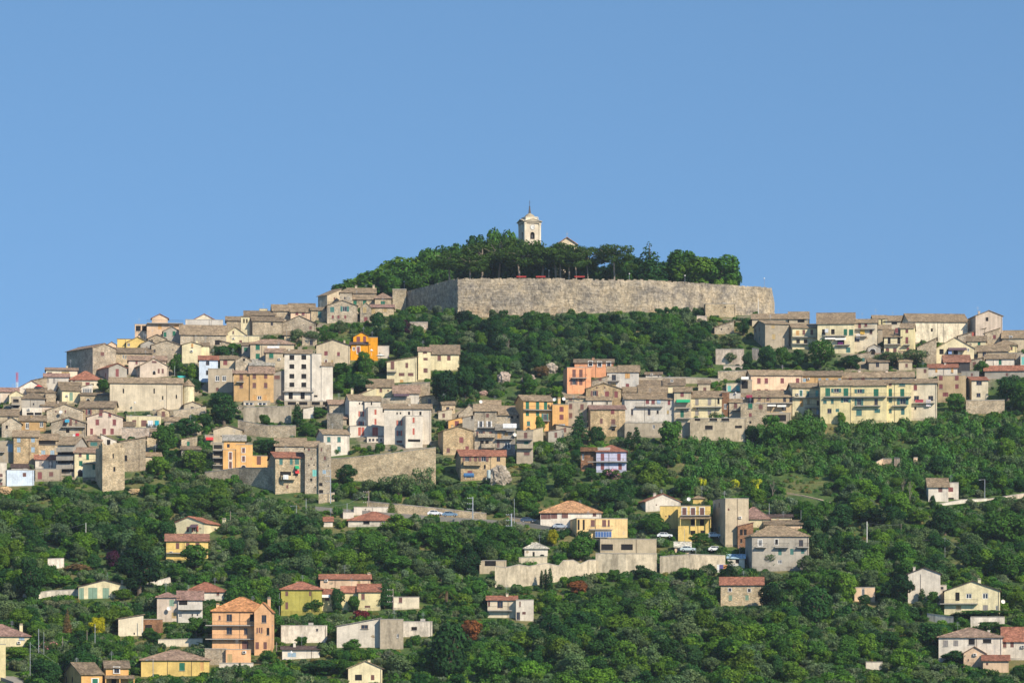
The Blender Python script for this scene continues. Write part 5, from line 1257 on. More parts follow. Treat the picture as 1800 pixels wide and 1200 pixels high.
# outcrops of pale rock
def rock(x, y, w, h, label, col=(0.42, 0.36, 0.29), seed=1):
    p = on_hill(x, y); k = p.y / PX; rng = np.random.RandomState(seed)
    import bmesh
    bm = bmesh.new(); bmesh.ops.create_icosphere(bm, subdivisions=4, radius=1)
    from mathutils import noise as mn
    for v in bm.verts:
        q = v.co * 2.2 + Vector((seed * 7.1, 0, 0)); f = 1 + 0.35 * mn.noise(q) + 0.2 * mn.noise(q * 3) + .1 * mn.noise(q * 7)
        v.co = Vector((v.co.x * w * k / 2 * f, v.co.y * w * k / 3 * f, v.co.z * h * k / 1.7 * f))
    me = bpy.data.meshes.new('rock_outcrop'); bm.to_mesh(me); bm.free(); me.materials.append(MAT['stone'])
    o = link('rock_outcrop', me, None, col); o.location = p + Vector((0, 0, h * k * .35))
    tag(o, label, 'rock')
    KEEP.append((x - w * .4, x + w * .4, y - h, y, p.y - 2, p.y + 2))
rock(878, 850, 36, 34, 'big pale rock under the smaller red roofed house', seed=2)
rock(886, 672, 22, 20, 'pale pinkish crag below the wooded slope', (0.5, 0.4, 0.33), 3)
rock(930, 672, 24, 14, 'low pinkish crag beside the grey slate roof', (0.5, 0.4, 0.33), 4)
rock(808, 690, 14, 14, 'small pale crag beside the great chestnut', (0.5, 0.42, 0.34), 5)
rock(850, 694, 14, 8, 'flat reddish crag in the wood below the cliff', (0.45, 0.3, 0.25), 6)
rock(970, 655, 20, 18, 'crag topped by scrub beside the salmon pink house', (0.5, 0.42, 0.34), 7)
rock(238, 868, 26, 10, 'ochre cutting under the ruined tower', (0.5, 0.36, 0.2), 8)
rock(8, 868, 26, 14, 'ochre bank under the bluish white house', (0.52, 0.36, 0.2), 9)
# ------------------------------------------------------------------ foliage
def leaf_cloud(lobes, n, size, rng, droop=0.0, inner=0.25, flat=0.35):
    """n leaf faces spread over and inside a set of ellipsoids (cx,cy,cz,rx,ry,rz)"""
    L = np.array(lobes, float); wgt = (L[:, 3] * L[:, 4] + L[:, 3] * L[:, 5] + L[:, 4] * L[:, 5]); wgt /= wgt.sum()
    n2 = int(n * 1.9); idx = rng.choice(len(L), n2, p=wgt)
    d = rng.normal(size=(n2, 3)); d /= np.linalg.norm(d, axis=1)[:, None]
    rad = 1 - np.abs(rng.normal(0, inner, n2)); rad = np.clip(rad, 0.1, 1.1) + rng.uniform(-.04, .10, n2)
    C, Rr = L[idx, :3], L[idx, 3:]
    p = C + d * Rr * rad[:, None]
    keep = np.ones(n2, bool)
    for j in range(len(L)):
        q = ((p - L[j, :3]) / L[j, 3:]); ins = (q ** 2).sum(1) < 0.55
        keep &= ~(ins & (idx != j))
    p, d = p[keep][:n], d[keep][:n]; n = len(p)
    nrm = d + rng.normal(0, 0.38, (n, 3)); nrm[:, 2] += 0.15; nrm /= np.linalg.norm(nrm, axis=1)[:, None]
    t = rng.normal(size=(n, 3)); t[:, 2] -= droop; t -= nrm * (t * nrm).sum(1)[:, None]; t /= np.linalg.norm(t, axis=1)[:, None]
    s = np.cross(nrm, t); sz = size * rng.uniform(0.6, 1.4, n)[:, None]
    a = t * sz; b = s * sz * (0.55 + flat * rng.uniform(0, 1, (n, 1)))
    V = np.stack([p - a, p - b * .9 + nrm * sz * .15, p + a, p + b], 1)
    return V.reshape(-1, 3)

def crown_mesh(name, V, mat):
    n = len(V) // 4
    me = bpy.data.meshes.new(name)
    me.vertices.add(len(V)); me.vertices.foreach_set('co', V.astype(np.float32).ravel())
    me.loops.add(len(V)); me.loops.foreach_set('vertex_index', np.arange(len(V), dtype=np.int32))
    me.polygons.add(n); me.polygons.foreach_set('loop_start', np.arange(0, len(V), 4, dtype=np.int32))
    me.polygons.foreach_set('loop_total', np.full(n, 4, np.int32))
    me.materials.append(mat); me.update(calc_edges=True)
    return me

def lobes_for(kind, rng):
    L = []
    u = rng.uniform
    if kind == 'broad':
        for i in range(15):
            a = u(0, 6.28); z = u(1.3, 6.2); r = u(0.5, 2.3) * (1.1 - abs(z - 3.4) * .16); s = u(1.0, 1.7) * (1.05 - abs(z - 3.8) * .10)
            L.append((r * math.cos(a), r * math.sin(a), z, s, s, s * .85))
        L.append((0, 0, 3.8, 2.0, 2.0, 2.5))
    elif kind == 'olive':
        for i in range(10):
            a = u(0, 6.28); r = u(0.5, 1.7); z = u(1.1, 3.6); s = u(.8, 1.35)
            L.append((r * math.cos(a), r * math.sin(a), z, s, s, s * .8))
        L.append((0, 0, 2.6, 1.2, 1.2, 1.2))
    elif kind == 'pine':
        for i in range(26):
            a = u(0, 6.28); r = math.sqrt(u(0.03, 1)) * 3.5; z = 9.2 - r * r * .12 - (u(0, 1) ** 1.5) * 3.4; s = u(1.0, 1.6)
            L.append((r * math.cos(a), r * math.sin(a), z, s, s, s * .65))
    elif kind == 'cypress':
        for i in range(9):
            z = .8 + i * .85; s = .75 * (1 - abs(i - 3.2) * .09) * (1 if i < 7 else .7); L.append((u(-.08, .08), u(-.08, .08), z, s, s, .75))
    elif kind == 'conifer':
        for i in range(16):
            z = 1.6 + i * .62; s = 3.0 * (1 - i / 17.5) + .15; a = u(0, 6.28)
            for q in range(3 if i < 12 else 1):
                aa = a + q * 2.1; L.append((s * .5 * math.cos(aa), s * .5 * math.sin(aa), z + u(-.2, .2), s * .62, s * .62, .42))
    elif kind == 'bush':
        for i in range(7):
            a = u(0, 6.28); r = u(0.2, 1.1); z = u(.3, 1.3); s = u(.6, 1.0); L.append((r * math.cos(a), r * math.sin(a), z, s, s, s * .8))
    elif kind == 'tuft':
        for i in range(5):
            a = u(0, 6.28); r = u(0.2, 1.0); L.append((r * math.cos(a), r * math.sin(a), u(.2, .6), .6, .6, .9))
    return L
SPEC = dict(broad=(2600, .23), olive=(1700, .15), pine=(3000, .20), cypress=(900, .17), conifer=(1900, .22), bush=(800, .17), tuft=(330, .16))
CR, CRI = {}, {}
for kd, nv in (('broad', 5), ('olive', 4), ('pine', 4), ('cypress', 2), ('conifer', 2), ('bush', 5), ('tuft', 3)):
    CR[kd], CRI[kd] = [], []
    for i in range(nv):
        rg = np.random.RandomState(100 + i * 7 + len(kd)); n, s = SPEC[kd]
        V = leaf_cloud(lobes_for(kd, rg), n, s, rg, droop=(-1.5 if kd == 'tuft' else 0))
        CR[kd].append(crown_mesh('crown', V, MAT['leaf']))
        if kd in ('broad', 'olive', 'bush', 'tuft'): CRI[kd].append(crown_mesh('clump', V, MAT['leafi']))
HT = dict(broad=7.6, olive=4.6, pine=10.2, cypress=8.2, conifer=11.9, bush=2.2)
WD = dict(broad=6.6, olive=5.0, pine=9.0, cypress=1.6, conifer=6.4, bush=3.2)
def trunk_mesh(kd, i):
    rng = random.Random(i * 3 + len(kd)); b = MB(); m = MAT['pale_bark'] if kd == 'pine' else MAT['bark']
    u = rng.uniform
    if kd in ('broad', 'olive'):
        s = 1.0 if kd == 'broad' else .6; top = Vector((u(-.3, .3), u(-.3, .3), 2.6 * s))
        b.tube((0, 0, -1.2), top, .34 * s, .24 * s, 8, m)
        for q in range(5):
            a = q * 1.3 + u(0, .5); e = top + Vector((math.cos(a) * 1.8 * s, math.sin(a) * 1.8 * s, u(1.4, 2.6) * s)); b.tube(top - Vector((0, 0, .2)), e, .15 * s, .05, 5, m)
    elif kd == 'pine':
        p = Vector((0, 0, -1.2)); ln = [p, Vector((u(-.3, .3), 0, 3)), Vector((u(-.6, .6), u(-.3, .3), 6.4)), Vector((u(-.3, .3), 0, 8.8))]
        for q in range(3): b.tube(ln[q], ln[q + 1], .22 - q * .04, .18 - q * .04, 7, m)
        for q in range(8):
            a = q * .8 + u(0, .4); st = ln[2] + (ln[3] - ln[2]) * u(-.4, .6); e = Vector((math.cos(a) * 2.8, math.sin(a) * 2.8, u(7.9, 8.8))); b.tube(st, e, .11, .04, 5, m)
    else:
        h = HT[kd]; b.tube((0, 0, -.6), (0, 0, h * .9), .2 if kd != 'bush' else .08, .04, 6, m)
        if kd == 'conifer':
            for q in range(14):
                z = 1.6 + q * .65; a = q * 2.4; r = 2.6 * (1 - q / 16); b.tube((0, 0, z), (r * math.cos(a), r * math.sin(a), z - .1), .06, .02, 4, m)
    return b.mesh('trunk')
TRK = {kd: [trunk_mesh(kd, i) for i in range(3)] for kd in HT}
TNAME = dict(broad='broadleaf_tree', olive='olive_tree', pine='umbrella_pine', cypress='cypress_tree', conifer='conifer_tree', bush='bush')
TCAT = dict(broad='tree', olive='tree', pine='pine tree', cypress='cypress', conifer='conifer', bush='bush')
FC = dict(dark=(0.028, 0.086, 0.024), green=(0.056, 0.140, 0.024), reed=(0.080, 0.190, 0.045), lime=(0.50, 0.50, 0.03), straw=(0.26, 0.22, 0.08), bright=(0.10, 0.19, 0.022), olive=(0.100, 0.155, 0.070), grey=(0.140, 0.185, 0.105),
    pine=(0.050, 0.100, 0.018), yellow=(0.42, 0.38, 0.012), plum=(0.045, 0.012, 0.035), rust=(0.24, 0.09, 0.035), brown=(0.16, 0.10, 0.05), red=(0.14, 0.02, 0.03), deep=(0.012, 0.042, 0.014))
TREES = []
def plant(kd, loc, h, w, tone, label, group=None, name=None, cat=None):
    r = empty(name or TNAME[kd], loc, R.uniform(0, 6.28))
    tag(r, label, cat or TCAT[kd], group)
    r.scale = (w / WD[kd], w / WD[kd], h / HT[kd])
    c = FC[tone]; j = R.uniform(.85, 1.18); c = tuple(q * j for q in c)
    link('trunk', R.choice(TRK[kd]), r); link('crown', R.choice(CR[kd]), r, c)
    return r
def tree(kd, x, yb, hp, wp, tone, label, **kw):
    p = on_hill(x, yb); k = p.y / PX
    plant(kd, p, hp * k, wp * k, tone, label, **kw)
    TREES.append((x, yb, hp, wp))
def htree(kd, x, yt, d, w, tone, label, **kw):
    """a tree on the hilltop terrace: top pixel and distance"""
    z0 = ZT - 1.4; k = d / PX; h = ((YH - yt) * k - z0) * (1.05 if kd == 'broad' else 1)
    plant(kd, Vector(((x - CX) * k, d, z0)), h, w, tone, label, **kw)

G1 = 'trees on the hilltop inside the wall'
HT_T = [
 ('broad',600,500,1180,10,'green','low leafy tree at the outer foot of the hilltop wood'),
 ('broad',618,488,1176,13,'green','second leafy tree up the skyline of the hilltop wood'),
 ('broad',642,477,1178,14,'bright','rounded light green tree a third up the hilltop wood'),
 ('broad',662,466,1176,14,'green','broad tree above the stacked tan roofs'),
 ('broad',684,452,1178,15,'bright','light crowned tree rising over the oleander'),
 ('broad',702,453,1170,14,'green','leafy tree just above the square pale stone tower'),
 ('broad',724,449,1175,13,'bright','yellow green tree above the shaded stretch of wall'),
 ('broad',746,440,1178,13,'green','upright leafy tree above the shaded stretch of wall'),
 ('broad',764,434,1180,13,'green','taller leafy tree behind the first umbrella pine'),
 ('broad',784,428,1185,13,'dark','dark tree on the skyline left of the highest crowns'),
 ('broad',806,424,1185,12,'green','small crowned tree on the skyline before the twin domes'),
 ('broad',840,401,1190,10,'dark','dark round crown on the skyline left of the twin domes'),
 ('broad',864,398,1190,10,'green','left one of the twin domed crowns beside the bell tower'),
 ('broad',886,399,1190,11,'green','right one of the twin domed crowns beside the bell tower'),
 ('pine',790,439,1140,13,'pine','first umbrella pine, at the bend of the wall'),
 ('pine',826,445,1136,12,'pine','second umbrella pine counted from the bend of the wall'),
 ('pine',847,424,1142,15,'pine','wide umbrella pine with a leaning pale trunk'),
 ('pine',876,416,1145,15,'pine','umbrella pine with a forked pale trunk'),
 ('pine',900,413,1150,13,'pine','tall umbrella pine just left of the bell tower'),
 ('pine',914,430,1138,14,'pine','umbrella pine in front of the bell tower foot'),
 ('pine',952,420,1142,14,'pine','umbrella pine directly right of the bell tower'),
 ('pine',978,421,1140,14,'pine','umbrella pine before the cream church gable'),
 ('pine',1000,424,1138,12,'pine','umbrella pine partly hiding the cream church front'),
 ('pine',1034,429,1142,10,'pine','slender umbrella pine right of the cream church front'),
 ('pine',1080,421,1140,13,'pine','lone tall umbrella pine with sky around its trunk'),
 ('broad',1108,436,1150,8,'dark','small tree between the lone pine and the cedar'),
 ('conifer',1142,419,1140,16,'dark','dark layered cedar standing above the wall'),
 ('broad',1196,437,1148,14,'green','domed tree right of the dark cedar'),
 ('broad',1222,446,1145,14,'bright','bright domed tree near the wooded edge of the hilltop'),
 ('broad',1244,450,1150,12,'green','leafy tree second from the bare end of the hilltop'),
 ('broad',1268,449,1146,14,'green','last big leafy tree toward the bare end of the hilltop'),
 ('pine',986,423,1139,11,'pine','umbrella pine under the cream church gable, left one'),
 ('pine',1014,430,1137,10,'pine','umbrella pine under the cream church gable, right one'),
 ('broad',1006,446,1143,8,'dark','dark tree in front of the cream church door'),
 ('bush',1266,486,1138,5,'bright','left of two clipped yellow green shrubs on the wall top'),
 ('bush',1284,488,1138,5,'bright','right of two clipped yellow green shrubs on the wall top'),
]
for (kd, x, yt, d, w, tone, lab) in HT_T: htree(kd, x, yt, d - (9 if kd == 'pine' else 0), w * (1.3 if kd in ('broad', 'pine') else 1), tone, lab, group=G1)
rr = random.Random(5)
for i, x in enumerate(range(632, 1290, 17)):
    t = (640 < x < 1010) or x > 1100
    if 988 < x < 1016: continue
    yt = np.interp(x, [630, 700, 800, 900, 960, 1050, 1100, 1290], [500, 470, 450, 452, 455, 460, 455, 462]) + rr.uniform(-6, 6)
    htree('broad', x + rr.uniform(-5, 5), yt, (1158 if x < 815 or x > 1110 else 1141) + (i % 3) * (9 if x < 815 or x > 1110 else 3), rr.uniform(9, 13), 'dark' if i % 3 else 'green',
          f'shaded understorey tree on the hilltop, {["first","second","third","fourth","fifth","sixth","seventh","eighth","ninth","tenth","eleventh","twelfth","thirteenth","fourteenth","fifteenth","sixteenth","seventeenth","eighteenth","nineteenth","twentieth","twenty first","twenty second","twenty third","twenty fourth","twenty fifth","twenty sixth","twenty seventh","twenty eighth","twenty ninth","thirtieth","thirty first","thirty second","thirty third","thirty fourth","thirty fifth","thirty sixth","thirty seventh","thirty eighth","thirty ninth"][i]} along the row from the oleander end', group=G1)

T = '''
broad 785 716 78 60 deep great dark chestnut tree standing alone right of the narrow cream house
broad 818 700 66 44 dark dark tree leaning on the great chestnut
broad 556 536 28 34 green solitary leafy tree on the skyline beside the steep hill houses
broad 665 580 38 36 dark dark tree below the two straw coloured shutters
broad 701 600 48 34 dark tall dark tree beside the purple plum
broad 712 588 28 28 plum purple leaved plum tree under the acropolis wall
bush 692 541 33 28 red pink flowering oleander at the foot of the square tower
broad 692 580 30 24 green green tree between the plum and the round thicket
bush 738 552 18 46 bright bright vine covered terrace under the acropolis wall
conifer 668 628 24 14 green small conifer above the slope of the vivid orange house
olive 596 585 24 40 olive olive tree behind the vivid orange house roofline
olive 520 602 26 36 olive left olive of the round thicket under the ruined gable
olive 550 606 28 40 olive middle olive of the round thicket under the ruined gable
olive 574 600 32 34 green right olive of the round thicket under the ruined gable
cypress 580 566 18 8 dark short cypress against the large stone gabled house
broad 395 747 62 66 dark big round tree below the ochre townhouses
broad 347 694 30 22 dark dark round shrub tree right of the chapel apse
broad 310 660 42 26 green tall green tree between the pinkish gable and yellow gable
broad 340 668 34 30 bright bright leafy tree under the yellow gabled house
broad 392 634 32 36 dark dark trees right of the yellow corner wing
broad 412 622 22 28 green green tree before the low pale yellow annex
broad 182 690 26 34 green green tree hugging the left end of the long chapel
bush 104 680 16 16 bright bright shrub above the cream yellow house
broad 345 834 46 60 bright bright green tree left of the orange balcony house
broad 290 800 60 52 green big tree right of the tan washing balcony
broad 330 770 40 54 dark dark tree beneath the apse wall
broad 280 836 40 44 bright bright tree behind the ruined tower
cypress 523 750 40 20 dark thick dark cypress left of the little white hut
broad 560 735 22 30 green tree right of the little white hut
broad 474 800 34 46 dark dark tree right of the orange annex
broad 608 852 42 40 dark twin domed dark tree left of the sloping stone wall
olive 700 872 44 64 olive spreading olive before the sloping stone wall
olive 748 864 50 46 olive big grey olive at the end of the sloping stone wall
broad 466 750 24 30 green tree against the tall grey retaining wall
bush 667 794 18 26 green clipped round hedge below the school veranda
broad 600 664 30 40 green tree left of the cream balcony house
broad 643 664 50 36 green tree in front of the vivid orange house
broad 620 690 36 44 dark dark tree below the vivid orange house
broad 645 694 32 42 dark darker tree beneath the balcony of the lopsided cream house
conifer 1018 782 68 42 dark tall ragged conifer before the rough tan stone house
broad 1048 782 36 40 dark round dark tree touching the ragged conifer
cypress 1106 792 34 22 dark broad cypress at the corner of the stained terrace
cypress 1119 786 36 18 dark slim cypress under the stained terrace
broad 1178 792 58 58 green large green tree under the whitish washing house
conifer 1000 790 34 26 grey blue spruce beside the ragged conifer
bush 985 796 22 30 grey white flowering shrub beside the blue spruce
bush 1077 840 20 34 red pink flowering oleander before the lilac villa
broad 1040 846 26 30 dark dark tree under the lilac villa terrace
broad 950 768 40 22 bright bright creeper covered tree below the orange long balcony house
broad 926 676 24 24 green round green tree between the two pinkish crags
broad 955 664 26 34 brown olive brown tree topped with yellow beside the crag
broad 978 700 24 30 bright bright tree between grey roof and salmon pink house
broad 930 696 34 44 green green tree above the orange long balcony house
broad 1350 652 54 40 dark dark tall tree above the apricot terrace
broad 1375 648 42 34 green green tree above the apricot terrace middle
broad 1405 648 40 36 dark dark tree at the end of the apricot terrace
broad 1440 652 60 60 green large tree below the cream ridge balconies
broad 1495 648 28 44 dark dark domed tree below the awning house
olive 1285 641 24 26 olive small olive tree against the cream terrace wall
broad 1315 650 36 24 dark dark tree between two terrace walls
broad 1308 590 34 24 dark dark tree right of the small stone cottage
olive 1280 610 28 56 olive wide olive below the small stone cottage
olive 1560 646 32 60 olive spreading olive tree before the loggia house
olive 1610 644 34 56 olive spreading olive tree before the tall narrow cream house
broad 1518 636 24 24 green tree beside the small arched grey hut
broad 1724 660 30 28 green green tree left of the reddish roofed grey house
broad 1770 708 52 60 dark dense dark tree right of the creeper house
broad 1800 726 60 50 green tall tree at the right edge below the reddish roof
broad 1680 724 38 42 green tree overgrowing the square tan house
bush 1716 694 26 18 plum purple red creeper on the cream corner house
broad 1480 748 26 20 bright small bright tree before the yellow apartment row
broad 1360 790 66 60 green tangled tree under the white pergola
broad 1395 778 44 60 green tree below the outside stair of the cream balcony house
broad 1322 778 36 30 dark dark tree at the end of the blank basement storey
broad 1148 944 46 56 green big round tree left of the bright yellow villa
broad 55 1060 88 54 dark tall dark cedar like tree at the left edge
conifer 60 980 78 40 dark tall pointed conifer above the cedar like tree
broad 245 1048 100 86 deep huge dark oak right of the yellow bungalow
broad 200 1000 40 34 plum purple leaved tree left of the huge dark oak
broad 138 986 36 30 olive rounded grey shrub tree above the bungalow lawn
broad 164 1002 34 32 dark dark round shrub at the edge of the bungalow lawn
bush 135 1004 18 52 brown russet garden hedge above the bungalow lawn
bush 100 1030 16 84 green long green hedge behind the yellow bungalow
broad 217 1054 24 46 bright clipped bright shrub before the yellow bungalow
broad 172 1122 42 38 yellow vivid yellow tree in the bottom left orchard
conifer 118 1120 56 22 brown thin half bare pine in the bottom left orchard
bush 88 1143 22 30 red pink flowering oleander by the left utility poles
broad 591 1078 54 30 dark dark pointed tree before the yellow middle wing
broad 622 1076 34 26 green smaller green tree before the yellow middle wing
broad 550 1078 30 42 green green tree between olive and yellow houses
bush 632 1086 18 30 red dark red bush below the yellow wing
conifer 676 1070 60 30 dark tall dark conifer right of the yellow wing
broad 830 1130 48 48 rust rust coloured dying tree in the lower middle
broad 790 1200 130 90 dark towering dark tree left of the rust coloured one
broad 860 1210 80 70 green tall green tree below the lone white house
broad 822 1022 74 54 deep dark tall tree left of the long tan concrete wall
broad 790 985 66 60 green tall green tree in the wood under the parked cars
broad 760 960 48 52 green green tree below the red hipped villa
broad 700 940 40 60 bright bright thicket below the red hipped villa
conifer 688 905 28 22 bright golden conifer beside the road wall
bush 662 902 16 20 yellow golden shrub behind the red hipped villa
cypress 952 1032 30 10 dark shortest of three cypresses below the long tan wall
cypress 959 1036 36 10 dark middle one of three cypresses below the long tan wall
cypress 967 1040 42 14 dark tallest of three cypresses below the long tan wall
broad 1018 1046 32 44 rust rust brown thicket right of the three cypresses
broad 972 960 34 26 yellow yellow green tree beside the white domed hut
broad 1020 985 52 56 green green thicket in front of the long concrete building
broad 1355 1075 60 50 deep dark tree covering the end of the long farmhouse
broad 1435 1100 84 74 dark large dark walnut right of the long farmhouse
broad 1400 1050 50 46 green green tree between farmhouse and walnut
broad 1485 1060 66 50 bright bright topped tree below the weathered grey house
broad 1445 990 60 40 dark dark tree right of the weathered grey house
broad 1470 985 62 30 dark narrow dark tree beside the framed sign
broad 1576 1066 66 66 deep dark tree before the white modern villa
cypress 1621 1064 30 16 dark pointed cypress before the white modern villa
cypress 1631 1084 30 22 green green conical shrub below the white modern villa
bush 1720 1084 14 160 green long clipped hedge below the yellow terrace villa
broad 1740 1110 20 60 green leafy tree between hedge wall and hipped house
broad 1770 1020 60 70 green tall green trees behind the yellow terrace villa
bush 1795 1074 14 26 yellow golden bush at the right edge
broad 1640 1140 50 60 dark dark tree left of the broad hipped house
broad 1660 940 60 60 dark dark tree below the white curved wall
broad 1760 960 70 90 green broad wood at the right edge below the road
broad 1530 925 34 60 deep deep green thicket near the utility pole
broad 1640 900 36 14 dark slim dark tree against the small white road house
broad 1612 920 30 50 bright bright shrub tree left of the small white road house
olive 1190 1000 26 26 olive olive left of the painted wall
conifer 1283 1020 46 34 deep dark tree before the painted wall
olive 1355 1000 30 44 olive olive in front of the weathered grey house
broad 1416 1008 38 34 olive tree at the corner of the weathered grey house
broad 700 1010 40 60 green leafy tree in the middle of the lower wood
broad 1230 960 26 50 green leafy shrub tree below the bright yellow villa
broad 420 1014 44 60 green domed tree right of the golden yellow house
broad 345 1000 50 60 green domed tree under the golden yellow house
broad 292 960 50 40 dark dark tree left of the golden yellow house
broad 484 990 40 60 dark dark tree on the slope above the olive green house
broad 700 1190 46 60 olive grey leafed tree at the bottom below the warehouse
broad 560 1190 36 70 dark dark shrubbery tree below the low white shed
cypress 421 1200 36 12 dark dark cypress at the bottom below the orange block
broad 470 1166 28 30 green green tree hiding the foot of the orange block
broad 345 1118 38 40 green green tree left of the big orange balcony block
broad 273 1130 22 24 dark clipped dark ball shrub near the white shed
broad 30 1160 28 46 bright clipped bright shrub before the left edge house
broad 1078 1022 24 32 green low tree against the tall stained wall, first one
broad 1128 1018 28 36 dark dark low tree against the tall stained wall
olive 905 1046 20 24 olive small olive at the foot of the long tan wall
olive 925 1044 16 22 green small round fruit tree at the foot of the long tan wall
broad 1006 1034 24 28 green leafy tree hiding the long tan wall right of the cypresses
broad 1200 1020 24 42 green leafy tree hiding the ivy hung wall
broad 1248 1012 24 26 dark dark tree at the end of the ivy hung wall
olive 645 866 26 38 olive silvery olive below the sloping stone wall, left one
broad 590 800 14 16 green small tree beneath the green shuttered white house
broad 1030 975 46 40 dark dark tree hiding the near end of the long concrete building
broad 620 1146 26 40 green bushy tree in front of the pale warehouse
broad 530 1136 20 30 green bushy tree in front of the white streaked building
broad 262 1124 24 30 green tree before the dark open lean to
broad 1680 1166 26 60 dark dark tree before the broad hipped house
broad 1640 1066 30 28 green tree hiding the foot of the white modern villa
broad 1520 1064 24 30 dark dark tree hiding the foot of the ruined pinkish wall house
bush 1237 856 17 15 lime smallest yellow flowering shrub below the green slope
bush 1292 856 17 20 lime middle yellow flowering shrub beside the brown bank
bush 1325 862 25 32 lime largest yellow flowering shrub beside the brown bank
conifer 345 960 30 22 green small conifer right of the cream gabled house
'''
for ln in T.strip().split('\n'):
    f = ln.split(); tree(f[0], float(f[1]), float(f[2]), float(f[3]), float(f[4]), f[5], ' '.join(f[6:]))

def flowers(x, yb, hp, wp, col, label_of, nm='blossoms'):
    p = on_hill(x, yb); k = p.y / PX; rg = np.random.RandomState(int(x))
    L = [(c[0], c[1], c[2], c[3], c[4], c[5]) for c in lobes_for('bush', rg)]
    V = leaf_cloud(L, 260, .13, rg, inner=.03); me = crown_mesh('blossoms', V, MAT['leaf'])
    for o in COL.objects:
        if o.get('label') == label_of:
            link('blossoms', me, o, col); return
flowers(692, 541, 33, 28, (.62, .17, .32), 'pink flowering oleander at the foot of the square tower')
flowers(1077, 840, 20, 34, (.72, .30, .48), 'pink flowering oleander before the lilac villa')
flowers(88, 1143, 22, 30, (.60, .25, .32), 'pink flowering oleander by the left utility poles')
flowers(985, 796, 22, 30, (.55, .52, .46), 'white flowering shrub beside the blue spruce')
for o in list(COL.objects):
    if o.get('label', '').startswith('pink flowering'):
        for c in o.children:
            if c.name.startswith('crown'): c.color = (.06, .10, .03, 1)

def palm(x, yb, hp, label):
    p = on_hill(x, yb); k = p.y / PX; h = hp * k; r = empty('palm_tree', p); tag(r, label, 'palm tree')
    b = MB()
    for q in range(5): b.tube((0, 0, -1 + q * h * .14), (0, 0, -1 + (q + 1) * h * .14 + .2), .38, .33, 8, MAT['bark'])
    b.obj('trunk', r); TREES.append((x, yb, hp, 34))
    for q in range(26):
        a = q * 2.39; el = 1.2 - q / 26 * 1.9; L = 2.6; f = MB(); pts = []
        for s in range(6):
            t = s / 5; pts.append(Vector((math.cos(a) * L * t * math.cos(el * (1 - t * .3)), math.sin(a) * L * t * math.cos(el * (1 - t * .3)), h * .62 + L * t * math.sin(el) - 1.3 * t * t)))
        sd = Vector((-math.sin(a), math.cos(a), 0))
        for s in range(5):
            for w in (-1, 1):
                for e in range(3):
                    c0 = pts[s].lerp(pts[s + 1], e / 3); c1 = pts[s].lerp(pts[s + 1], (e + .6) / 3)
                    f.face([c0, c1, c1 + sd * w * .5 - Vector((0, 0, .28))], MAT['leaf'])
        f.obj('frond', r, FC['green'] if q < 20 else FC['brown'])
palm(785, 1062, 42, 'palm tree with drooping fronds above the lone white house')

# ------------------------------------------------------------------ trees placed over the slopes, and the undergrowth
KA = np.array(KEEP, float)
KT = np.array([(x - w * .33, x + w * .33, yb - h, yb - h * .3, D_of(yb)) for (x, yb, h, w) in TREES], float)
BARE = [(205, 1008, 60, 9), (905, 850, 16, 40), (968, 860, 14, 34), (1400, 853, 60, 16), (955, 1042, 90, 10), (1730, 905, 26, 7), (640, 962, 40, 4),
        (850, 950, 14, 6), (400, 946, 26, 6), (1530, 960, 30, 6), (130, 1135, 14, 8), (240, 1140, 12, 14), (600, 1092, 50, 7), (1680, 990, 16, 4), (1500, 798, 14, 9), (1585, 780, 10, 12),
        (760, 838, 40, 5), (860, 868, 30, 5), (1065, 850, 60, 3), (125, 925, 24, 4), (85, 905, 12, 5), (1395, 1085, 12, 18), (1240, 845, 70, 5)]
def free(x, yb, r, h, d, tol=7.0, frac=0.0):
    """may something of pixel half-width r and height h stand at (x, yb)?"""
    ov = (KA[:, 1] > x - r) & (KA[:, 0] < x + r)
    front = ov & (KA[:, 4] > d - 1) & (KA[:, 3] > yb - h + tol) & (KA[:, 2] < yb)
    inside = (KA[:, 1] > x - r * .4) & (KA[:, 0] < x + r * .4) & (KA[:, 4] <= d + 1) & (KA[:, 5] > d)
    tr = (KT[:, 1] > x - r * .8) & (KT[:, 0] < x + r * .8) & (KT[:, 4] > d) & (KT[:, 3] > yb - h) & (KT[:, 2] < yb)
    return not (front.any() or inside.any() or tr.any())
from mathutils import noise as MN
def bare(x, y):
    if any(((x - a) / c) ** 2 + ((y - b) / e) ** 2 < 1 for a, b, c, e in BARE): return True
    return zone(x, y) in ('grove', 'reed') and MN.noise(Vector((x / 55, y / 20, 3.1))) + .4 * MN.noise(Vector((x / 20, y / 8, 8.1))) > .20
def zone(x, y):
    if (262 < x < 372 and 738 < y < 850) or (590 < x < 655 and 640 < y < 700) or (760 < x < 880 and 640 < y < 702): return 'wood'
    if y < 660 and 640 < x < 1260 and y > 548: return 'wood'
    if x > 1180 and y > 735 and y < 862: return 'reed'
    if y > 862 or (y > 770 and x > 880) : return 'grove'
    if y > 846 and x < 880: return 'grove'
    return 'town'

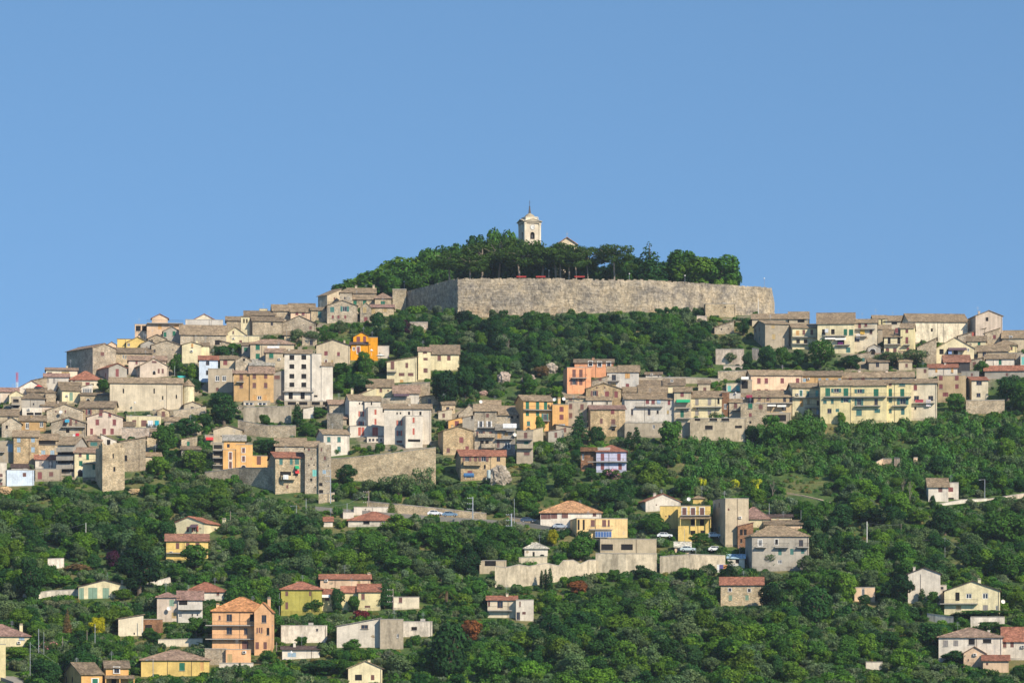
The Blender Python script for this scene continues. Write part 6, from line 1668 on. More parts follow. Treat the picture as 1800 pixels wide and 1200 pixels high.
LM = [(184, 745, 'the pale pink gabled house'), (265, 700, 'the long blank chapel'), (200, 820, 'the ruined tower'), (417, 800, 'the orange balcony house'), (520, 830, 'the red awning house'),
 (524, 660, 'the white unfinished block'), (680, 740, 'the cream school'), (690, 825, 'the sloping stone wall'), (785, 630, 'the broad cream house'), (805, 775, 'the tan stone gable'),
 (845, 820, 'the brown red roofed house'), (945, 730, 'the orange long balcony house'), (1018, 665, 'the salmon pink house'), (1065, 740, 'the rough tan house'), (1060, 810, 'the lilac villa'),
 (1140, 720, 'the whitish washing house'), (1262, 755, 'the blank basement storey'), (1365, 670, 'the apricot terrace'), (1520, 710, 'the yellow apartment row'), (1672, 680, 'the square tan house'),
 (980, 520, 'the middle of the acropolis wall'), (780, 530, 'the corner of the acropolis wall'), (1250, 545, 'the bastion room'), (1010, 905, 'the hipped orange tan villa'), (1060, 930, 'the solar panel villa'),
 (1100, 980, 'the long concrete building'), (950, 1010, 'the long tan wall'), (1220, 915, 'the bright yellow villa'), (1295, 915, 'the tall windowless block'), (1370, 965, 'the weathered grey house'),
 (1305, 1040, 'the long farmhouse'), (1620, 1025, 'the white modern villa'), (1710, 1050, 'the yellow terrace villa'), (1700, 1130, 'the broad hipped house'), (1655, 870, 'the small white road house'),
 (1590, 815, 'the ruined wall stubs'), (187, 1040, 'the yellow bungalow'), (315, 1070, 'the pinkish grey house'), (360, 1035, 'the red hipped white house'), (425, 1110, 'the big orange balcony block'),
 (310, 1165, 'the mottled roof house'), (165, 1190, 'the bottom orange pair'), (20, 1125, 'the left edge hip roof'), (335, 930, 'the cream gabled house'), (330, 965, 'the golden yellow house'),
 (530, 1050, 'the olive green house'), (640, 1050, 'the yellow wings'), (630, 1115, 'the pale warehouse'), (897, 1070, 'the lone white house'), (655, 910, 'the red hipped villa'),
 (780, 905, 'the parked cars'), (945, 968, 'the white domed hut'), (172, 1100, 'the vivid yellow tree'), (830, 1110, 'the rust coloured tree'), (1472, 917, 'the framed sign'), (110, 870, 'the bluish white house')]
ORD = 'first second third fourth fifth sixth seventh eighth ninth tenth eleventh twelfth thirteenth fourteenth fifteenth sixteenth seventeenth eighteenth nineteenth twentieth'.split()
rg = np.random.RandomState(21)
cand, tried = [], 0
want = dict(broad=150, olive=175)
placed = [(t[0], t[1] - t[2] * .5, t[3] * .5) for t in TREES]
while tried < 16000 and (want['broad'] > 0 or want['olive'] > 0):
    tried += 1
    x, y = rg.uniform(-25, 1825), rg.uniform(566, 1225)
    zn = zone(x, y)
    if zn in ('town', 'reed') and rg.rand() < 0.85: continue
    if bare(x, y): continue
    kd = 'olive' if rg.rand() < (.62 if zn == 'grove' else .25) else 'broad'
    if want[kd] <= 0: continue
    hm = rg.uniform(3.6, 5.4) if kd == 'olive' else rg.uniform(4.5, 8.5)
    if zn == 'town': hm *= .7
    p = on_hill(x, y); k = PX / p.y; h = hm * k; w = h * (rg.uniform(1.0, 1.35) if kd == 'olive' else rg.uniform(.8, 1.1))
    if not free(x, y, w * .5, h, p.y): continue
    if any(abs(x - a) < (w * .5 + c) * .62 and abs(y - h * .5 - b_) < (w * .5 + c) * .5 for a, b_, c in placed): continue
    placed.append((x, y - h * .5, w * .5)); want[kd] -= 1
    tone = rg.choice(['olive', 'grey', 'olive']) if kd == 'olive' else rg.choice(['green', 'dark', 'bright', 'green', 'dark'])
    j = min(range(len(LM)), key=lambda q: (x - LM[q][0]) ** 2 + ((y - h * .5 - LM[q][1]) * 1.4) ** 2)
    dx, dy = x - LM[j][0], y - h * .5 - LM[j][1]
    rel = ('below' if dy > 0 else 'above') if abs(dy) > abs(dx) * .5 else ('right of' if dx > 0 else 'left of')
    cand.append((kd, tone, x, y, p, h / k, w / k, rel, LM[j][2]))
by = {}
ADJ = dict(olive='soft green olive tree', grey='silvery olive tree', green='green leafy tree', dark='dark leafy tree', bright='light green leafy tree')
for c in cand: by.setdefault((c[0], c[1], c[7], c[8]), []).append(c)
for key, cs in by.items():
    cs.sort(key=lambda c: c[2])
    for i, (kd, tone, x, y, p, h, w, rel, lm) in enumerate(cs):
        a = ADJ[tone]
        lab = f'{a} {rel} {lm}' if len(cs) == 1 else f'{ORD[i]} {a} from the left {rel} {lm}'
        assert len(lab.split()) <= 16, lab
        plant(kd, p, h, w, tone, lab, group='olive trees on the slopes' if kd == 'olive' else 'leafy trees on the slopes')

# undergrowth: instanced clumps on the hillside, one object per sort
def scatter(name, kinds, pts, tints, scales):
    n = len(pts); me = bpy.data.meshes.new(name); me.vertices.add(n); me.vertices.foreach_set('co', np.array(pts, np.float32).ravel())
    for an, ty, dat, fld in (('tint', 'FLOAT_COLOR', np.c_[np.array(tints), np.ones(n)], 'color'), ('size', 'FLOAT_VECTOR', np.array(scales), 'vector'), ('turn', 'FLOAT', rg.uniform(0, 6.28, n), 'value'), ('pick', 'INT', rg.randint(0, len(kinds), n), 'value')):
        at_ = me.attributes.new(an, ty, 'POINT'); at_.data.foreach_set(fld, np.asarray(dat, np.int32 if ty == 'INT' else np.float32).ravel())
    me.materials.append(MAT['leafi'])
    o = link(name, me); o['kind'] = 'stuff'
    src = bpy.data.collections.new(name + '_parts')
    for q, m in enumerate(kinds):
        so_ = bpy.data.objects.new(f'clump_{q}', m); src.objects.link(so_)
    ng = bpy.data.node_groups.new(name, 'GeometryNodeTree')
    ng.interface.new_socket('Geometry', in_out='INPUT', socket_type='NodeSocketGeometry'); ng.interface.new_socket('Geometry', in_out='OUTPUT', socket_type='NodeSocketGeometry')
    nn, lk = ng.nodes, ng.links
    gi, go = nn.new('NodeGroupInput'), nn.new('NodeGroupOutput')
    ip = nn.new('GeometryNodeInstanceOnPoints'); ci = nn.new('GeometryNodeCollectionInfo')
    ci.inputs['Collection'].default_value = src; ci.inputs['Separate Children'].default_value = True; ci.inputs['Reset Children'].default_value = True
    def na(nm, ty):
        a = nn.new('GeometryNodeInputNamedAttribute'); a.data_type = ty; a.inputs['Name'].default_value = nm
        return [s for s in a.outputs if s.enabled][0]
    ip.inputs['Pick Instance'].default_value = True
    cx = nn.new('ShaderNodeCombineXYZ'); lk.new(na('turn', 'FLOAT'), cx.inputs[2])
    lk.new(gi.outputs[0], ip.inputs['Points']); lk.new(ci.outputs[0], ip.inputs['Instance']); lk.new(na('pick', 'INT'), ip.inputs['Instance Index'])
    lk.new(cx.outputs[0], ip.inputs['Rotation']); lk.new(na('size', 'FLOAT_VECTOR'), ip.inputs['Scale']); lk.new(ip.outputs[0], go.inputs[0])
    md = o.modifiers.new('scatter', 'NODES'); md.node_group = ng
    return o

W_, U_, G_ = ([], [], []), ([], [], []), ([], [], [])
def addc(A, p, tone, s, jit=.2):
    c = np.array(FC[tone]) * rg.uniform(1 - jit, 1 + jit); c = c * rg.uniform(.9, 1.1, 3)
    A[0].append(tuple(p)); A[1].append(tuple(c)); A[2].append(s)
for _ in range(46000):
    x, y = rg.uniform(-330, 2130), rg.uniform(545, 1290)
    zn = zone(x, y)
    if zn == 'town' and rg.rand() < .45: continue
    if bare(x, y):
        if rg.rand() < .55:
            p = on_hill(x, y); s = rg.uniform(.3, .8); k = PX / p.y
            if free(x, y, s * k, s * k, p.y): addc(G_, p, rg.choice(['reed', 'bright', 'olive', 'straw']), (s, s, s * .8))
            continue
        if rg.rand() < .85: continue
    p = on_hill(x, y); k = PX / p.y
    if zn == 'wood' and rg.rand() < .45:
        s = rg.uniform(.55, 1.0); h = 7.6 * s * k
        if free(x, y, 3.2 * s * k, h, p.y):
            addc(W_, p, rg.choice(['dark', 'green', 'dark', 'deep', 'olive']), (s, s, s * rg.uniform(.75, 1))); continue
    if zn == 'grove' and rg.rand() < .16:
        s = rg.uniform(.55, 1.35); h = 7.6 * s * k
        if free(x, y, 3.2 * s * k, h, p.y):
            addc(W_, p, rg.choice(['dark', 'green', 'olive', 'bright']), (s, s, s * .85)); continue
    if zn == 'reed' and rg.rand() < .75:
        s = rg.uniform(1.0, 1.8)
        if free(x, y, 1.5 * s * k, 1.4 * s * k, p.y): addc(G_, p, rg.choice(['reed', 'reed', 'olive', 'green']), (s, s, s * rg.uniform(1, 1.5)))
        continue
    s = rg.uniform(.5, 1.5) * (.62 if zn == 'town' else 1); h = 2.2 * s * k
    if free(x, y, 1.5 * s * k, h, p.y, tol=5):
        tone = rg.choice(['green', 'olive', 'dark', 'bright', 'grey', 'green'] if zn != 'reed' else ['green', 'bright', 'green', 'olive'])
        addc(U_, p, tone, (s, s, s * rg.uniform(.7, 1.3)))
    elif rg.rand() < .5:
        s = .5; 
        if free(x, y, 1.3 * s * k, 1.0 * s * k, p.y, tol=2): addc(U_, p, rg.choice(['green', 'bright', 'dark']), (s, s, s))
scatter('woodland', CRI['broad'] + CRI['olive'][:2], *W_)
scatter('undergrowth', CRI['bush'], *U_)
scatter('tall_grass', CRI['tuft'], *G_)
print('scatter', len(W_[0]), len(U_[0]), len(G_[0]), 'trees', len(cand))

def trodden():
    me = bpy.data.objects['hillside'].data; n = len(me.vertices); co = np.empty(n * 3, np.float32); me.vertices.foreach_get('co', co); co = co.reshape(-1, 3)
    Y = np.maximum(co[:, 1], 300); px = CX + co[:, 0] / Y * PX; py = YH - co[:, 2] / Y * PX
    out = np.zeros(n, np.float32); sel = (py < 860) & (py > 540) & (px > -80) & (px < 1880) & (Y > 900)
    H = np.array([(q[0], q[1], q[2], q[3]) for q in HL], float)
    for i in np.nonzero(sel)[0]:
        if zone(px[i], py[i]) != 'town': continue
        dx = np.maximum(0, np.maximum(H[:, 0] - px[i], px[i] - H[:, 1])); dy = np.maximum(0, np.maximum(H[:, 3] - 12 - py[i], py[i] - H[:, 3]))
        out[i] = 1.0 if (np.hypot(dx, dy) < 16).sum() >= 2 else 0.0
    a = me.attributes.new('trodden', 'FLOAT', 'POINT'); a.data.foreach_set('value', out)
trodden()
# ------------------------------------------------------------------ poles, lamps, cars, odds and ends
def pole(x, yt, yb, label, kind='pole', r=.13, mat='metal', arm=0):
    p = on_hill(x, yb); k = p.y / PX; h = (yb - yt) * k
    o = empty({'pole': 'utility_pole', 'lamp': 'street_lamp', 'mast': 'mast'}[kind], p); tag(o, label, {'pole': 'utility pole', 'lamp': 'street lamp', 'mast': 'mast'}[kind], 'poles on the hillside')
    b = MB(); b.tube((0, 0, -1.5), (0, 0, h), r, r * .7, 8, MAT[mat]); b.obj('post', o)
    if arm == 1:
        c = MB(); c.tube((-1.3, 0, h - .15), (.1, 0, h - .05), .05, n=5, mat=MAT[mat]); c.box(-1.7, -1.2, -.1, .1, h - .25, h - .1, MAT[mat]); c.obj('lamp_head', o)
    elif arm == 2:
        for q in range(3):
            c = MB(); c.box(-1.5, .2, -.05, .05, h - .4 - q * 1.5, h - .3 - q * 1.5, MAT[mat])
            for s in range(3): c.tube((-1.4 + s * .6, 0, h - .3 - q * 1.5), (-1.4 + s * .6, 0, h - .1 - q * 1.5), .06, n=5, mat=MAT['white'])
            c.obj('cross_arm', o)
    elif arm == 3:
        c = MB(); c.lathe([(.0, h), (.28, h + .1), (.3, h + .4), (.05, h + .6)], 8, MAT['white']); c.obj('lamp_globe', o)
    return p + Vector((0, 0, h - .2))
PO = {}
for (key, x, yt, yb, lab, kd, r, m, a) in [
 ('a', 831, 873, 928, 'pale concrete pole with three cross arms over the parked cars', 'pole', .2, 'metal', 2),
 ('b', 899, 902, 956, 'thick pale pole with a bent head left of the hipped villa', 'pole', .25, 'metal', 2),
 ('c', 904, 876, 948, 'slender pole right behind the thick bent headed one', 'pole', .08, 'metal', 0),
 ('d', 648, 862, 898, 'lattice utility pole behind the red hipped villa', 'pole', .2, 'pale_bark', 2),
 ('e', 610, 884, 908, 'short pole by the small white hut', 'pole', .1, 'metal', 0),
 ('f', 405, 898, 936, 'wooden pole right of the cream gabled house', 'pole', .14, 'pale_bark', 0),
 ('g', 425, 897, 912, 'small pole second from the cream gabled house', 'pole', .09, 'metal', 0),
 ('h', 485, 889, 910, 'thin pole in the dark trees below the rubble wall', 'pole', .08, 'metal', 0),
 ('i', 521, 888, 914, 'street lamp below the tall tan stone house', 'lamp', .1, 'metal', 1),
 ('j', 538, 876, 902, 'tall thin pole below the pigeon hole house', 'pole', .1, 'metal', 0),
 ('k', 728, 866, 884, 'thin pole above the road wall', 'pole', .07, 'metal', 0),
 ('l', 581, 825, 884, 'concrete pole with antennas beside the ruined tower end', 'pole', .16, 'metal', 2),
 ('m', 1524, 916, 962, 'tall white pole right of the framed sign', 'pole', .14, 'white', 0),
 ('n', 1584, 920, 946, 'braced timber pole on the green slope', 'pole', .1, 'pale_bark', 0),
 ('o', 1567, 880, 913, 'thin pole left of the small white road house', 'pole', .06, 'metal', 0),
 ('p', 1731, 842, 878, 'street lamp rising above the pale road wall', 'lamp', .12, 'metal', 1),
 ('q', 1661, 944, 980, 'thin pole on the wooded right slope', 'pole', .08, 'metal', 0),
 ('r', 1738, 990, 1000, 'short pole carrying wire above the yellow terrace villa', 'pole', .1, 'metal', 0),
 ('s', 1491, 946, 986, 'thin mast behind the bright topped tree', 'pole', .06, 'metal', 0),
 ('t', 151, 918, 962, 'white pole with a lamp in the left grove', 'pole', .1, 'white', 0),
 ('u', 20, 943, 968, 'thin pole at the left edge of the grove', 'pole', .07, 'metal', 0),
 ('v', 68, 1104, 1156, 'pale pole in front of the pink oleander', 'pole', .1, 'metal', 0),
 ('w', 77, 1110, 1156, 'thinner pole right of the pink oleander pole', 'pole', .06, 'metal', 0),
 ('x', 110, 1118, 1150, 'wooden pole left of the vivid yellow tree', 'pole', .1, 'pale_bark', 0),
 ('y', 153, 1107, 1146, 'wooden pole touching the vivid yellow tree', 'pole', .1, 'pale_bark', 0),
 ('z', 167, 1096, 1142, 'metal pole before the vivid yellow tree', 'pole', .1, 'metal', 0),
 ('A', 53, 1128, 1202, 'tall green pole at the bottom left', 'pole', .08, 'metal', 0),
 ('B', 102, 1165, 1204, 'white pole left of the orange pair', 'pole', .09, 'white', 0),
 ('C', 205, 1172, 1206, 'pole between the two orange houses', 'pole', .09, 'metal', 0),
 ('D', 269, 1158, 1208, 'lamp pole before the mottled roof house', 'lamp', .1, 'metal', 1),
 ('E', 250, 1084, 1120, 'white pole beside the dark open lean to', 'pole', .1, 'white', 0),
 ('F', 179, 1070, 1084, 'short pole left of the white shed wall', 'pole', .08, 'metal', 0),
 ('G', 486, 1128, 1152, 'wooden pole right of the orange balcony block', 'pole', .12, 'pale_bark', 0),
 ('H', 491, 1042, 1082, 'thin green pole left of the olive green house', 'pole', .06, 'metal', 0),
 ('I', 691, 1034, 1086, 'tall wooden utility pole right of the yellow wings', 'pole', .14, 'pale_bark', 2),
 ('J', 1203, 928, 972, 'thin pole before the bright yellow villa', 'pole', .06, 'metal', 0),
 ('K', 1352, 884, 908, 'metal pole on the brown hipped roof side', 'pole', .1, 'metal', 0),
 ('L', 1408, 896, 926, 'thin mast behind the weathered grey house', 'pole', .06, 'metal', 0),
 ('M', 1333, 525, 566, 'white lamp post on the right ridge under the wall', 'lamp', .12, 'white', 0),
 ('N', 504, 579, 600, 'thin pole above the wide tan house', 'pole', .06, 'metal', 0),
 ('O', 307, 643, 664, 'pale pole right of the arched niche house', 'pole', .08, 'metal', 0),
 ('P', 290, 703, 726, 'lamp post against the blank chapel wall', 'lamp', .06, 'metal', 1),
 ('Q', 237, 709, 726, 'short lamp post left along the chapel wall', 'lamp', .06, 'metal', 3),
 ('R', 745, 820, 844, 'black lamp post left of the red roofed brown house', 'lamp', .08, 'iron', 3),
 ('S', 1293, 692, 712, 'black street lamp among the beige houses', 'lamp', .07, 'iron', 3),
 ('T', 1223, 962, 976, 'thin white pole above the ivy wall', 'pole', .06, 'metal', 0),
 ('U', 1365, 515, 548, 'grey mast at the bare end of the hilltop', 'mast', .1, 'metal', 0),
]: PO[key] = pole(x, yt, yb, lab, kd, r, m, a)
for i, (x, yt) in enumerate([(710, 494), (1107, 480), (1205, 483), (1345, 488), (965, 474)]):
    d = 1124 + (i == 0) * 28 + (i == 3) * 16; k = d / PX; z0 = ZT - 1.4
    o = empty('street_lamp', ((x - CX) * k, d + 4, z0)); h = (YH - yt) * k - z0
    tag(o, ['lamp post above the square tower', 'lamp post between lone pine and cedar on the wall', 'lamp post under the domed trees on the wall', 'solitary lamp post at the bare end of the wall', 'lamp post in front of the church trees'][i], 'street lamp', 'lamps on the hilltop')
    b = MB(); b.tube((0, 0, -.3), (0, 0, h), .07, .05, 6, MAT['metal']); b.obj('post', o)
    b = MB(); b.lathe([(.05, h), (.25, h + .1), (.25, h + .4), (.03, h + .5)], 8, MAT['white']); b.obj('lamp_globe', o)
# red and white mast on the far left skyline
def lattice_mast():
    p = at(30, 690, 1200); z1 = (YH - 654) * 1200 / PX; p.z = gz(p.x, p.y) - 1; r = empty('radio_mast', p); tag(r, 'distant red and white radio mast on the far left skyline', 'radio mast')
    h = z1 - p.z; n = 8
    for q in range(n):
        b = MB(); m = MAT['paint']
        for (a, c) in ((-.3, -.3), (.3, -.3), (.3, .3), (-.3, .3)): b.tube((a, c, h * q / n), (a, c, h * (q + 1) / n), .07, n=4, mat=m)
        b.tube((-.3, -.3, h * q / n), (.3, -.3, h * (q + 1) / n), .05, n=4, mat=m); b.tube((.3, .3, h * q / n), (-.3, .3, h * (q + 1) / n), .05, n=4, mat=m)
        b.obj('mast_section', r, (.6, .06, .05) if q % 2 else (.75, .75, .75))
lattice_mast()

def wire(pts, label):
    b = MB()
    for a, e in zip(pts[:-1], pts[1:]):
        prev = a
        for s in range(1, 9):
            t = s / 8; q = a.lerp(e, t) - Vector((0, 0, 4 * t * (1 - t) * (a - e).length * .03)); b.tube(prev, q, .035, n=3, mat=MAT['metal'], cap=False); prev = q
    tag(b.obj('overhead_wire'), label, 'wire')
wire([PO['u'], PO['t']], 'overhead wire crossing the left grove')
wire([PO['f'], PO['g'], PO['h'], PO['i'], PO['e'], PO['d']], 'overhead wire from the cream gabled house to the lattice pole')
wire([PO['s'], PO['q'], PO['r']], 'overhead wire sagging above the white modern villa')
wire([PO['m'], PO['n']], 'overhead wire from the tall white pole to the timber pole')
wire([PO['A'], PO['B']], 'overhead wire at the bottom left')

def car(x, y, col, label, rz=0.0, s=1.0):
    p = on_hill(x, y) + Vector((0, -1.2, .42)); r = empty('parked_car', p, rz); tag(r, label, 'car', 'cars parked on the hillside')
    b = MB(); prof = [(-2.1, .35), (2.1, .35), (2.12, .75), (1.95, .92), (1.0, 1.02), (.45, 1.45), (-1.15, 1.48), (-1.85, 1.0), (-2.1, .9)]
    n = len(prof)
    for y_, rev in ((-.85, 0), (.85, 1)):
        f = [(a, y_, c) for a, c in prof]; b.face(f[::-1] if rev else f, MAT['paintcar'])
    for i in range(n):
        (a, c), (a2, c2) = prof[i], prof[(i + 1) % n]; b.face([(a, -.85, c), (a, .85, c), (a2, .85, c2), (a2, -.85, c2)], MAT['paintcar'])
    b.obj('body', r, col)
    w = MB()
    for y_ in (-.865, .865):
        for pl in ([(.40, 1.36), (.85, 1.02), (.0, 1.02), (.0, 1.38)], [(-.1, 1.38), (-.1, 1.02), (-1.15, 1.02), (-1.5, 1.08), (-1.1, 1.4)]):
            w.face([(a, y_, c) for a, c in pl][:: (1 if y_ > 0 else -1)], MAT['glass'])
    w.face([(.99, -.75, 1.045), (.99, .75, 1.045), (.5, .7, 1.43), (.5, -.7, 1.43)], MAT['glass']); w.obj('windows', r)
    for a in (-1.3, 1.3):
        for y_ in (-.8, .8):
            t = MB(); t.tube((a, y_ - .12, .33), (a, y_ + .12, .33), .34, n=14, mat=MAT['tyre']); t.tube((a, y_ - .13, .33), (a, y_ + .13, .33), .18, n=10, mat=MAT['metal']); t.obj('wheel', r)
    for y_ in (-.6, .6):
        h = MB(); h.box(2.08, 2.14, y_ - .15, y_ + .15, .66, .8, MAT['white']); h.obj('headlight', r)
car(765, 909, (.75, .76, .8), 'white hatchback parked against the long road wall')
car(791, 911, (.16, .26, .38), 'blue hatchback parked beside the white one')
car(928, 921, (.04, .07, .12), 'dark blue car on the road left of the hipped villa')
car(984, 932, (.35, .40, .48), 'silver blue car below the orange yellow slab', .2)
car(1168, 948, (.72, .74, .75), 'white car under the trees left of the yellow villa')
car(1254, 948, (.45, .52, .60), 'grey blue car between yellow villa and tall tower block')
car(1208, 972, (.5, .58, .6), 'pale van parked before the small peach garage', .1)
car(1258, 972, (.76, .76, .74), 'white van above the ivy hung wall', .05)

def on_front(x, y, yb, out=1.5):
    d = D_of(yb) - out; return at(x, y, d)
# balustrade, tanks, panels and such
def balustrade():
    d = D_of(830) - .5; k = d / PX; r = empty('balustrade', at(1020, 793, d)); tag(r, 'white balustrade around the roof terrace of the lilac villa', 'balustrade')
    L = 53 * k; b = MB(); b.box(0, L, -.1, .1, 1.0, 1.12, MAT['white']); b.obj('handrail', r); b = MB(); b.box(0, L, -.1, .1, 0.2, .3, MAT['white']); b.obj('base_rail', r)
    me = MB(); me.lathe([(.06, .3), (.1, .5), (.05, .75), (.07, 1.0)], 6, MAT['white']); me = me.mesh('baluster')
    for q in range(int(L / .28)):
        o = link('baluster', me, r); o.location = (.14 + q * .28, 0, 0)
balustrade()
def tank(x, y, yb, L, rad, col, label, vert=False):
    p = on_front(x, y, yb, 2.5); r = empty('water_tank', p); tag(r, label, 'tank')
    b = MB(); prof = [(.01, -L / 2 - .15), (rad * .8, -L / 2 - .08), (rad, -L / 2 + .1), (rad, L / 2 - .1), (rad * .8, L / 2 + .08), (.01, L / 2 + .15)]
    b.lathe(prof, 16, MAT['paint']); o = b.obj('tank', r, col)
    if not vert: o.rotation_euler = (0, math.pi / 2, 0)
    s = MB()
    for q in (-.6, .6): s.box(q * L / 2 - .1, q * L / 2 + .1, -.5, .5, -1.3 if not vert else -L / 2 - .6, -rad * .8 if not vert else -L / 2 + .1, MAT['concrete'])
    s.obj('cradle', r)
tank(824, 835, 850, 2.8, .65, (.06, .16, .33), 'blue horizontal tank at the foot of the brown stone house')
tank(859, 833, 850, 2.2, .55, (.42, .48, .47), 'grey upright tank beside the brown stone house', True)
def solar():
    d = D_of(950) - .35; k = d / PX; r = empty('solar_panel', at(1046, 944, d)); tag(r, 'blue solar panel array on the wall of the orange yellow villa', 'solar panel')
    W, H = 29 * k, 11 * k; b = MB(); b.box(0, W, -.05, .05, 0, H, MAT['metal']); b.obj('frame', r); r.rotation_euler = (-.25, 0, 0)
    for q in range(6):
        c = MB(); c.box(.1 + q * W / 6, (q + 1) * W / 6 - .02, -.09, -.051, .12, H - .12, MAT['solar']); c.obj('panel', r)
solar()
def framed_sign():
    p = on_hill(1472, 931); k = p.y / PX; r = empty('framed_sign', p); tag(r, 'white framed dark sign standing on the green slope', 'sign')
    b = MB(); b.tube((0, 0, -1), (0, 0, 2), .15, n=6, mat=MAT['white']); b.obj('post', r)
    b = MB(); w = 4.5 * k; z0, z1 = 1.2, 21 * k; b.box(-w, w, -.05, .05, z0 + .25, z1 - .25, MAT['glass']); b.obj('panel', r)
    b = MB()
    for (a, c, e, f) in ((-w - .2, w + .2, z0, z0 + .25), (-w - .2, w + .2, z1 - .25, z1)): b.box(a, c, -.1, .1, e, f, MAT['white'])
    for (a, c) in ((-w - .2, -w), (w, w + .2)): b.box(a, c, -.1, .1, z0 + .25, z1 - .25, MAT['white'])
    b.obj('frame', r)
framed_sign()
def mural():
    d = D_of(1003) - .2; k = d / PX; r = empty('painted_wall', at(1235, 1005, d)); tag(r, 'painted wall with white, blue and yellow panels beside the ivy wall', 'wall')
    L = 63 * k; H = 14 * k; b = MB(); b.box(0, L, 0, .3, -3, H, MAT['plaster']); b.obj('wall_body', r, (.6, .56, .5))
    rng = random.Random(4); cs = [(.72, .72, .7), (.1, .14, .4), (.7, .5, .08), (.72, .72, .7), (.12, .1, .25), (.65, .3, .1), (.72, .7, .66)]; x = .1
    for q in range(7):
        w = L * .8 / 7; c = MB(); c.box(x, x + w - .02, -.03, -.002, .5 + rng.uniform(0, .4), H - .15, MAT['paint']); c.obj('painted_panel', r, cs[q]); x += w
    KEEP.append((1235, 1298, 990, 1004, d - 1, d + 1))
mural()
def parasol(x, y, yb, col, label, rad=1.3):
    p = on_front(x, y, yb, 2.0); r = empty('parasol', p - Vector((0, 0, 2.2))); tag(r, label, 'parasol')
    b = MB(); b.tube((0, 0, 0), (0, 0, 2.3), .04, n=6, mat=MAT['white']); b.obj('pole', r)
    b = MB(); b.lathe([(rad, 1.75), (rad * .5, 2.1), (.03, 2.35)], 8, MAT['cloth']); b.obj('canopy', r, col)
parasol(653, 614, 634, (.75, .75, .72), 'closed white parasol on the porch of the vivid orange house', .6)
parasol(669, 623, 640, (.75, .75, .72), 'open white parasol below the vivid orange house', 1.6)
parasol(68, 677, 690, (.6, .06, .06), 'red parasol on the left roof terrace')
parasol(512, 1144, 1162, (.75, .75, .72), 'closed white parasol by the low white shed', .4)
def dish(x, y, yb, label, s=.55):
    p = on_front(x, y, yb, .6); r = empty('satellite_dish', p, R.uniform(-.4, .4)); tag(r, label, 'satellite dish')
    b = MB(); b.lathe([(.02, 0), (s * .6, .06), (s, .16)], 14, MAT['white']); o = b.obj('dish', r); o.rotation_euler = (math.radians(75), 0, 0)
    b = MB(); b.tube((0, 0, 0), (0, .9, -.3), .04, n=5, mat=MAT['metal']); b.obj('bracket', r)
for (x, y, yb, l) in [(297, 1069, 1096, 'dish on the pinkish grey house wall'), (845, 706, 730, 'white dish among the roofs above the balcony houses'), (905, 764, 800, 'big white dish on the corner of the orange door house'),
    (975, 702, 757, 'dish on top of the plain orange block'), (991, 701, 757, 'second dish on the plain orange block roof edge'), (1211, 877, 948, 'dish on the terrace of the bright yellow villa'), (1763, 1057, 1076, 'dish at the corner of the yellow terrace villa'),
    (107, 724, 744, 'dish on the broad stone gable'), (1022, 942, 950, 'white air vent dish on the solar panel villa')]:
    dish(x, y, yb, l)
def cloth(x, y, w, h, yb, col, label, out=1.3):
    p = on_front(x, y, yb, out); k = p.y / PX; W, H = w * k, h * k; n = 8; b = MB()
    for q in range(n):
        x0, x1 = W * q / n, W * (q + 1) / n; y0, y1 = .06 * math.sin(q * 1.7), .06 * math.sin((q + 1) * 1.7)
        b.face([(x0, y0, -H), (x1, y1, -H), (x1, y1 * .3, 0), (x0, y0 * .3, 0)], MAT['cloth'])
    o = b.obj('hanging_cloth', None, col); o.location = p; tag(o, label, 'laundry', 'washing hung out on balconies')
for a in [(116, 738, 8, 17, 774, (.45, .58, .66), 'pale blue sheet hanging from the blue awning balcony'), (133, 761, 6, 5, 774, (.6, .03, .06), 'red cloth drying under the blue awning balcony'), (128, 763, 4, 4, 774, (.7, .7, .7), 'white cloth drying beside the red one'),
    (272, 739, 7, 8, 753, (.02, .35, .42), 'turquoise towel on the flat roofed yellow house'), (260, 739, 9, 9, 753, (.7, .75, .8), 'white sheet on the flat roofed yellow house'), (1512, 577, 8, 10, 621, (.8, .5, .1), 'orange cloth over the pale ridge balcony'),
    (1505, 587, 7, 8, 621, (.75, .75, .78), 'white sheet under the orange cloth'), (1119, 704, 12, 12, 741, (.45, .58, .75), 'long light blue sheet on the washing balcony'), (1126, 704, 5, 10, 741, (.05, .15, .5), 'dark blue clothes on the washing balcony'),
    (1156, 702, 7, 12, 741, (.4, .55, .7), 'light blue sheet at the other end of the washing balcony'), (1628, 702, 8, 12, 740, (.72, .65, .66), 'pale pink blanket on the recessed red balcony'), (1609, 702, 14, 5, 740, (.55, .08, .12), 'red washing on the recessed red balcony'),
    (498, 834, 9, 8, 872, (.75, .75, .75), 'white washing on the tall tan stone house'), (470, 608, 21, 5, 640, (.78, .78, .8), 'long white banner on the wide tan house'), (1450, 578, 6, 7, 624, (.6, .62, .66), 'pale cloth on the right ridge balcony'),
    (1473, 600, 9, 5, 624, (.25, .03, .2), 'purple washing under the ridge awnings'), (1667, 616, 6, 6, 638, (.25, .35, .6), 'blue washing under the yellow gable'), (884, 744, 24, 8, 800, (.76, .76, .76), 'wide white sheets above the orange door house'),
    (312, 660, 14, 5, 668, (.08, .5, .45), 'turquoise cover behind the long chapel')]: cloth(*a)
def red_planter(x, w, label):
    d = 1113 + 1.2; k = d / PX; o = MB(); o.box(0, w * k, 0, .3, 0, .5, MAT['paint']); q = o.obj('red_fence_panel', None, (.38, .05, .04)); q.location = at(x, 487.5, d); tag(q, label, 'fence')
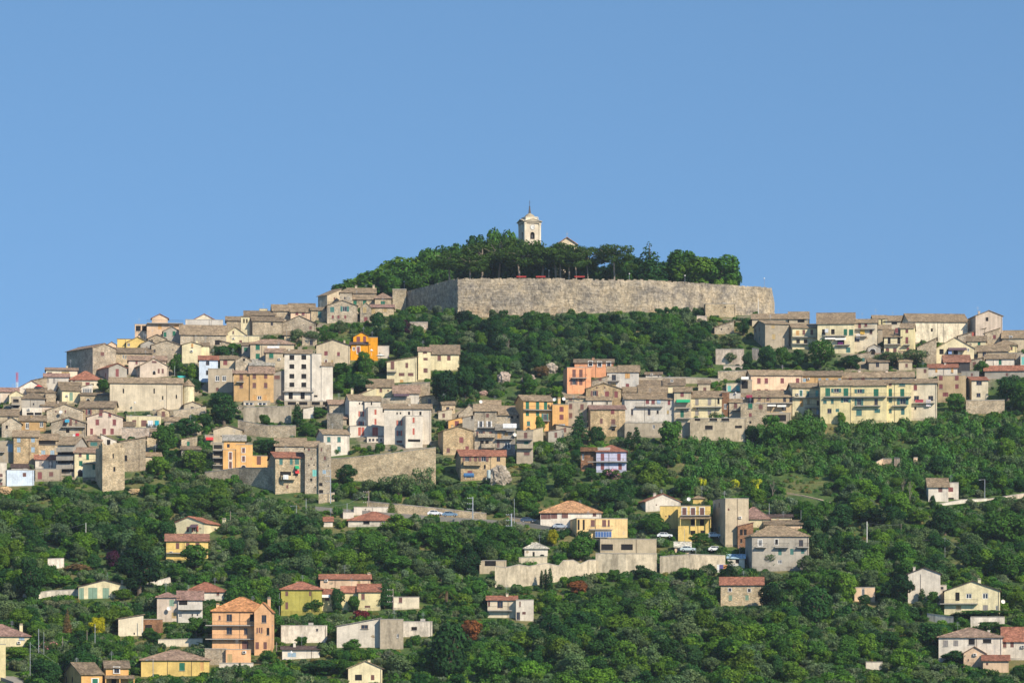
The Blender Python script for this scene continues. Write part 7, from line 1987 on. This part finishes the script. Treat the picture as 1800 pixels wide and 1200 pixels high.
red_planter(908, 17, 'left red panel behind the acropolis wall top'); red_planter(942, 17, 'middle red panel behind the acropolis wall top'); red_planter(1010, 18, 'right red panel behind the acropolis wall top')

# bare, pale stemmed trees
def bare_tree(x, yb, hp, label, seed):
    p = on_hill(x, yb); k = p.y / PX; h = hp * k; r = empty('bare_tree', p); tag(r, label, 'tree', 'bare pale stemmed trees')
    rng = random.Random(seed); b = MB()
    b.tube((0, 0, -.5), (.1, 0, h * .8), .13, .05, 6, MAT['pale_bark']); b.obj('trunk', r)
    def grow(bb, a, d, L, rad, dep):
        e = a + d * L; bb.tube(a, e, rad, rad * .6, 4, MAT['pale_bark'], cap=False)
        if dep:
            for _ in range(3): grow(bb, a.lerp(e, rng.uniform(.4, 1)), (d + Vector((rng.uniform(-.6, .6), rng.uniform(-.6, .6), rng.uniform(.1, .5)))).normalized(), L * .62, rad * .55, dep - 1)
    for q in range(5):
        bb = MB(); z = h * (.4 + .08 * q); a = q * 1.9; grow(bb, Vector((.05, 0, z)), Vector((math.cos(a) * .35, math.sin(a) * .35, 1)).normalized(), h * .2, .045, 3); bb.obj('branch', r)
for i, (x, yb, hp, l) in enumerate([(1511, 885, 46, 'left bare pale tree in the scrub below the ruined stubs'), (1587, 884, 40, 'bare pale tree left of the tallest pale stem'), (1599, 896, 50, 'tallest bare pale stem near the small white road house'),
    (885, 632, 44, 'bare pale tree in the wood above the crag'), (893, 636, 40, 'second bare pale tree in the wood above the crag'), (1497, 898, 34, 'low bare pale tree left of the scrub group'), (1560, 880, 36, 'grey twiggy bare tree in the middle of the scrub'), (1358, 886, 40, 'bare tree above the brown path')]):
    bare_tree(x, yb, hp, l, i + 11)

def haze():
    b = MB(); b.box(-10500, 10500, -1600, 15500, -32, 215)
    m = bpy.data.materials.new('air'); m.use_nodes = True; t = m.node_tree; t.nodes.clear()
    v = N(t, 'ShaderNodeVolumePrincipled'); v.inputs['Color'].default_value = (0.80, 0.88, 1.0, 1); v.inputs['Density'].default_value = 0.00006; v.inputs['Anisotropy'].default_value = 0.2
    o_ = N(t, 'ShaderNodeOutputMaterial'); t.links.new(v.outputs[0], o_.inputs['Volume'])
    b.mats = [m]; b.m = [0] * len(b.f); tag(b.obj('haze'), kind='stuff')
haze()
SC.cycles.volume_bounces = 0
